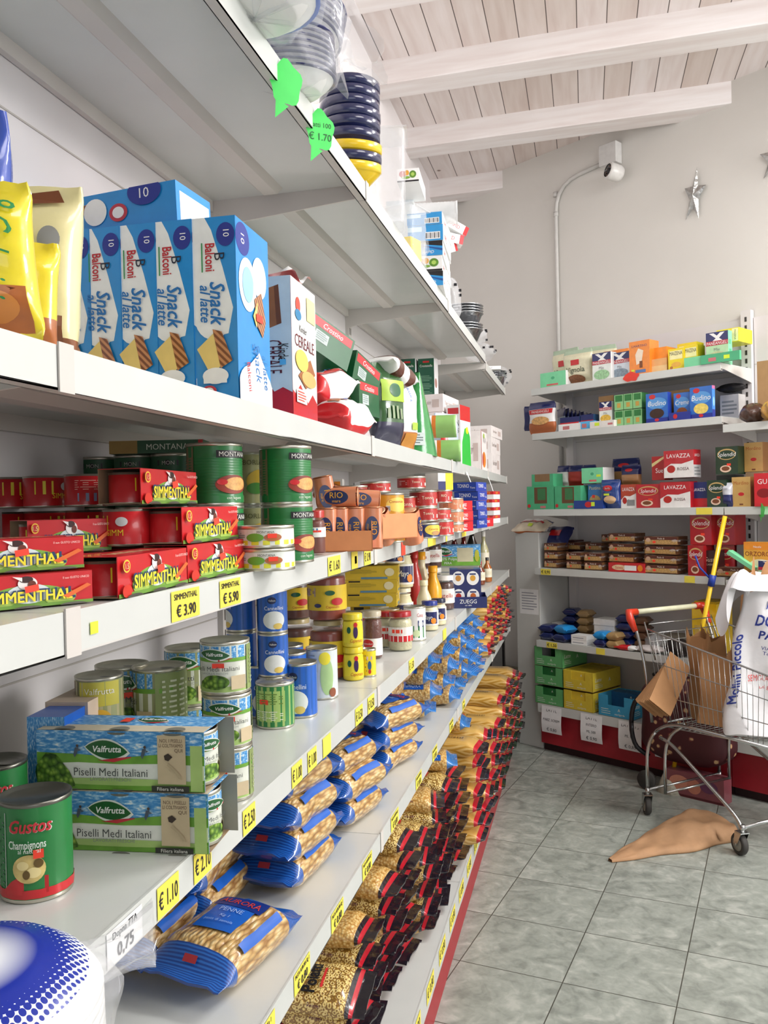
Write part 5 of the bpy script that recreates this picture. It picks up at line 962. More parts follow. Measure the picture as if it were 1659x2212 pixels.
# jam trays
zu = lambda f: (f.rect(0, 1, 0, 1, NAVY), f.text('ZUEGG', .5, .6, .35, WHT, maxw=.45), f.text('dal 1890', .5, .25, .12, WHT))
t = tray(.15, .13, .045, .05, 'navy open tray of jam portions at the shelf front', col=NAVY, art=zu); q = atd(1006, 1106, 3.5); place(t, (q.x, q.y, ZD), R(10))
for i, (dx, z) in enumerate([(0, 0)]):
    t = carton('jam_box', .125, .1, .15, NAVY, {'front': lambda f: [f.ell(a, c, .2, .19, WHT) or f.ell(a, c, .09, .08, M(k, .4)) or f.rect(a - .1, a + .1, c + .09, c + .13, NAVY) for a, c, k in ((.27, .76, '#c98a3a'), (.74, .76, '#d9a03a'), (.27, .28, '#b5261f'), (.74, .28, '#c96a2a'))] and None})
    tag(t, 'navy box with four round white fruit windows standing in the tray', 'jam box'); place(t, (q.x - .012, q.y + .02, ZD + .003), R(10))
t = carton('juice_box', .22, .16, .095, SKYB, {'front': lambda f: (f.rect(0, 1, 0, .45, GRS), f.rect(.5, .85, .2, .9, M('#c9c0a0', .6)), valf_logo(f, .22, .72, .17, .2), f.text('100% Polpa', .3, .35, .14, WHT, maxw=.4), f.text('PERA', .3, .14, .12, WHT), f.ell(.93, .5, .05, .3, M('#b9b83a', .4)))}); tag(t, 'blue and green pear pulp carton high behind the jam tray', 'carton'); q = atd(987, 1106, 4.2); place(t, (q.x, q.y, ZD + .121), R(6))
t = carton('juice_box', .2, .15, .12, M('#c9c4b4', .6), {'front': lambda f: f.lines(.1, .9, .2, .8, 5, GREY)}); tag(t, 'plain carton carrying the pear pulp carton', 'carton'); place(t, (q.x, q.y + .01, ZD), R(6))
for i, (u, d, h, r, c, cc, lb) in enumerate([(958, 4.5, .28, .034, '#5a1414', '#b5261f', 'red capped vinegar bottle at the far left of the bottles'), (980, 4.55, .28, .034, '#5a1414', '#b5261f', 'red capped vinegar bottle, second from the left'), (1000, 4.6, .275, .034, '#6a1a14', '#c2262a', 'red capped bottle in the middle'), (1018, 4.5, .315, .036, '#15130f', '#c9a83a', 'tall black bottle with a gold top'), (1043, 4.75, .265, .03, '#b9b48a', '#e6e2da', 'clear bottle with a pale cap at the far end'), (1050, 4.55, .13, .024, '#a8622a', '#3a3a3a', 'small amber honey bottle at the shelf front'), (1034, 4.4, .12, .026, '#7a3a1a', '#b5261f', 'small brown sauce bottle beside the honey')]):
    t = bottle('bottle', r, h, M(c, .15, coat=.9), cc, lb, art=lambda f: f.rect(.3, .7, .3, .7, M('#d8d0b0', .5)), group='bottles at the far end', labc='#e6dfc8'); q2 = atd(u, 1106, d); place(t, (q2.x, q2.y, ZD))
# ================================================================ shelf E: blue pasta bags; shelf F: black and red ones
ZE = SZ['E'] + .001; ZFF = SZ['F'] + .001
AU = [aurora(s) for s in (31, 32, 33)]; AL = [aurora(s, lite=True, l=.21, w=.15, th=.07) for s in (34, 35)]
PO = [poiatti(s, pasta=RINGS if s % 2 else PASTA2) for s in (41, 42, 43, 44)]; SP = [spag(s) for s in (51, 52)]; FREE = {}
def inst(protos, k, label, loc, rz, rx=0, ry=0, group=None, cat='pasta'):
    pr_ = protos[k % len(protos)]; o = pr_ if pr_.name not in FREE else copy_tree(pr_); FREE[pr_.name] = 1
    o['label'] = label; o['group'] = group or o.get('group'); o['category'] = cat; place(o, loc, R(rz), R(rx), R(ry)); return o
ORD = ['lowest', 'second from the bottom', 'third from the bottom', 'fourth from the bottom', 'fifth from the bottom', 'sixth from the bottom', 'seventh from the bottom', 'eighth from the bottom', 'ninth from the bottom', 'tenth from the bottom']
rn = random.Random(5); kk = 0
def column(protos, x, y, z, n, th, rz, kind, where_, top=None, jit=.012, group=None, tilt=0):
    global kk
    for i in range(n):
        lb = '%s, %s of %s' % (kind, (top if (top and i == n - 1) else ORD[i]), where_)
        inst(protos, kk, lb, (x + rn.uniform(-jit, jit), y + rn.uniform(-jit, jit) * .7, z + i * th), rz + rn.uniform(-5, 5), rx=tilt * rn.uniform(-1, 1), ry=rn.uniform(-2, 2), group=group); kk += 1
B_ = 'blue-ended penne bag'
inst(AU, 0, 'blue-ended penne bag lying alone at the near end, its label facing up', (-.60, 1.32, ZE), 80, rx=3)
inst(AU, 1, 'blue-ended penne bag in the dark left of the lone near one', (-.76, 1.34, ZE), 88)
column(AU, -.62, 1.66, ZE, 4, .058, 82, B_, 'the nearest stack', group='near blue penne bags')
column(AU, -.74, 1.5, ZE, 3, .052, 86, B_, 'the shaded stack behind', group='near blue penne bags')
column(AU, -.60, 2.0, ZE, 3, .058, 76, B_, 'the second stack', top='topmost', group='middle blue penne bags')
column(AU, -.71, 2.3, ZE, 4, .056, 80, B_, 'the third stack', top='topmost', group='middle blue penne bags')
column(AU, -.59, 2.42, ZE, 3, .056, 70, B_, 'the stack at the shelf edge', group='middle blue penne bags')
column(AU, -.68, 2.75, ZE, 5, .052, 84, B_, 'the half hidden stack', group='middle blue penne bags')
L_ = 'light blue small-pasta bag'
column(AL, -.63, 3.0, ZE, 5, .057, 6, L_, 'the first light blue stack', group='light blue pasta bags'); column(AL, -.59, 3.2, ZE, 5, .057, 2, L_, 'the second light blue stack', group='light blue pasta bags')
column(AL, -.575, 3.42, ZE, 5, .057, 4, L_, 'the third light blue stack', group='light blue pasta bags'); column(AL, -.565, 3.66, ZE, 5, .057, -3, L_, 'the fourth light blue stack', group='light blue pasta bags')
column(AL, -.56, 3.9, ZE, 4, .057, 4, L_, 'the last light blue stack', group='light blue pasta bags')
for i, y in enumerate((4.2, 4.42, 4.64, 4.86, 5.08, 5.25)):
    column(SP, -.60, y, ZE, [7, 8, 9, 9, 8, 7][i], .033, 0, 'far spaghetti pack under the jars', ['the first stack', 'the second stack', 'the third stack', 'the fourth stack', 'the fifth stack', 'the last stack'][i], group='far spaghetti packs on the upper pasta shelf', jit=.02)
# floor shelf
inst(PO, 0, 'nearest black and red pasta bag on the floor shelf, brand name facing up', (-.66, 2.02, ZFF + .165), 0, rx=16, group='near black and red pasta bags')
K_ = 'black and red pasta bag'; cols = [(-.66, 2.02, 3, .054, 'the nearest stack'), (-.685, 2.2, 5, .054, 'the second stack'), (-.665, 2.38, 6, .054, 'the third stack'), (-.65, 2.56, 7, .054, 'the fourth stack'), (-.62, 2.74, 6, .054, 'the fifth stack'), (-.62, 2.92, 7, .054, 'the sixth stack'), (-.615, 3.1, 7, .054, 'the seventh stack'), (-.60, 3.28, 7, .054, 'the eighth stack')]
for x, y, n, th, w in cols: column(PO, x, y, ZFF, n, th, rn.uniform(-8, 8), K_, w + ' by the floor', group='near black and red pasta bags', tilt=4)
inst([AL[0]], 0, 'single light blue bag resting on the black and red bags', (-.60, 3.2, ZFF + 7.1 * .054), 10, group='single light blue bags')
inst([AL[1]], 0, 'single light blue bag resting on the spaghetti packs', (-.60, 3.6, ZFF + 7 * .061), 4, group='single light blue bags')
SPL = [spag(61, w=.145, th=.066, rumple=.008), spag(62, w=.145, th=.066, rumple=.012)]
for i, y in enumerate((3.5, 3.68, 3.9, 4.12)): column(SPL, -.58 + .01 * i, y, ZFF, [7, 7, 6, 6][i], .06, 0, 'tan spaghetti pack', ['the first stack', 'the second stack', 'the third stack', 'the fourth stack'][i] + ' by the floor', group='tan spaghetti packs', jit=.012)
for i, y in enumerate((4.36, 4.58, 4.8, 5.02, 5.24)): column(SPL, -.56 + .005 * i, y, ZFF, [7, 6, 7, 7, 6][i], .06, 0, 'far golden spaghetti pack', ['the first stack', 'the second stack', 'the third stack', 'the fourth stack', 'the last stack'][i] + ' by the floor', group='golden spaghetti packs', jit=.012)
# ================================================================ shelf A: bowls, plates, foil trays
ZA = SZ['A'] + .001
def onA(t, u, d, dz=0, rz=0, rx=0, ry=0): q = atd(u, 1106, d); place(t, (q.x, q.y, ZA + dz), R(rz), R(rx), R(ry)); return q
CFILM = ramp_mat('crinkled_film', lambda nt, b: None)
_b = CFILM.node_tree.nodes['Principled BSDF']; _b.inputs['Base Color'].default_value = (.9, .92, .95, 1); _b.inputs['Alpha'].default_value = .24; _b.inputs['Roughness'].default_value = .15; _b.inputs['Coat Weight'].default_value = .8
_n = CFILM.node_tree; _t1 = N(_n, 'TexNoise', Scale=38, Detail=4); _c = N(_n, 'TexCoord'); _bp = N(_n, 'Bump', Strength=1.0); _bp.inputs['Distance'].default_value = .006
_n.links.new(_c.outputs['Object'], _t1.inputs['Vector']); _n.links.new(_t1.outputs[0], _bp.inputs['Height']); _n.links.new(_bp.outputs[0], _b.inputs['Normal'])
def film(r, h, seed, parent, tail=None, name='plastic_film'):
    """crumpled film around a round stack with a gathered tail"""
    rn = random.Random(seed); ph = [rn.uniform(0, 6) for _ in range(6)]; b = MB()
    def f(u, v):
        a = 2 * pi * u; k = 1.06 + .05 * sin(5 * a + ph[0] + 3 * v) + .04 * sin(9 * a + 8 * v + ph[1])
        if v < .2: kk = v / .2
        elif v > .8: kk = (1 - v) / .2
        else: kk = 1
        return Vector((r * k * kk ** .4 * cos(a), r * k * kk ** .4 * sin(a), h * 1.08 * (v - .02) + .006 * sin(7 * a + ph[2])))
    b.surf(f, 40, 14, CFILM, closed_u=True)
    if tail:
        T = Vector(tail); n = T.normalized(); s_ = n.orthogonal().normalized(); w = n.cross(s_)
        b.surf(lambda u, v: Vector((n.x * r, n.y * r, h * .55)) + T * v + (s_ * cos(2 * pi * u) + w * sin(2 * pi * u)) * (.055 - .045 * sin(pi * min(1, v * 1.3)) + .035 * max(0, v - .6)) * (1 + .25 * sin(10 * pi * u + 6 * v)), 24, 10, CFILM, closed_u=True)
    o = b.build(name, parent); return o
DOT = ramp_mat('blue_halftone', lambda nt, b: None)
def _dot(nt, b):
    tc = N(nt, 'TexCoord'); sp = N(nt, 'SeparateXYZ'); nt.links.new(tc.outputs['Object'], sp.inputs[0]); cb = N(nt, 'CombineXYZ'); nt.links.new(sp.outputs[0], cb.inputs[0]); nt.links.new(sp.outputs[1], cb.inputs[1])
    ln = N(nt, 'VectorMath', operation='LENGTH'); nt.links.new(cb.outputs[0], ln.inputs[0])
    v = N(nt, 'TexVoronoi', Scale=190); v.inputs['Randomness'].default_value = 0; nt.links.new(cb.outputs[0], v.inputs['Vector'])
    dv = N(nt, 'MapRange'); dv.inputs['From Min'].default_value = .05; dv.inputs['From Max'].default_value = .1; dv.inputs['To Min'].default_value = .95; dv.inputs['To Max'].default_value = .1; nt.links.new(ln.outputs['Value'], dv.inputs[0])
    lt = N(nt, 'Math', operation='LESS_THAN'); nt.links.new(v.outputs['Distance'], lt.inputs[0]); nt.links.new(dv.outputs[0], lt.inputs[1])
    gt = N(nt, 'MapRange'); gt.inputs['From Min'].default_value = .028; gt.inputs['From Max'].default_value = .055; nt.links.new(ln.outputs['Value'], gt.inputs[0])
    mu = N(nt, 'Math', operation='MULTIPLY'); nt.links.new(lt.outputs[0], mu.inputs[0]); nt.links.new(gt.outputs[0], mu.inputs[1])
    mx = N(nt, 'Mix', data_type='RGBA'); mx.inputs[6].default_value = lin('#e9eef4'); mx.inputs[7].default_value = lin('#0c2a9c'); nt.links.new(mu.outputs[0], mx.inputs[0]); nt.links.new(mx.outputs[2], b.inputs['Base Color']); b.inputs['Roughness'].default_value = .3
_dot(DOT.node_tree, DOT.node_tree.nodes['Principled BSDF'])
def plates(label, r, n, sp, rimc, top=None, seed=1, tail=None, group='wrapped plate packs', bowl=.022):
    t = empty('plate_pack', label, 'plates', group)
    for i in range(n):
        if top: b = MB(); b.lathe([(r * .98, -.001), (r, 0, WHT), (r * .985, .003, WHT), (r * .9, .014), (r * .76, .024), (r * .6, .0285), (r * .56, .031), (0, .032)], WHT if i < n - 1 else top, 48); o = b.build('plate', t); o.location = (0, 0, i * sp + .001); continue
        b = MB(); b.lathe([(0, .0), (r * .62, .0), (r * .66, .002), (r * .86, bowl * .7), (r * .93, bowl, rimc), (r, bowl + .001, rimc), (r, bowl + .0025, rimc), (r * .92, bowl + .001, rimc), (r * .64, .004), (0, .003)], WHT if not top or i < n - 1 else top, 32); o = b.build('plate', t); o.location = (0, 0, i * sp)
    film(r, n * sp + bowl, seed, t, tail) if not top else film(r, n * sp + bowl * .2, seed, t, tail); return t
t = plates('film-wrapped white plates with bright blue rims, nearest on the top shelf', .1, 7, .009, BLU2, seed=2); onA(t, 575, 1.30, 0, 0)
t = plates('second film-wrapped pack of blue rimmed plates, stacked over the nearest one', .1, 7, .009, BLU2, seed=3); onA(t, 560, 1.33, .1, 0, rx=-8, ry=6)
t = plates('film-wrapped plates with dark navy stripes behind the nearest pack', .085, 8, .01, NAVY, seed=4, tail=(.06, .03, .045)); onA(t, 648, 1.55, 0, 0, rx=6); 
t = plates('film-wrapped navy striped plates leaning on the blue bowls', .075, 6, .012, NAVY, seed=5); onA(t, 672, 1.62, .12, 0, rx=-12, ry=8)
NB = M('#20264f', .2, coat=.8, var=.05); YB2 = M('#e9c51c', .25, coat=.6)
for i in range(9):
    yel = i in (0, 2); b = MB(); r = .071
    b.lathe([(0, 0), (r * .55, 0), (r * .6, .002), (r * .93, .026), (r * .97, .03), (r, .031), (r, .048), (r * .97, .05), (r * .93, .047), (r * .58, .008), (0, .006)], YB2 if yel else NB, 36); o = b.build('bowl')
    nm = ['yellow bowl at the bottom of the bowl stack, tipped outwards', 'navy bowl between the two yellow ones', 'yellow bowl second up among the stacked bowls', 'navy bowl directly on the upper yellow one', 'navy bowl fifth from the bottom of the stack', 'navy bowl sixth from the bottom of the stack', 'navy bowl third from the top of the stack', 'navy bowl second from the top of the stack', 'navy bowl on top of the bowl stack'][i]
    tag(o, nm, 'bowl', 'stacked navy and yellow bowls'); onA(o, 775 + (i % 3) - 1, 2.02, .006 + i * .0228 + (.004 if i > 3 else 0), 0, rx=4 + (6 if i < 3 else 0) - i * .4, ry=5 if i < 3 else 1)
def clearbox(label, w, d, h, seed=1, name='clear_container', inner=None):
    b = MB(); n = 8
    b.surf(lambda u, v: (lambda a, k: Vector((w / 2 * k * math.copysign(abs(cos(a)) ** .35, cos(a)), d / 2 * k * math.copysign(abs(sin(a)) ** .35, sin(a)), h * v)))(2 * pi * u, .82 + .18 * v + (.03 if int(v * n) % 2 else 0)), 28, n * 2, CFILM, closed_u=True)
    b.box(-w * .55, w * .55, -d * .55, d * .55, h, h + .003, CFILM); b.box(-w * .4, w * .4, -d * .4, d * .4, 0, .002, CFILM)
    if inner: b.box(-w * .3, w * .3, -d * .3, d * .3, .01, h * .45, inner)
    return tag(b.build(name), label, 'container', 'clear plastic containers')
onA(clearbox('tall clear plastic container stack behind the bowls', .09, .12, .24), 858, 2.3, 0, 10)
onA(clearbox('clear plastic container with a yellow lid inside, near the shelf edge', .1, .13, .16, inner=YE), 893, 2.65, 0, -12, rx=4)
onA(clearbox('low clear container in front of the blue boxes', .11, .11, .11), 900, 2.85, 0, 8)
b = MB(); T = Matrix.Rotation(pi / 2, 4, 'Y'); b.lathe([(.03, 0), (.038, .0)] + [(.038 + .0012 * (i % 2), .003 + i * .006) for i in range(24)] + [(.041, .148), (.034, .148)], M('#e6e9ea', .2, alpha=.6, coat=.5), 24, T=T); o = b.build('cup_roll'); tag(o, 'sideways roll of clear plastic cups over the blue boxes', 'cups'); onA(o, 912, 3.05, .285, 8, rx=0)
veg = lambda f: (f.rect(0, 1, 0, .12, BLACK), f.ell(.72, .55, .16, .28, M('#5c8a2c', .5, var=.3, scale=90)), f.ell(.72, .55, .08, .14, M('#a9c95c', .5)), f.ell(.25, .6, .16, .25, M('#b5301f', .5)), f.ell(.45, .68, .1, .2, M('#e0a23c', .5)), f.ell(.4, .32, .2, .1, M('#7aa83c', .5)))
rap = lambda f: (f.rect(0, 1, 0, 1, M('#2a8fcf', .4)), f.poly([(0, 1), (1, 1), (1, .62), (.4, .8)], BLACK), f.poly([(0, .75), (.5, .6), (1, .3), (1, .45), (0, .9)], M('#1c4f94', .4)), f.text('RAPID', .55, .25, .2, WHT, maxw=.7, shear=.3))
blu = lambda f: (f.rect(0, 1, 0, 1, M('#2f93d2', .4)), f.bars(.5, .92, .1, .55, BLACK), f.rect(0, .4, .6, .9, M('#bfe0f0', .4)))
zz = 0
for i, (art, h, lb, w) in enumerate([(rap, .05, 'blue wrap box at the bottom of the colourful box stack', .1), (veg, .052, 'white wrap box with vegetables, second from the bottom of the box stack', .1), (rap, .05, 'blue wrap box third from the bottom of the box stack', .11), (blu, .055, 'blue wrap box with a barcode near the top of the box stack', .12), (blu, .042, 'blue wrap box under the cup roll', .12)]):
    t = carton('wrap_box', w, .26, h - .001, M('#e8e8e6', .4), {'front': art, 'right': lambda f: (f.rect(.05, .5, .2, .8, WHT), f.text('RAPID', .3, .5, .4, REDP, maxw=.3))}); tag(t, lb, 'box', 'cling film and foil boxes'); onA(t, 942, 3.05, zz, 6 - i); zz += h
t = carton('wrap_box', .075, .2, .045, WHT, {'front': veg}); tag(t, 'white vegetable wrap box high on top, beside the clear tubs', 'box', 'cling film and foil boxes'); onA(t, 905, 3.05, .365, 4)
t = carton('wrap_box', .1, .18, .365, M('#dde6ea', .4)); tag(t, 'pale tall carton behind the clear tubs', 'box'); onA(t, 885, 3.22, 0, 4)
for i, (u, d, z, rz, ry, lb) in enumerate([(998, 3.3, .3, 30, 25, 'white and red wrap box jutting out, upper'), (990, 3.3, .255, 20, 12, 'white and red wrap box jutting out, middle'), (982, 3.28, .21, 60, -20, 'white and red wrap box jutting out, lower')]):
    t = carton('wrap_box', .1, .05, .035, WHT, {'front': lambda f: (f.text('RAPID', .4, .5, .4, REDP, maxw=.5), f.rect(.85, 1, 0, 1, REDP)), 'right': lambda f: f.rect(0, 1, 0, 1, REDP)}); tag(t, lb, 'box', 'white and red wrap boxes'); onA(t, u - 8, d, z, rz, ry=ry)
for i in range(8):
    t = carton('foil_box', .045, .24, .03, WHT, {'right': lambda f: f.text('FOIL', .2, .5, .5, REDP, maxw=.3), 'front': lambda f: f.text('RAP', .5, .5, .4, REDP, maxw=.7)}); tag(t, 'slim white foil box in the tall white stack, ' + ORD[i], 'box', 'slim white foil boxes'); onA(t, 968, 3.22, i * .031, 5 + i % 3)
FOIL = M('#c9cccf', .22, metal=.95, bump=.8, scale=70)
def foil(label, r, h, n, group='foil trays'):
    t = empty('foil_tray_stack', label, 'foil trays', group)
    for i in range(n):
        b = MB(); b.lathe([(0, 0), (r * .72, 0), (r * .95, h), (r, h + .001), (r * 1.03, h + .004), (r, h + .004), (r * .93, h), (r * .7, .002), (0, .002)], FOIL, 48, ribs=.02); o = b.build('tray', t); o.location = (0, 0, i * .012)
    return t
onA(foil('round foil trays stacked at the middle of the far top shelf', .085, .045, 4), 1012, 3.95, .075, 0); onA(foil('foil trays under the ribbed round ones', .09, .045, 3), 1008, 3.95, 0, 0)
def crump(label, w, d, h, seed, col=CFILM, name='plastic_bag', blk=True):
    rn = random.Random(seed); ph = [rn.uniform(0, 6) for _ in range(5)]; t = MB()
    t.surf(lambda u, v: (lambda a, b_: Vector((w / 2 * sin(b_) * cos(a) * (1 + .16 * sin(5 * a + ph[0]) * sin(4 * b_ + ph[1])), d / 2 * sin(b_) * sin(a) * (1 + .14 * sin(6 * a + ph[2] + 3 * b_)), h / 2 + h / 2 * -cos(b_) * (1 + .06 * sin(7 * a + ph[3])))))(2 * pi * u, pi * v), 32, 14, col, closed_u=True)
    if blk:
        for i in range(5): a = rn.uniform(-1.5, 1.2); z = h * rn.uniform(.3, .8); t.box(w * .5 * cos(a) - .006, w * .5 * cos(a) + .006, d * .5 * sin(a) - .004, d * .5 * sin(a) + .004, z - .005, z + .005, BLACK)
    return tag(t.build(name), label, 'bag')
onA(crump('crumpled clear bag of cutlery with black tips, upper', .12, .2, .09, 1), 1035, 4.3, .05); onA(crump('crumpled clear bag of cutlery with black tips, lower one at the shelf edge', .17, .3, .09, 2), 1042, 4.5, 0)
onA(crump('small clear bag with black clips beside the white stack', .08, .14, .2, 3), 985, 3.6, 0)
onA(foil('foil trays inside film at the far end of the top shelf', .09, .05, 4), 1068, 5.25, -.035); onA(crump('greyish film pouch at the very end of the top shelf', .14, .22, .13, 5), 1085, 5.3, -.035)
t = carton('wrap_box', .12, .15, .02, WHT, {'front': lambda f: f.text('foil', .5, .5, .5, NAVY)}); tag(t, 'thin white box lying on the far foil trays', 'box'); onA(t, 1065, 5.2, .045, 10, rx=-6)
# ================================================================ foreground bowl pack on the near bay
t = plates('film-wrapped stack of white bowls with a blue dotted top, nearest to the camera', .10, 9, .0085, WHT, top=DOT, seed=9, tail=None, bowl=.03); place(t, (-.445, .525, ZD), 0, R(2))
b = MB(); f = flat_frame(b, (-.06, -.02, .1), (cos(-.2), sin(-.2), 0), (-sin(-.2), cos(-.2), 0), .12, .04)
for ch in list(t.children):
    if ch.name.startswith('plate') and ch.location.z > .0685: b2 = MB(); f = flat_frame(b2, (-.035, -.012, .0325), (1, 0, 0), (0, 1, 0), .07, .024); f.text('EXTRA', .5, .5, .6, NAVY, maxw=.8); b2.build('printed_name', ch)
b = MB(); rn = random.Random(3)
b.surf(lambda u, v: Vector((.03 + .06 * v, .05 + .07 * v, .05 + .02 * v)) + Vector((-.5 * sin(2 * pi * u), .8 * sin(2 * pi * u), cos(2 * pi * u))) * (.035 - .02 * sin(pi * min(1, v * .8))) * (1 + .2 * sin(14 * pi * u + 9 * v)), 40, 16, CFILM, closed_u=True); b.build('film_tail', t)
# ================================================================ goods on the back shelving
def bks(u, d):   # arc position s where column u meets the plane d behind the shelf fronts
    r = ray(u, 1106); q0 = bk(0, d); n = BN; t = (q0 - CAM).dot(n) / Vector((r.x, r.y, 0)).dot(n); p_ = CAM + r * t; return (p_ - bk(0, d)).dot(BD), t
def bz(v, d_depth): return H - (v - 1106) / FOC * d_depth
def onB(t, u, d, z, rz=0, rx=0, ry=0): s_, _ = bks(u, d); q = bk(s_, d, z); place(t, tuple(q), BTH + R(rz), R(rx), R(ry)); return q
def bkbox(name, uL, uR, vT, vB, d, dep, z, col, arts, label, cat='box', group=None, rz=0, h=None, dz=0):
    s0, t0 = bks(uL, d); s1, t1 = bks(uR, d); w = s1 - s0; tm = (t0 + t1) / 2; hh = h or pxh(vB - vT, tm) 
    t = carton(name, w, dep, hh, M(col, .4, coat=.15) if isinstance(col, str) else col, arts); tag(t, label, cat, group); place(t, tuple(bk((s0 + s1) / 2, d + dep / 2, z + dz)), BTH + R(rz)); return t
def bkbag(name, uL, uR, vT, vB, d, th, z, mf, art, label, cat='bag', group=None, rz=0, dz=0, seed=1, rx=0):
    s0, t0 = bks(uL, d); s1, t1 = bks(uR, d); w = s1 - s0; hh = pxh(vB - vT, (t0 + t1) / 2)
    t = sbag(name, w, hh, th, mf, label, cat, art, seed, group); place(t, tuple(bk((s0 + s1) / 2, d, z + dz)), BTH + R(rz), R(rx)); return t
Z1, Z2, Z3, Z4, Z5, Z0 = [z + .001 for z in BKZ + [.302]]
MINT = M('#7fd8a4', .45, var=.04); MINTD = M('#4fae7e', .45)
def pane(body='#e9efe9', foot='#9cc99a', col2=None):
    def f(fr): fr.rect(0, 1, 0, 1, M(body, .4)); fr.rect(0, 1, .72, 1, NAVY); fr.poly([(.15, .97), (.35, .97), (.5, .88), (.65, .97), (.85, .97), (.6, .8), (.75, .72), (.3, .72), (.45, .8)], WHT); fr.rect(0, 1, .58, .72, M('#b8293a', .4)); fr.text('PANEANGELI', .5, .65, .1, WHT, maxw=.92); fr.ell(.5, .2, .42, .18, M(foot, .5, var=.25, scale=90)); fr.text('Mix', .5, .45, .1, GREY)
    return f
def maiz(fr): fr.rect(0, 1, 0, 1, YE); fr.rect(.1, .9, .5, .9, M('#f8f0b0', .4)); fr.text('MAIZENA', .5, .78, .17, BLACK, maxw=.8); fr.ell(.5, .25, .3, .12, M('#e9b24a', .4)); fr.ell(.2, .12, .1, .07, M('#b8743a', .4))
# shelf 1
t = bkbox('carton', 1173, 1228, 801, 833, .02, .12, Z1, MINT, {'front': lambda f: (f.rect(.25, .7, .1, .22, M('#d86a6a', .5)), f.ell(.5, .6, .07, .1, MINTD)), 'right': lambda f: f.rect(0, 1, 0, 1, WHT)}, 'mint green carton at the left end of the top back shelf', 'carton')
RB = M('#dcd8b8', .35, coat=.6, bump=.4, scale=50)
rice = lambda f: (f.rect(.55, .7, .35, .65, REDP), f.text('Vignola', .42, .5, .16, INK('#3a4a3a'), rot=180 + 90 + 180 - 180, maxw=.9), f.ell(.15, .5, .12, .3, M('#8a5a3a', .5, var=.3, scale=80)))
mfr = lambda u, v: M('#a9bfa4', .35, coat=.5) if v > .88 else RB
bkbag('biscuit_bag', 1225, 1287, 757, 832, .08, .07, Z1, mfr, rice, 'cream biscuit bag with green top at the front of the top back shelf', 'biscuit bag', 'cream biscuit bags', seed=61)
bkbag('biscuit_bag', 1198, 1262, 745, 830, .17, .07, Z1, mfr, rice, 'cream biscuit bag behind the mint carton', 'biscuit bag', 'cream biscuit bags', rz=-8, seed=62)
bkbag('biscuit_bag', 1268, 1336, 730, 815, .22, .07, Z1, mfr, rice, 'cream biscuit bag at the back, leaning towards the orange packs', 'biscuit bag', 'cream biscuit bags', rz=10, seed=63)
OB = M('#ee8a2c', .3, coat=.6, bump=.4, scale=40)
bkbag('flour_bag', 1305, 1366, 742, 812, .2, .07, Z1, lambda u, v: OB, None, 'orange bag behind the two cake mix packs', 'bag', seed=64)
bkbox('cake_mix', 1286, 1326, 766, 825, .03, .06, Z1, WHT, {'front': pane()}, 'cake mix pack with almonds on the top back shelf, left of two', 'cake mix', 'cake mix packs on the top back shelf')
bkbox('cake_mix', 1322, 1370, 762, 818, .06, .07, Z1, '#5aa0d8', {'front': pane('#d9e4ee', '#8a9aa8')}, 'blue cake mix pack on the top back shelf, right of two', 'cake mix', 'cake mix packs on the top back shelf', rz=-6)
bkbox('sugar_box', 1366, 1410, 733, 806, .03, .1, Z1, OB, {'front': lambda f: (f.text('S.MARTINO', .5, .85, .07, NAVY, maxw=.8), f.poly([(.35, .3), (.6, .35), (.7, .7), (.45, .78), (.3, .6)], M('#f0e0cc', .4)), f.rect(.5, .65, .2, .4, BRN), f.rect(.3, .8, .06, .15, M('#5a7ab0', .4)), f.rect(.1, .25, .12, .17, FYEL))}, 'tall orange box with a figure, middle of the top back shelf', 'box')
bkbox('display_tray', 1412, 1447, 772, 802, .05, .16, Z1, '#e9b070', {'front': lambda f: f.rect(0, 1, 0, .5, M('#ecc890', .5))}, 'cream and orange tray beside the tall orange box', 'tray')
bkbox('pudding_box', 1415, 1447, 748, 775, .08, .12, Z1, '#f0952c', {}, 'orange packs in the cream tray', 'box', dz=.075)
bkbox('starch_box', 1450, 1484, 750, 796, .04, .07, Z1, YE, {'front': maiz}, 'yellow corn starch box, left of the pair on the top back shelf', 'starch box', 'yellow corn starch boxes')
bkbox('starch_box', 1484, 1514, 741, 790, .05, .08, Z1, YE, {'front': maiz}, 'yellow corn starch box, right of the pair on the top back shelf', 'starch box', 'yellow corn starch boxes')
bkbox('starch_box', 1470, 1512, 728, 790, .16, .08, Z1, YE, {'front': maiz}, 'taller yellow corn starch box behind the pair', 'starch box', 'yellow corn starch boxes')
bkbox('display_tray', 1484, 1524, 772, 792, .0, .045, Z1, MINT, {}, 'low mint green tray in front of the yellow boxes', 'tray')
bkbox('display_tray', 1520, 1604, 775, 795, -.01, .02, Z1, MINTD, {'front': lambda f: (f.rect(.2, .4, .2, .6, M('#c9787a', .5)), f.rect(.6, .75, .3, .7, FYEL))}, 'green tray lip holding the row of cake mix boxes', 'tray')
for i in range(6):
    bkbox('cake_mix', 1532, 1580, 722, 790, .02 + i * .046, .043, Z1, MINT, {'front': pane('#b9dcae', '#c9c99a'), 'right': lambda f: f.lines(.2, .8, .2, .8, 2, MINTD)}, 'mint sided cake mix box in the row of six, ' + ['foremost', 'second', 'third', 'fourth', 'fifth', 'rearmost'][i], 'cake mix', 'row of mint cake mix boxes')
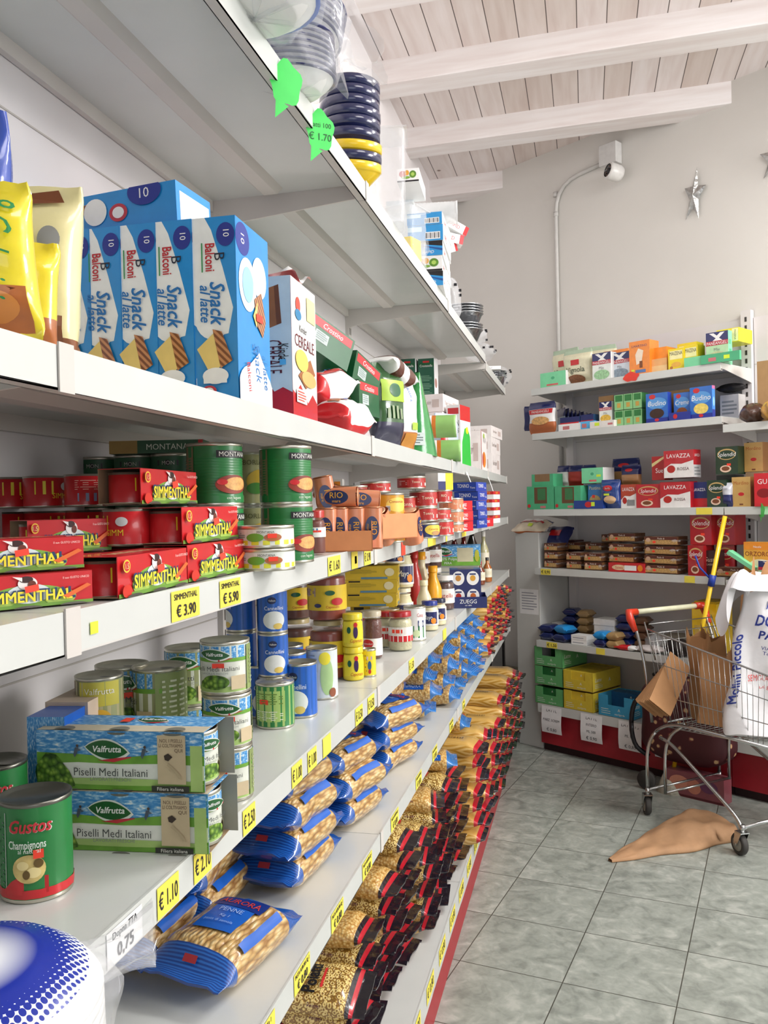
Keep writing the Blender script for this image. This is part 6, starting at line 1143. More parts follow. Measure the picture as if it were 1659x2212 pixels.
bkbox('starch_box', 1555, 1603, 694, 724, .12, .16, Z1, YE, {'front': lambda f: (f.ell(.2, .5, .12, .25, M('#b8743a', .4)), f.rect(.7, .98, .05, .95, M('#f8f0b0', .4)), f.text('MAIZENA', .84, .5, .12, BLACK, rot=-90, maxw=.8))}, 'yellow starch box lying on top of the mint row', 'starch box', dz=.118)
# shelf 2
bkbag('cake_mix', 1148, 1205, 870, 938, .04, .05, Z2, lambda u, v: NAVY if v > .75 else (WHT if v > .35 else M('#b8683a', .4)), lambda f: (f.rect(.62, .76, .05, .95, REDP), f.text('PANEANGELI', .69, .5, .08, WHT, rot=-90, maxw=.85), f.ell(.4, .5, .13, .35, M('#d9a86a', .5, var=.3, scale=80))), 'pizza yeast pouch with red band at the left end of the second back shelf', 'pouch', seed=65)
bkbag('cake_mix', 1140, 1180, 862, 915, .10, .03, Z2, lambda u, v: NAVY, None, 'dark pouch poking out behind the pizza pouch', 'pouch', seed=66, rz=20, dz=.03)
for i in range(8):
    u = 1196 + i * 8; bkbag('sachet', u, u + 42, 868 + i * 4, 915 + i * 2, .16 + i * .014, .014, Z2, lambda u_, v: NAVY if v > .6 else M('#8a9aa8', .3, metal=.4), None, 'navy and silver sachet in the fanned row, ' + ['first from the left', 'second', 'third', 'fourth', 'fifth', 'sixth', 'seventh', 'last at the right'][i] + ' of eight', 'sachet', 'fanned navy sachets', rz=-35, seed=70 + i, dz=.02)
for uL, uR, vT, vB, lb, col in [(1210, 1258, 912, 935, 'white tray of blue sachets on the second back shelf', WHT), (1254, 1288, 905, 930, 'light blue tray of dark chocolate sachets', SKY)]:
    bkbox('display_tray', uL, uR, vT + 8, vB, .02, .12, Z2, col, {'front': lambda f: f.rect(.2, .5, .2, .7, M('#c9787a', .5))}, lb, 'tray'); bkbox('sachet_row', uL + 4, uR - 2, vT - 12, vB - 6, .05, .08, Z2, '#3a6a9a', {'front': lambda f: (f.rect(0, 1, .6, 1, NAVY), f.rect(0, 1, .45, .6, REDP), f.ell(.5, .2, .3, .15, BRN))}, 'sachets standing in the ' + lb, 'sachets', dz=.004)
bkbox('display_tray', 1298, 1330, 860, 930, .09, .004, Z2, KRAFT, {}, 'brown cardboard tray back on the second back shelf', 'tray'); bkbox('cake_mix', 1299, 1326, 870, 915, .04, .04, Z2, WHT, {'front': pane('#e9efe9', '#e0b84a')}, 'single cake mix pack in the brown tray', 'cake mix', dz=.03); bkbox('display_tray', 1278, 1330, 916, 930, .0, .08, Z2, '#e6e2dc', {'front': lambda f: (f.rect(.2, .4, .3, .8, FYEL), f.rect(.75, .95, .3, .6, M('#c9787a', .5)))}, 'white tray front under the single cake mix pack', 'tray')
gb = lambda f: (f.rect(.0, 1, 0, 1, M('#8fc98a', .4)), f.rect(.1, .9, .55, .95, M('#2f7a3c', .4)), f.rect(.3, .7, .15, .45, M('#c9a04a', .4)))
for r_ in range(2):
    for c in range(3): bkbox('cocoa_box', 1332 + c * 20, 1351 + c * 20, 856 + r_ * 36, 888 + r_ * 36, .03, .07, Z2, M('#4f9a5a', .4), {'front': gb}, 'small green box, %s row, %s of three' % (['upper', 'lower'][r_], ['left', 'middle', 'right'][c]), 'box', 'small green boxes on the second back shelf', h=.088, dz=.001 + (1 - r_) * .092)
def bud(c1, t='Budino'):
    return lambda f: (f.rect(0, 1, 0, 1, M('#2a6ac0', .35, coat=.3)), f.ell(.5, .65, .45, .2, M('#5a9ad8', .4)), f.ell(.3, .88, .15, .08, REDP), f.text(t, .5, .65, .17, WHT, maxw=.85, shear=.2), f.ell(.5, .3, .33, .17, M(c1, .4, var=.2, scale=60)), f.rect(0, 1, 0, .14, M('#20308f', .4)), f.ell(.5, .08, .1, .05, REDP))
bkbox('pudding_box', 1400, 1447, 857, 920, .01, .04, Z2, '#2a4ab0', {'front': bud('#3a2218')}, 'chocolate pudding box on the second back shelf', 'pudding box'); bkbox('display_tray', 1447, 1494, 843, 912, .12, .005, Z2, KRAFT, {}, 'open brown carton back behind the caramel pudding', 'tray')
bkbox('pudding_box', 1460, 1495, 852, 912, .04, .05, Z2, '#2a4ab0', {'front': bud('#8a4a1c', 'Creme')}, 'caramel pudding box on the second back shelf', 'pudding box'); bkbox('display_tray', 1449, 1495, 898, 915, .0, .006, Z2, '#20308f', {'front': lambda f: f.ell(.3, .5, .1, .3, REDP)}, 'navy tray lip below the caramel pudding', 'tray')
for i in range(8): bkbox('pudding_box', 1495, 1543, 840, 908, .01 + i * .034, .032, Z2, '#3f86d8', {'front': bud('#e9d06a'), 'right': lambda f: (f.rect(0, 1, .9, 1, M('#d86a9a', .4)), f.rect(0, 1, 0, .25, M('#20308f', .4)), f.ell(.5, .5, .3, .15, M('#8fc4ee', .4)))}, 'vanilla pudding box in the long row, ' + ORD[i].replace('lowest', 'front one').replace(' from the bottom', ' from the front'), 'pudding box', 'row of vanilla pudding boxes')
# right bay shelf
o = crump('dark brown film wrapped loaf at the right edge', .14, .12, .1, 11, col=M('#4a2c1c', .3, coat=.7, bump=.6, scale=40, var=.2), name='bread_pack', blk=False); onB(o, 1632, .06, BKZ2[0] + .001)
o = crump('golden film wrapped cake at the right edge', .1, .12, .1, 12, col=M('#b98a3a', .3, coat=.7, bump=.6, scale=40), name='bread_pack', blk=False); onB(o, 1672, .02, BKZ2[0] + .001)
bkbox('carton', 1560, 1600, 845, 900, .28, .08, Z2, '#c9c6c4', {'front': lambda f: f.lines(.1, .9, .2, .8, 4, GREY)}, 'white carton behind the pudding row', 'carton'); o = crump('black knitted bundle on the white carton', .16, .08, .05, 13, col=M('#1a1718', .6, bump=.8, scale=60), name='black_bundle', blk=False); onB(o, 1585, .31, Z2 + .155)
bkbox('carton', 1641, 1700, 770, 905, .12, .1, BKZ2[0] + .001, KRAFT, {}, 'tall brown carton at the right edge of the photo', 'carton')
# shelf 3
mc = lambda f: (f.rect(.28, .75, .25, .95, M('#6a4a30', .7)), f.rect(.4, .7, .4, .9, M('#3f7a4a', .5)), f.ell(.08, .15, .06, .08, REDP), f.rect(.5, .7, .05, .15, M('#c9787a', .5)))
bkbox('display_carton', 1139, 1197, 1050, 1100, .0, .12, Z3, MINTD, {'front': mc, 'left': lambda f: f.rect(0, 1, 0, 1, CARD)}, 'green display carton at the left end of the coffee shelf', 'display carton', 'green display cartons'); bkbox('display_carton', 1199, 1255, 1050, 1100, .0, .12, Z3, MINTD, {'front': mc}, 'green display carton, second from the left on the coffee shelf', 'display carton', 'green display cartons')
bkbox('display_carton', 1150, 1196, 1022, 1049, .02, .1, Z3, MINTD, {'front': lambda f: f.rect(.15, .85, .4, 1, M('#8a6a4a', .7))}, 'small green carton standing on the leftmost display carton', 'display carton', dz=.142)
for uL, uR, vT, c, lb in [(1207, 1232, 1003, WHT, 'white flour pack leaning at the back left of the coffee shelf'), (1230, 1262, 1008, M('#b5342e', .4), 'red and white flour pack next to it'), (1262, 1290, 998, M('#c9c6d8', .4), 'pale flour pack with a blue top')]:
    bkbag('flour_bag', uL, uR, vT, vT + 45, .16, .05, Z3, lambda u, v, c=c: c if v < .7 else NAVY, None, lb, 'flour bag', dz=.14, seed=int(uL))
bkbox('plain_carton', 1205, 1290, 1048, 1100, .14, .1, Z3, CARD, {}, 'brown carton supporting the flour packs', 'carton', h=.138)
bkbox('carton', 1258, 1304, 1013, 1046, .03, .12, Z3, MINT, {'front': lambda f: (f.ell(.5, .6, .08, .1, MINTD), f.rect(.35, .7, .1, .22, M('#d86a6a', .5)), f.rect(.7, .9, .4, .55, FYEL)), 'right': lambda f: f.rect(0, 1, 0, 1, WHT)}, 'mint carton lying above the pasta box on the coffee shelf', 'carton', dz=.152)
bkbox('display_carton', 1240, 1303, 1083, 1101, -.005, .05, Z3, '#1f3f8f', {'front': lambda f: (f.ell(.5, .5, .12, .35, REDP), f.rect(.6, .72, .3, .8, FYEL))}, 'navy tray lip below the pasta box', 'tray')
bkbox('pasta_box', 1271, 1301, 1046, 1090, .05, .06, Z3, '#3f7ab8', {'front': lambda f: (f.text('Pastina', .5, .85, .14, M('#e9d890', .4), maxw=.8), f.ell(.5, .35, .4, .2, M('#c9b070', .5, var=.2, scale=100)), sticker(f, .4, .5, .2, .12))}, 'blue baby pasta box on the coffee shelf', 'box', h=.145)
def lav(c, t2, cup='#b5261f'): return lambda f: (f.rect(0, 1, 0, 1, M('#ece9e6', .4)), f.poly([(0, .35), (.25, .52), (.6, .5), (1, .62), (1, 1), (0, 1)], M(c, .35, coat=.4)), f.text('LAVAZZA', .5, .8, .15, WHT, maxw=.8), f.ell(.25, .32, .14, .14, M(cup, .4)), f.text(t2, .66, .32, .11, INK('#5a2a2a'), maxw=.42))
def spl(c): return lambda f: (f.rect(0, 1, 0, 1, M(c, .35, coat=.5)), f.ell(.5, .72, .42, .2, M('#c9a86a', .4)), f.ell(.5, .71, .38, .16, M(c, .35)), f.text('Splendid', .5, .72, .15, WHT, maxw=.8, shear=.15), f.ell(.45, .2, .25, .13, M('#e9c9b0', .4)), f.ell(.45, .21, .18, .08, BRN), sticker(f, .6, .35, .18, .08))
RED2 = '#b81f28'
bkbag('coffee_pack', 1300, 1342, 1035, 1097, .03, .07, Z3, lambda u, v: M('#173a80', .2, coat=.8), lambda f: (f.ell(.7, .5, .1, .25, REDP), f.text('Barilla', .7, .5, .08, WHT, rot=-90, maxw=.4), f.ell(.3, .4, .14, .3, M('#d9b48a', .5)), f.rect(.45, .52, .4, .7, FYEL)), 'navy foil bag on the coffee shelf', 'coffee', seed=81)
bkbox('coffee_box', 1342, 1375, 1046, 1097, .03, .07, Z3, '#c4512f', {'front': lambda f: (lav('#b8452a', 'Crema')(f), f.rect(.4, .9, .1, .35, M('#8a8a8a', .4)))}, 'orange and white coffee box beside the navy bag', 'coffee')
bkbox('coffee_box', 1375, 1427, 1046, 1097, .02, .08, Z3, RED2, {'front': spl(RED2)}, 'red coffee box on the lower row of the coffee shelf', 'coffee'); bkbox('coffee_box', 1427, 1492, 1042, 1097, .01, .08, Z3, RED2, {'front': lav(RED2, 'ROSSA')}, 'wide red and white coffee box, lower row', 'coffee', 'wide red and white coffee boxes')
for i in range(3):
    bkbox('coffee_box', 1436, 1500, 982, 1041, .01 + i * .085, .08, Z3, RED2, {'front': lav(RED2, 'ROSSA'), 'right': lambda f: (f.rect(0, 1, 0, .45, M('#c9c6c6', .4)), f.lines(.1, .9, .05, .4, 3, GREY), f.text('LAVAZZA', .5, .8, .1, WHT, maxw=.7))}, 'wide red and white coffee box on the upper row, ' + ['front', 'second from the front', 'rear'][i], 'coffee', 'wide red and white coffee boxes', dz=.163)
    if i: bkbox('coffee_box', 1427, 1492, 1042, 1097, .01 + i * .085, .08, Z3, RED2, {'front': lav(RED2, 'ROSSA')}, 'wide red and white coffee box on the lower row, ' + ['', 'middle', 'rear'][i], 'coffee', 'wide red and white coffee boxes')
bkbox('coffee_box', 1410, 1437, 990, 1041, .04, .09, Z3, '#a81c1c', {'front': lambda f: (f.poly([(0, .7), (1, 1), (1, .9), (0, .55)], M('#e0d090', .4)), f.text('Sue', .6, .4, .2, WHT, maxw=.6))}, 'dark red coffee box tucked left of the wide one, upper row', 'coffee', dz=.155)
bkbox('coffee_box', 1495, 1528, 1042, 1096, .05, .1, Z3, '#1f2f6a', {'front': lambda f: (f.rect(0, 1, 0, .35, REDP), f.text('LAVAZZA', .5, .7, .12, WHT, maxw=.8)), 'right': lambda f: f.rect(0, 1, 0, .35, REDP)}, 'navy and red coffee box between the red and green ones', 'coffee')
bkbox('coffee_box', 1548, 1596, 974, 1034, .03, .1, Z3, '#1f3a26', {'front': spl('#1f3a26')}, 'dark green coffee pack on the upper row', 'coffee', 'dark green coffee packs', dz=.17); bkbox('coffee_box', 1528, 1570, 1038, 1096, .01, .1, Z3, '#1f3a26', {'front': spl('#1f3a26')}, 'dark green coffee pack on the lower row', 'coffee', 'dark green coffee packs')
bkbox('coffee_box', 1549, 1590, 1038, 1096, .12, .1, Z3, '#16261a', {}, 'dark pack supporting the upper green coffee', 'coffee', h=.168)
bkbag('coffee_pack', 1563, 1584, 1044, 1096, .02, .05, Z3, lambda u, v: M('#c9ccd4', .3, coat=.5) if v > .5 else NAVY, lambda f: f.text('HAG', .75, .5, .12, BLACK, rot=-90, maxw=.8), 'silver and navy coffee pouch with a black spoon shape', 'coffee', seed=83)
gold = lambda f: (f.rect(0, 1, 0, 1, M('#c9a25c', .4, coat=.3)), f.text('Mordino', .5, .8, .12, INK('#a8541c'), maxw=.8), f.ell(.5, .42, .16, .06, REDP), f.rect(.4, .6, .05, .1, BRN))
bkbox('cereal_box', 1582, 1622, 1032, 1096, .02, .1, Z3, '#a8743c', {'front': gold}, 'gold breakfast box on the lower row at the right of the coffee shelf', 'box', 'gold breakfast boxes'); bkbox('cereal_box', 1610, 1650, 967, 1030, .1, .1, Z3, '#a8743c', {'front': gold}, 'gold breakfast box on the upper row at the right of the coffee shelf', 'box', 'gold breakfast boxes', dz=.18); bkbox('plain_carton', 1612, 1650, 1036, 1096, .1, .1, Z3, CARD, {}, 'brown carton under the upper gold box', 'carton', h=.178)
bkbox('coffee_box', 1630, 1690, 1022, 1094, -.01, .1, Z3, '#d0202c', {'front': lambda f: (f.text('GU', .3, .75, .15, WHT), f.ell(.35, .4, .25, .14, INK('#8a1018')))}, 'bright red coffee box cut by the right edge', 'coffee')
for uL, uR, vT in ((1325, 1385, 985), (1345, 1387, 1000)): bkbag('pasta_pack', uL, uR, vT, 1045, .16 if vT > 990 else .22, .06, Z3, lambda u, v: NAVY if v > .55 else M('#b8895a', .35, coat=.5), lambda f: f.ell(.75, .5, .08, .2, REDP), 'navy topped pasta bag at the back, ' + ('front one' if vT > 990 else 'rear one'), 'bag', 'navy topped bags', dz=.13, seed=int(uL)); 
bkbox('plain_carton', 1318, 1395, 1050, 1100, .13, .14, Z3, CARD, {}, 'brown carton hidden behind the coffee boxes', 'carton', h=.13)
# shelf 4: sliced bakery in film
def bread(label, w=.14, d=.12, h=.055, seed=1, top='#b08a50'):
    t = empty('cracker_pack', label, 'cracker pack', 'film-wrapped cracker packs'); b = MB()
    b.box(-w/2, w/2, -d/2, d/2, .002, h * .93, M('#6a4426', .6, var=.35, scale=60)); f = flat_frame(b, (-w/2, -d/2, .002), (1, 0, 0), (0, 0, 1), w, h * .9)
    f.rect(.02, .98, .1, .6, M('#b8935a', .5, var=.35, scale=130)); f.rect(.02, .98, .62, .95, M('#5a2c22', .5)); f.text('Piade di', .5, .78, .2, INK('#e8dccc'), maxw=.5); f.ell(.12, .6, .07, .25, M('#c9a58a', .5)); f.ell(.3, .35, .05, .14, ORG); b.build('crackers', t)
    fn = pillow(d * 1.02, w * 1.1, h, seed=seed, rumple=.05, boxy=4, crimp=.05); b = MB(); b.surf(lambda u, v: fn(u, v), 20, 14, CFILM, closed_u=True); b.build('film', t); return t
bp_ = [(1200, .06, 0), (1200, .06, 1), (1200, .06, 2), (1250, .05, 0), (1250, .05, 1), (1290, .03, 0), (1290, .03, 1), (1292, .2, 2), (1353, .05, 1), (1353, .05, 2), (1353, .06, 3), (1437, .02, 0), (1437, .02, 1), (1437, .03, 2), (1437, .03, 3), (1595, .02, 0), (1245, .22, 2), (1330, .22, 3)]
wh = ['in the leftmost pile, lowest', 'in the leftmost pile, middle', 'in the leftmost pile, top', 'in the second pile, lower', 'in the second pile, upper', 'at the shelf front beside the second pile, lower', 'at the shelf front beside the second pile, upper', 'behind the second pile with a red edge', 'on the red flat box, lowest', 'on the red flat box, second', 'on the red flat box, top with a yellow tag', 'in the fourth pile, lowest', 'in the fourth pile, second', 'in the fourth pile, third', 'in the fourth pile, top', 'under the orange barley box, dark and long', 'back pile near the pillar', 'back pile behind the yellow tag']
for i, (u, d, lv) in enumerate(bp_):
    t = bread('film-wrapped cracker pack ' + wh[i], w=[.1, .1, .1, .11, .11, .12, .12, .12, .17, .17, .17, .2, .2, .2, .2, .2, .13, .13][i], seed=i, h=.052); onB(t, u, d + .06, Z4 + (.0525 * lv if i not in (8, 9, 10) else .052 + .06 * (lv - 1)), rz=(i * 7) % 9 - 4)
bkbox('biscuit_box', 1312, 1390, 1216, 1237, .01, .12, Z4, REDP, {'front': lambda f: (f.ell(.3, .5, .2, .3, M('#e9c9a0', .4)), f.text('Saiwa', .3, .5, .3, REDP), f.rect(.45, .78, .2, .75, WHT), f.ell(.88, .5, .07, .35, ORA))}, 'flat red biscuit box under the third cracker pile', 'box', h=.052)
for i, (uL, uR, vT, vB, d, dz, lb) in enumerate([(1490, 1536, 1122, 1182, .03, .165, 'red coffee pack on the upper row of the cracker shelf'), (1545, 1588, 1120, 1180, .08, .165, 'red coffee pack behind the yellow mop handle'), (1484, 1518, 1186, 1243, .0, 0, 'red coffee pack on the lower row of the cracker shelf'), (1545, 1585, 1186, 1243, .1, 0, 'red coffee pack on the lower row behind the mop')]):
    bkbox('coffee_pack', uL, uR, vT, vB, d, .12, Z4, '#a81a20', {'front': spl('#a81a20')}, lb, 'coffee', 'red coffee packs on the cracker shelf', dz=dz, h=.163)
bkbox('coffee_pack', 1515, 1550, 1188, 1243, .03, .08, Z4, '#3a2020', {'front': lambda f: (f.text('Gusto', .5, .65, .18, M('#d8c8b0', .4), maxw=.85, shear=.2), f.text('CLASSICO', .5, .45, .07, M('#d8c8b0', .4), maxw=.6), sticker(f, .7, .3, .15, .1))}, 'dark brown coffee pack beside the blue mop clamp', 'coffee'); bkbox('coffee_pack', 1590, 1618, 1120, 1180, .1, .1, Z4, '#77777a', {'left': lambda f: f.rect(.4, .6, .1, .9, BLACK)}, 'grey and silver packs at the right of the cracker shelf', 'coffee', h=.165, dz=.0)
bkbox('barley_box', 1605, 1665, 1162, 1228, -.01, .06, BKZ2[2] + .001, '#e0a03c', {'front': lambda f: (f.rect(0, 1, .75, 1, M('#e9902c', .4)), f.text('ORZORO', .5, .62, .15, INK('#7a2a1c'), maxw=.9), f.ell(.6, .25, .4, .2, M('#e8d8b8', .4)), f.text('Nestle', .5, .85, .07, WHT))}, 'orange barley drink box at the right edge', 'box', dz=.045); bkbox('plain_carton', 1605, 1665, 1228, 1245, .0, .1, BKZ2[2] + .001, CARD, {}, 'brown flat carton under the barley box', 'carton', h=.042)
bkbox('cake_mix', 1636, 1700, 1180, 1228, -.06, .04, BKZ2[2] + .001, '#e9efe9', {'front': pane('#a9d0a0', '#8fba7a')}, 'cake mix box in front of the barley box, cut by the right edge', 'cake mix', dz=.0)
t = carton('mint_cardboard', .16, .05, .02, MINT, {}); tag(t, 'loose mint green cardboard strip tilted over the crackers', 'cardboard'); onB(t, 1600, -.02, Z4 + .085, ry=32)
t = bag('flour_pouch', .17, .24, .07, lambda u, v: NAVY if u < .14 or u > .86 else (M('#b8683a', .35, coat=.6) if u > .5 else M('#e3d3bb', .4)), 88, 'pizza flour pouch lying on the white pillar', 'pouch', None, lambda f: (f.rect(.2, .8, .55, .8, WHT), f.rect(.15, .85, .45, .58, REDP), f.text('PANEANGELI', .5, .51, .09, WHT, maxw=.65), f.rect(.5, .62, .1, .3, FYEL)), rumple=.12); place(t, tuple(bk(-.115, .14, 1.377)), BTH + R(10), R(20))
t = bag('flour_pouch', .16, .2, .06, lambda u, v: NAVY, 89, 'dark flour pouch wedged between the pillar pouch and the crackers', 'pouch', None, lambda f: f.rect(.3, .7, .4, .7, REDP)); place(t, tuple(bk(.03, .22, Z4 + .17)), BTH, R(50))
bkbox('plain_carton', 1180, 1240, 1180, 1238, .24, .1, Z4, '#4a2020', {}, 'dark red carton at the back left of the cracker shelf', 'carton', h=.165)
# shelf 5: soap, wipes, sponges
NV2 = M('#16245a', .25, coat=.7, bump=.3, scale=30); TAN = M('#a8895a', .35, coat=.5)
def pk(label, u, d, z, w, l, th, col, rz=0, seed=1, art=None, group='small packs on the lower back shelf'):
    t = bag('soap_pack', w, l, th, lambda u_, v: col, seed, label, 'pack', group, art, nu=16, nl=12, boxy=4, rumple=.03, crimp=.06); onB(t, u, d, z, rz); return t
for i, (u, d, lv, c, rz, lb) in enumerate([(1185, .07, 0, NV2, 0, 'navy pack at the front left, lower'), (1182, .07, 1, NV2, 4, 'navy pack at the front left, upper'), (1212, .05, 0, NV2, -6, 'navy pack beside the front left pair'), (1216, .06, 1.1, BLU, -16, 'bright blue pack tilted on the navy ones')]): pk(lb, u, d, Z5 + lv * .048, .1, .12, .05, c, rz, 90 + i)
for i in range(4): pk('navy pack in the four-high stack, ' + ORD[i], 1233, .2, Z5 + i * .048, .11, .1, .05, NV2, 3 * i, 95 + i); pk('tan pack beside the navy stack, ' + ORD[i], 1262, .2, Z5 + i * .047, .1, .09, .048, TAN, 2 * i, 99 + i)
for i in range(3): t = carton('soap_box', .08, .07, .03, WHT, {'front': lambda f: f.rect(.1, .8, .35, .5, M('#8a8f9a', .5))}); tag(t, 'white slim box at the back left, ' + ORD[i], 'box', 'white slim boxes at the back'); onB(t, 1205, .2, Z5 + i * .031 + .03 * 0)
for i in range(2): t = carton('soap_box', .11, .08, .028, WHT, {'front': lambda f: f.rect(.1, .8, .35, .5, M('#8a8f9a', .5))}); tag(t, ['white slim box at the shelf front, lower of two', 'white slim box at the shelf front, upper of two'][i], 'box', 'white slim boxes in front'); onB(t, 1253, .05, Z5 + i * .029)
b = MB(); b.box(-.07, .07, -.06, .06, 0, .12, M('#dcdcd8', .5)); b.box(-.072, .072, -.062, .062, .12, .155, M('#e6e6e2', .5)); f = flat_frame(b, (-.07, -.06, 0), (1, 0, 0), (0, 0, 1), .14, .12); f.ell(.5, .45, .38, .3, BLACK); f.ell(.5, .43, .36, .28, M('#dcdcd8', .5)); f.text('WIRICT', .5, .45, .2, INK('#4a5a3a'), maxw=.6); o = b.build('white_box'); tag(o, 'white lidded box with a round printed mark', 'box'); onB(o, 1312, .15, Z5)
for i, (u, d, lv, c, lb) in enumerate([(1298, .05, 0, NV2, 'navy pack before the white lidded box, lower'), (1298, .05, 1, BLU, 'bright blue pack before the white lidded box, upper'), (1325, .06, 0, TAN, 'tan pack beside the bright blue one, lower'), (1325, .06, 1, TAN, 'tan pack beside the bright blue one, upper')]): pk(lb, u, d, Z5 + lv * .046, .1, .09, .048, c, 0, 110 + i)
for i in range(4): pk('navy pack in the right-hand stack, ' + ORD[i], 1352, .15, Z5 + i * .048, .12, .11, .05, NV2, 4 * i - 5, 116 + i); pk('brown pack beside the right-hand navy stack, ' + ORD[i], 1385, .18, Z5 + i * .045, .1, .09, .046, M('#6a4a34', .4), 4 * i, 121 + i)
t = bag('sponge_pouch', .06, .15, .03, lambda u, v: REDP if v < .6 else WHT, 130, 'small red and white pouch hanging over the shelf lip', 'pouch', None, None, rumple=.1); onB(t, 1350, .03, Z5)
for i, (u, d, z, w, dd, h, c, lb) in enumerate([(1418, .12, 0, .16, .12, .1, CFILM, 'clear bag with red print behind the trolley handle'), (1470, .2, .05, .28, .16, .05, M('#8a8274', .6, bump=.5), 'grey folded cloth pack, upper'), (1470, .2, 0, .28, .16, .055, M('#9a9488', .6, bump=.5), 'grey folded cloth pack, lower'), (1400, .05, 0, .18, .1, .04, M('#cfc6c4', .4, bump=.5), 'white and red rag pouch at the shelf front'), (1460, .03, 0, .15, .1, .1, M('#241c1a', .6, bump=.6), 'dark brown rounded bundle behind the trolley')]):
    o = crump(lb, w, dd, h, 140 + i, col=c, name='cloth_pack', blk=False); onB(o, u, d, Z5 + z)
# base: milk cartons in trays
def milk(label, uL, uR, vB, vT, dep, z, col, dark, open_=False, rz=0):
    s0, t0 = bks(uL, .0); s1, t1 = bks(uR, .0); w = s1 - s0; h = pxh(vB - vT, (t0 + t1) / 2); t = empty('milk_tray', label, 'milk tray', 'milk trays on the bottom back shelf')
    m1 = M(col, .6, var=.05); m2 = M(dark, .5); b = MB(); x, y = w / 2, dep / 2; th = .003; hb = h * .55
    b.box(-x, x, -y, -y + th, 0, hb, m1); b.box(-x, -x * .45, -y, -y + th, hb, h, m1); b.box(x * .5, x, -y, -y + th, hb, h, m1); b.box(-x, x, y - th, y, 0, h, m1)
    b.box(-x, -x + th, -y, y, 0, h, m1); b.box(x - th, x, -y, y, 0, h, m1); b.box(-x, x, -y, y, 0, th, CARD)
    f = flat_frame(b, (-x, -y, 0), (1, 0, 0), (0, 0, 1), w, h); f.text('A', .6, .36, .14, M('#dfe8dc', .5)); f.text('sterilgarda', .62, .16, .09, M('#dfe8dc', .5), maxw=.4); f.lines(.08, .35, .1, .4, 3, M('#dfe8dc', .5), .25)
    f = flat_frame(b, (x, -y, 0), (0, 1, 0), (0, 0, 1), dep, h); f.text('Latte', .2, .6, .2, M('#dfe8dc', .5), maxw=.25, shear=.2); f.lines(.08, .35, .15, .4, 3, M('#dfe8dc', .5), .25); f.text('A', .6, .5, .2, M('#dfe8dc', .5)); b.build('tray', t)
    n = 4
    for i in range(n + 1 if not open_ else 2):
        b = MB(); yy = -y + .006 + (i + (3 if open_ else 0)) * (dep - .012) / (n + 1); 
        b.box(-x + .005, x - .005, yy + .001, yy + (dep - .012) / (n + 1) - .001, th, h * .97, m2); f = flat_frame(b, (-x, yy, 0), (1, 0, 0), (0, 0, 1), w, h); f.text('A', .6, .8, .12, M('#dfe8dc', .5)); b.build('milk_carton', t)
    return t, (s0 + s1) / 2
hgt = 0
for i, (vT, vB, lb) in enumerate([(1495, 1532, 'lowest of the green milk trays'), (1455, 1495, 'middle green milk tray'), (1422, 1463, 'open green milk tray on top of the green stack')]):
    t, s_ = milk(lb, 1147, 1207, vB, vT, .26, Z0, '#5fa868', '#1f6a34', open_=i == 2); place(t, tuple(bk(s_, .005 + .13, Z0 + hgt)), BTH); hgt += .121 if i == 0 else .118
hgt = 0
for i, (vT, vB, lb) in enumerate([(1508, 1549, 'lower yellow milk tray'), (1470, 1511, 'upper yellow milk tray')]):
    t, s_ = milk(lb, 1209, 1272, vB, vT, .30, Z0, '#d8bf3a', '#e0c23a', open_=False); place(t, tuple(bk(s_, .152, Z0 + hgt)), BTH); hgt += .122
t, s_ = milk('low blue milk tray, almost empty', 1284, 1358, 1566, 1520, .22, Z0, '#3a96bc', '#1f5a8a', open_=True); place(t, tuple(bk(s_, .112, Z0)), BTH)
# ================================================================ shopping trolley
def cw(X, Z, z=0): p_ = Vector((0, 0, 0)) + Vector((CR.x, CR.y, 0)).normalized() * X + Vector((CF.x, CF.y, 0)).normalized() * Z; return Vector((p_.x, p_.y, z))
W1 = at(1400, 1762, 0); W2 = at(1605, 1850, 0); Ld = (W2 - W1); LL = Ld.length; TY = math.atan2(Ld.y, Ld.x)
CHR = M('#b9bbba', .22, metal=.95, var=.05); RUB = M('#3a3835', .7, var=.1); TT = Matrix.Translation((W1.x, W1.y, 0)) @ Matrix.Rotation(TY, 4, 'Z'); TI = TT.inverted()
cart = empty('shopping_trolley', 'chrome wire shopping trolley with a cream handle, loaded with paper sacks', 'shopping trolley', None, (W1.x, W1.y, 0), TY)
WID = .5
# corners of the basket: x along, y across (far side positive)
def bc(x, y, z): return Vector((x, y, z))
xr, xn = .02, .80; zb0, zb1, zt0, zt1 = .46, .50, .93, .79
def side(t, s, k):   # t along 0..1, s height 0..1, k side (0 near, 1 far)
    x0 = xr + .07 - .07 * s; x1 = xn - .06 + .06 * s; x = x0 + (x1 - x0) * t
    yw = (.0 + .03 * t + .03 * (1 - s)); y = yw if k == 0 else WID - yw; z = (zb0 + (zb1 - zb0) * t) * (1 - s) + (zt0 + (zt1 - zt0) * t) * s; return Vector((x, y, z))
b = MB(); r0 = .0016
for k in (0, 1):
    for i in range(27): t_ = i / 26; b.tube([side(t_, 0, k), side(t_, 1, k)], r0, CHR, 5)
    for s_ in (0, .32, .66, 1): b.tube([side(i / 8, s_, k) for i in range(9)], .0048 if s_ == 1 else .0026, CHR, 6)
for i in range(13): f_ = i / 12; A, B_2 = side(1, 0, 0), side(1, 0, 1); C_, D_ = side(1, 1, 0), side(1, 1, 1); b.tube([A.lerp(B_2, f_), C_.lerp(D_, f_)], r0, CHR, 5)
for s_ in (0, .32, .66, 1): b.tube([side(1, s_, 0), side(1, s_, 1)], .0048 if s_ == 1 else .0026, CHR, 6)
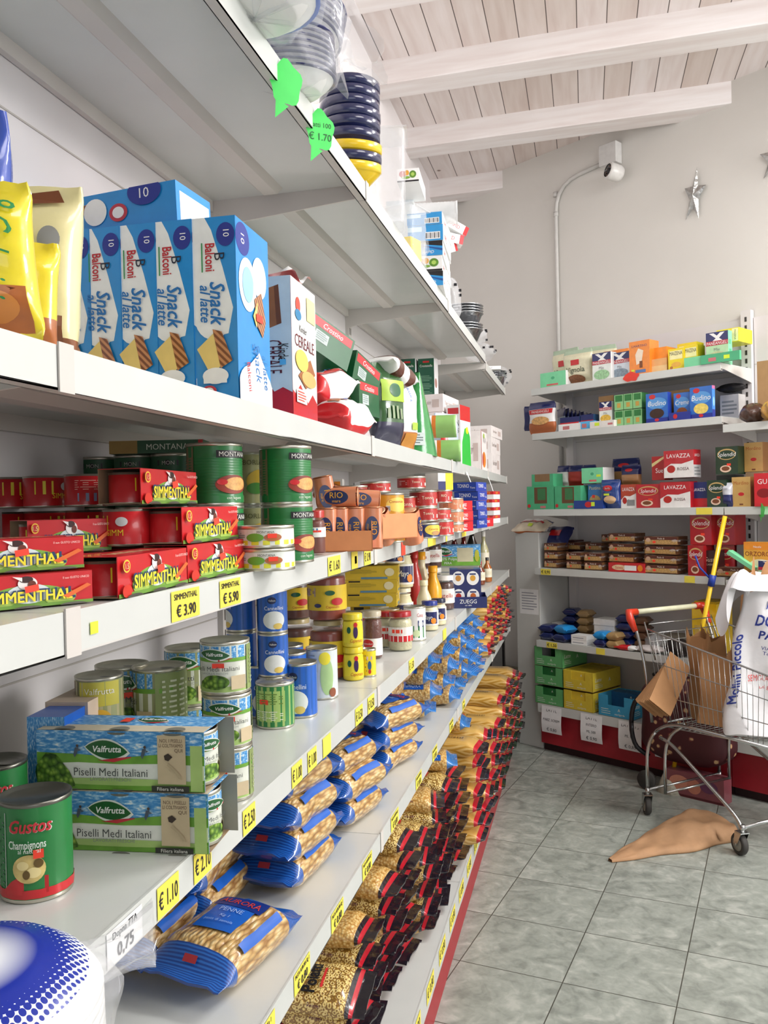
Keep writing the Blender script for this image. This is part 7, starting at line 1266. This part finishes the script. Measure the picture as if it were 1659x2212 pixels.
for i in range(20): t_ = i / 19; b.tube([side(t_, 0, 0), side(t_, 0, 1)], r0, CHR, 5)
for i in range(6): f_ = i / 5; b.tube([side(0, 0, 0).lerp(side(0, 0, 1), f_), side(1, 0, 0).lerp(side(1, 0, 1), f_)], .0022, CHR, 5)
for i in range(11): f_ = i / 10; b.tube([side(0, 0, 0).lerp(side(0, 0, 1), f_), side(0, .95, 0).lerp(side(0, .95, 1), f_)], r0, CHR, 5)
for s_ in (0, .5, .95): b.tube([side(0, s_, 0), side(0, s_, 1)], .0026, CHR, 6)
b.build('wire_basket', cart)
# child flap, folded near the handle
b = MB()
for z in (.86, .95): b.tube([(-.0, .03, z), (-.0, WID - .03, z)], .003, CHR, 6)
b.tube([(.05, .02, .78), (-.02, .02, .96)], .004, CHR, 6); b.tube([(.05, WID - .02, .78), (-.02, WID - .02, .96)], .004, CHR, 6); b.build('child_flap', cart)
# frame
def bend(pts, n=5, k=.3):
    P = [Vector(q) for q in pts]; o = [P[0]]
    for i in range(1, len(P) - 1):
        a = P[i].lerp(P[i - 1], min(.5, k * .12 / max(.01, (P[i] - P[i - 1]).length))); c = P[i].lerp(P[i + 1], min(.5, k * .12 / max(.01, (P[i] - P[i + 1]).length)))
        for j in range(n + 1): t_ = j / n; o.append(a * (1 - t_) ** 2 + P[i] * 2 * t_ * (1 - t_) + c * t_ * t_)
    return o + [P[-1]]
for k, y in ((0, .0), (1, WID)):
    yi = y + (.0 if k == 0 else 0); s_ = 1 if k == 0 else -1
    b = MB(); b.tube(bend([(.0, yi, .11), (.0, yi, .38), (.12, yi + .02 * s_, .49), (.70, yi + .03 * s_, .50)], k=1), .0085, CHR, 10); b.build('frame_tube', cart)
    b = MB(); b.tube(bend([(-.09, yi, 1.0), (-.01, yi, .80), (.03, yi + .01 * s_, .47)], k=1), .008, CHR, 10); b.build('handle_tube', cart)
    b = MB(); b.tube(bend([(.09, yi + .03 * s_, .13), (.09, yi + .03 * s_, .40), (.22, yi + .04 * s_, .50)], k=1), .008, CHR, 10); b.tube(bend([(.06, yi + .03 * s_, .40), (.14, yi + .03 * s_, .385), (LL - .02, yi + .0 * s_, .16), (LL, yi, .105)], k=.8), .0085, CHR, 10); b.build('chassis_tube', cart)
for p_a, p_b, r_ in (((LL, .0, .125), (LL, WID, .125), .008), ((.0, .0, .13), (.0, WID, .13), .006), ((.09, .03, .135), (.09, WID - .03, .135), .006), ((.12, .02, .49), (.12, WID - .02, .49), .006)): b = MB(); b.tube([p_a, p_b], r_, CHR, 8); b.build('cross_bar', cart)
b = MB(); b.tube([(-.10, .03, 1.0), (-.10, WID - .03, 1.0)], .0135, M('#dfe0c0', .4, coat=.3), 14); b.build('handle', cart)
for y in (0, WID): b = MB(); s_ = 1 if y == 0 else -1; b.tube([(-.10, y + .045 * s_, 1.0), (-.10, y - .005 * s_, 1.0), (-.085, y - .012 * s_, .97), (-.055, y - .006 * s_, .91)], [.018, .021, .02, .013], M('#d8391f', .35, coat=.3), 12); b.build('handle_cap', cart)
def castor(x, y, rz):
    t = bpy.data.objects.new('castor', None); COL.objects.link(t); t.parent = cart; t.location = (x, y, 0); t.rotation_euler = (0, 0, rz)
    w = MB(); T = Matrix.Translation((.022, 0, .048)) @ Matrix.Rotation(pi / 2, 4, 'X'); w.lathe([(0, -.013), (.02, -.014), (.032, -.012), (.033, -.015), (.044, -.014), (.048, -.008), (.048, .008), (.044, .014), (.033, .015), (.032, .012), (.02, .014), (0, .013)], RUB, 30, T=T)
    w.lathe([(0, -.0165), (.03, -.0155), (.031, -.012)], M('#8a857a', .5), 24, T=T); w.lathe([(.031, .012), (.03, .0155), (0, .0165)], M('#8a857a', .5), 24, T=T); w.build('wheel', t)
    f = MB()
    for s_ in (-1, 1): f.raw([(x_, s_ * (.019 + e), z_) for e in (0, .003) for x_, z_ in ((-.018, .105), (.026, .105), (.034, .05), (.014, .042))], [(0, 1, 2, 3), (7, 6, 5, 4), (0, 1, 5, 4), (1, 2, 6, 5), (2, 3, 7, 6), (3, 0, 4, 7)], CHR)
    f.box(-.018, .026, -.022, .022, .103, .108, CHR); f.tube([(0, 0, .105), (0, 0, .14)], .011, CHR, 12); f.tube([(.022, -.024, .048), (.022, .024, .048)], .006, CHR, 10); f.build('fork', t)
castor(0, 0, R(150)); castor(LL, 0, R(165)); castor(0, WID, R(100)); castor(LL, WID, R(140))
# ---------------------------------------------------------------- sacks in the trolley
def trol(x, y, z): return TT @ Vector((x, y, z))
def crinkle(col, sc=14, bump=.7, rough=.6, coat=0, var=.05): 
    m_ = M(col, rough, coat=coat, bump=bump, scale=sc, var=var); 
    return m_
WSACK = M('#e9e8ea', .5, bump=1, scale=9, var=.03); BRP = M('#b98a5e', .75, bump=.8, scale=11, var=.08); BRP2 = M('#a67a50', .75, bump=.8, scale=11, var=.08)
t = empty('flour_sack', 'tall white paper flour sack with blue and red print standing in the trolley', 'flour sack'); rn = random.Random(4)
SW, SD, SHH = .36, .18, .64
def sack(u, v, e=0):
    a = 2 * pi * u; pw = .35; k = 1 - .06 * v + .03 * sin(5 * v + a) ; c, s_ = cos(a), sin(a)
    x = (SW / 2 + e) * math.copysign(abs(c) ** pw, c) * k * (.95 + .05 * sin(4 * v * pi)); y = (SD / 2 + e) * math.copysign(abs(s_) ** pw, s_) * (1 - .25 * v + .07 * sin(9 * v + 2 * a)); y += .018 * sin(6 * v + 3 * x / SW) ; x += .04 * v * v
    return Vector((x, y + .012 * sin(11 * x / SW + 7 * v), v * SHH + .01 * sin(3 * a)))
b = MB(); b.surf(lambda u, v: sack(u, v), 60, 34, WSACK, closed_u=True); b.face([sack(i / 60, 0) for i in range(60)][::-1], WSACK)
def sfr(a, c, l):   # front face: u around -90 deg
    x = (a / SW - .5) * 1.9; x = max(-.98, min(.98, x)); u = .75 + math.asin(max(-1, min(1, math.copysign(abs(x) ** (1 / .35 if abs(x) < 1 else 1), x)))) / (2 * pi) if False else None
    v = max(0, min(1, c / SHH)); cx = max(-1, min(1, (a - SW / 2) / (SW / 2 * .97))); ac = math.acos(max(-1, min(1, math.copysign(abs(cx) ** (1 / .35), cx)))); q = sack(1 - ac / (2 * pi), v, .006 + l); return q
f = Fr(b, sfr, SW, SHH, True); IB = INK('#27388c'); IR = INK('#d2403c')
f.text('MOLINI', .55, .90, .06, IB, maxw=.6, shear=.1); f.text('DOLCERIA', .56, .79, .075, IB, maxw=.66, bold=.02); f.text('PALMERI', .56, .69, .055, IB, maxw=.55, bold=.02); f.text('VIA DEI MULINI', .56, .60, .026, IB, maxw=.42); f.text('Tel. 091 872', .54, .565, .026, IB, maxw=.4)
f.ell(.7, .5, .2, .02, INK('#e89a98')); f.text('SEMOLA RIMACINATA', .56, .40, .045, IR, maxw=.66, rot=6); f.text('Di grano duro', .58, .34, .028, IR, maxw=.4, rot=6); f.text('Spiga', .6, .25, .03, IR, rot=8)
f.text('Molini Piccolo', .09, .45, .06, IB, maxw=.62, rot=90, bold=.02)
b.build('sack_body', t)
b = MB()   # torn, folded-over mouth: white flap and brown lining
def mouth(u, v): q = sack(u, 1); o_ = Vector((q.x, q.y, 0)) - Vector((.04, 0, 0)); return Vector((q.x, q.y, q.z)) + o_ * (.5 * v * (1.2 + .5 * sin(6 * pi * u + 1))) + Vector((0, 0, .10 * sin(pi * v * .8) - .16 * v * v * (1 + .7 * sin(4 * pi * u + 2)) + .02 * sin(16 * pi * u)))
b.surf(mouth, 60, 8, WSACK, closed_u=True); b.build('folded_mouth', t)
b = MB(); b.surf(lambda u, v: Vector(sack(u, 1)) * 1 + Vector((-.0, 0, -.10 + .17 * v + .035 * v * sin(14 * pi * u + 2) + .04 * v * sin(6 * pi * u))) + Vector(((.04 - sack(u, 1).x) * .16, -sack(u, 1).y * .16, 0)), 60, 6, BRP, closed_u=True); b.build('brown_lining', t)
q = trol(.55, .17, .505); place(t, tuple(q), R(-7), R(-3), R(5))
def paperbag(label, w, d, h, seed, col=BRP, name='paper_bag', tilt=0, open_=True):
    rn = random.Random(seed); ph = [rn.uniform(0, 6) for _ in range(4)]; b = MB()
    def f(u, v):
        a = 2 * pi * u; c, s_ = cos(a), sin(a); return Vector((w / 2 * math.copysign(abs(c) ** .3, c) * (1 + .03 * sin(7 * v + ph[0])), d / 2 * math.copysign(abs(s_) ** .3, s_) * (1 - .35 * v + .12 * sin(9 * v + ph[1] + 2 * a)), h * v + (.025 * sin(4 * a + ph[2]) + .012 * sin(11 * a)) * v))
    b.surf(f, 40, 16, col, closed_u=True); b.face([f(i / 40, 0) for i in range(40)][::-1], col); o = b.build(name); tag(o, label, 'paper bag'); return o
o = paperbag('upright brown paper sack between the white sack and the trolley handle', .2, .1, .66, 3); place(o, tuple(trol(.36, .36, .50)), TY + R(20), R(0), R(4))
o = paperbag('brown paper bag standing at the handle end of the trolley', .17, .15, .42, 5, BRP2); place(o, tuple(trol(.20, .24, .50)), TY + R(-10), R(5))
o = paperbag('crumpled brown paper bag low in the middle of the trolley', .16, .14, .34, 7); place(o, tuple(trol(.33, .14, .51)), TY + R(12), R(-3))
# bundle of flat bags hanging over the near rim
t = empty('flat_paper_bags', 'bundle of flat folded brown paper bags slung over the near rim of the trolley', 'paper bags')
for i in range(9):
    b = MB(); a = R(-2 + i * 4.2); w, l = .13, .30
    T = Matrix.Rotation(a, 4, 'X'); b.box(-w / 2 + .002 * i, w / 2, -.0015, .0015, -l + .004 * (i % 3), 0, BRP, T=T); o = b.build('flat_bag', t)
qa = atd(1470, 1425, 4.22); place(t, tuple(qa), 0); t.rotation_euler = (R(-30), R(40), R(15))
# ---------------------------------------------------------------- things behind the trolley
FLW = ramp_mat('maroon_floral', lambda nt, b: None); nt = FLW.node_tree; _b = nt.nodes['Principled BSDF']; tc = N(nt, 'TexCoord'); v_ = N(nt, 'TexVoronoi', Scale=16); nn = N(nt, 'TexNoise', Scale=22, Detail=3)
nt.links.new(tc.outputs['Object'], v_.inputs['Vector']); nt.links.new(tc.outputs['Object'], nn.inputs['Vector']); ad = N(nt, 'Math', operation='MULTIPLY_ADD'); ad.inputs[1].default_value = .55; nt.links.new(nn.outputs[0], ad.inputs[0]); nt.links.new(v_.outputs['Distance'], ad.inputs[2])
rp_ = cramp(nt, [(.44, '#c9a87a'), (.5, '#6a2a2c'), (.56, '#451319')]); nt.links.new(ad.outputs[0], rp_.inputs[0]); nt.links.new(rp_.outputs[0], _b.inputs['Base Color']); _b.inputs['Roughness'].default_value = .6
t = empty('shopper_bag', 'maroon floral wheeled shopper bag lying behind the trolley', 'shopper bag'); b = MB()
b.surf(lambda u, v: (lambda a, e: Vector((.25 * math.copysign(abs(cos(a)) ** .6, cos(a)) * e, .12 * math.copysign(abs(sin(a)) ** .6, sin(a)) * e, .06 + .44 * v)))(2 * pi * u, (1 - (2 * v - 1) ** 6 * .45) * (1 + .02 * sin(9 * v))), 40, 18, FLW, closed_u=True); b.face([Vector((.25 * .53 * cos(a), .12 * .53 * sin(a), .50)) for a in [i * pi / 10 for i in range(20)]], FLW); b.build('bag_body', t)
b = MB(); b.tube(bend([(-.2, -.06, .06), (-.29, -.09, .12), (-.28, -.1, .36), (-.18, -.06, .42)], k=1.5), .013, BLACK, 8); b.tube(bend([(-.2, .0, .50), (-.05, .0, .56), (.1, .0, .50)], k=1.5), .01, BLACK, 8); b.build('strap', t)
for s_ in (-1, 1): b = MB(); b.lathe([(0, -.012), (.05, -.012), (.052, 0), (.05, .012), (0, .012)], RUB, 24, T=Matrix.Translation((-.18, s_ * .13, .052)) @ Matrix.Rotation(pi / 2, 4, 'X')); b.build('wheel', t)
b = MB(); 
q = atd(1478, 1106, 4.60); place(t, (q.x, q.y, .105), BTH + R(2))
t.location.z = 0
for ch in t.children:
    if ch.name.startswith('bag_body') or ch.name.startswith('strap'): ch.location.z = .10
b = MB(); b.box(-.16, .16, -.045, .045, 0, .13, M('#8a4a52', .4, coat=.4)); f = flat_frame(b, (-.16, -.045, 0), (1, 0, 0), (0, 0, 1), .32, .13); f.ell(.25, .55, .18, .3, M('#d8927a', .5)); f.ell(.5, .5, .12, .3, M('#c9806a', .5)); f.ell(.75, .6, .15, .25, M('#6a3a5a', .5)); f.rect(.02, .98, .02, .1, INK('#5a2028')); o = b.build('pink_box'); tag(o, 'dusky pink printed box on the floor below the floral bag', 'box'); q = at(1508, 1722, 0); place(o, tuple(q), BTH + R(2))
# mop leaning on the shelves
t = empty('mop', 'yellow mop handle with a blue clamp leaning against the back shelves', 'mop'); b = MB(); YH = M('#f0c81c', .35, coat=.4)
p0 = atd(1500, 1440, 4.55); s_, _ = bks(1566, -.03); p1 = Vector(bk(s_, -.03, 1.475)); dr = (p0 - p1); 
foot = p1 + dr * (p1.z - .10) / (p1.z - p0.z) if p1.z != p0.z else p0
b.tube([p1, foot], .0115, YH, 12); b.build('pole', t); c = p1.lerp(foot, .245); b = MB(); b.tube([c - (foot - p1).normalized() * .03, c + (foot - p1).normalized() * .03], .018, M('#2440a0', .4), 12); b.tube([c, c + Vector((-.06, 0, .07)), c + Vector((-.08, 0, .13))], .005, M('#2440a0', .4), 8); b.build('clamp', t)
b = MB(); b.lathe([(.02, .12), (.05, .09), (.09, .0), (0, .0)], M('#cfcab8', .9, bump=1, scale=60), 20, T=Matrix.Translation((foot.x, foot.y, 0))); b.build('mop_head', t)
b = MB(); b.box(-.07, .07, -.09, .09, 0, .30, YH); b.box(-.06, .06, -.08, .08, .30, .31, M('#caa818', .5)); f = flat_frame(b, (-.07, -.09, 0), (1, 0, 0), (0, 0, 1), .14, .30); f.rect(.1, .9, .2, .6, M('#e0c060', .4)); o = b.build('yellow_canister'); tag(o, 'yellow canister standing on the lower back shelf behind the mop', 'canister'); onB(o, 1534, .14, Z5)
# brown paper bag on the floor
b = MB(); rn = random.Random(8); A = at(1318, 1862, 0); Bq = at(1545, 1790, 0); e = (Bq - A); Lb = e.length; yw = math.atan2(e.y, e.x)
def fl(u, v):
    a = 2 * pi * u; x = Lb * v; w = .012 + .135 * min(1, v * 1.45) ** .9; h = (.01 + .045 * min(1, v * 1.5)) * (1 + .25 * sin(7 * v + 2 * sin(a)))
    y = w * math.copysign(abs(cos(a)) ** .7, cos(a)); z = h * max(-.001, sin(a)) ** .8 if sin(a) > 0 else 0; z *= 1 + .12 * sin(13 * v + 5 * cos(a)) + .16 * abs(sin(11 * v - 4 * cos(a))); return Vector((x + .03 * cos(a) * sin(3 * a) * (v > .8), y * (1 + .08 * sin(15 * v)), max(0.001, z)))
b.surf(fl, 44, 34, M('#ab8460', .75, bump=1, scale=14, var=.12), closed_u=True); b.face([fl(i / 44, 1) for i in range(44)], BRP); o = b.build('paper_bag'); tag(o, 'crumpled brown paper bag lying flat on the tiled floor', 'paper bag'); place(o, tuple(A + Vector((.0, 0, .001))), yw)
# dark box by the far end of the left shelves
b = MB(); b.box(-.05, .05, -.02, .02, 0, .2, BLACK); f = flat_frame(b, (-.05, -.02, 0), (1, 0, 0), (0, 0, 1), .1, .2); f.rect(.12, .88, .08, .92, M('#8a8a88', .5)); o = b.build('framed_card'); tag(o, 'small black framed card beside the pasta stacks in the far corner', 'card'); q = atd(1068, 1106, 5.95); place(o, (q.x, q.y, 0), R(-6)); 
b = MB(); b.box(-.16, .16, -.1, .1, 0, .42, M('#7c7868', .5)); o = b.build('grey_crate'); tag(o, 'grey crate in the far corner behind the last pasta packs', 'crate'); q = atd(1080, 1106, 5.95); place(o, (q.x, q.y, 0), BTH); 
bpy.data.objects['framed_card'].location.z = .42
# ================================================================ fittings on the back wall
b = MB(); cz0, cz1 = 2.45, 3.70; GW = M('#c9c7c3', .5, var=.03)

def bkp(u, v, d): r = ray(u, v); return CAM + r * ((bk(0, d) - CAM).dot(BN) / r.dot(BN))
def bsz(u, v, d): p_ = bkp(u, v, d); return (p_ - bk(0, d)).dot(BD), p_.z
sA, zt = bsz(1203, 420, WD); sC, zc = bsz(1310, 352, WD)
pts = bend([tuple(bk(sA, WD - .016, 1.6)), tuple(bk(sA, WD - .016, zt + .06)), tuple(bk(sC, WD - .016, zc))], k=1.6)
b.tube(pts, .0125, GW, 12)
for z in (2.3, zt - .15, zt - .02): b.tube([tuple(bk(sA, WD - .016, z)), tuple(bk(sA, WD - .016, z + .03))], .0165, GW, 12)
o = b.build('conduit_pipe'); tag(o, 'grey plastic conduit running up the back wall to the camera', 'conduit')
t = empty('security_camera', 'small white dome camera under a square junction box on the back wall', 'camera'); sB, zB = bsz(1325, 338, WD); q = bk(sB, WD - .035, zB); t.location = q; t.rotation_euler = (0, 0, BTH)
b = MB(); b.box(-.062, .062, -.035, .033, -.065, .065, M('#d0cecb', .5)); b.build('junction_box', t, bevel=.004)
b = MB(); b.tube([(.03, -.02, -.065), (.05, -.04, -.09), (.055, -.05, -.115)], .006, GW, 8); b.build('bracket', t)
b = MB(); T = Matrix.Translation((.062, -.06, -.14)) @ Matrix.Rotation(R(78), 4, 'X') @ Matrix.Rotation(R(-25), 4, 'Y'); b.lathe([(0, -.05), (.04, -.05), (.05, -.03), (.052, .03), (.047, .045), (.04, .046)], M('#dad8d4', .35), 28, T=T); b.lathe([(.04, .046), (.038, .035), (.02, .03), (0, .028)], M('#2a2624', .2, coat=.8), 28, T=T); b.lathe([(.018, .032), (.016, .042), (0, .044)], BLACK, 20, T=T)
for i in range(8): a = i * pi / 4; b.tube([T @ Vector((.03 * cos(a), .03 * sin(a), .034)), T @ Vector((.03 * cos(a), .03 * sin(a), .038))], .0035, M('#8a6a5a', .3), 8)
b.build('lens_barrel', t)
# foil stars on the wall
def star(label, u, v, r, tw):
    b = MB(); n = 5; pts = [];
    for i in range(10): a = pi / 2 + i * pi / 5; rr = r if i % 2 == 0 else r * .42; pts.append((rr * cos(a) * tw, -.012, rr * sin(a)))
    c = (0, -.034, 0); k = (0, -.004, 0)
    for i in range(10): b.face([c, pts[i], pts[(i + 1) % 10]], FOIL2); b.face([k, pts[(i + 1) % 10], pts[i]], FOIL2)
    o = b.build('foil_star'); tag(o, label, 'star', 'foil stars'); s_, z_ = bsz(u, v, WD - .01); place(o, tuple(bk(s_, WD - .01, z_)), BTH, 0, R(7))
FOIL2 = M('#b9b9b7', .28, metal=.9, bump=1, scale=45, var=.3)
star('crinkled silver foil star hanging on the back wall', 1502, 424, .165, .42); star('silver foil star cut off by the right edge of the photo', 1678, 343, .12, .8)
for u, v in ((1128, 1206), (1127, 1128)):
    pass
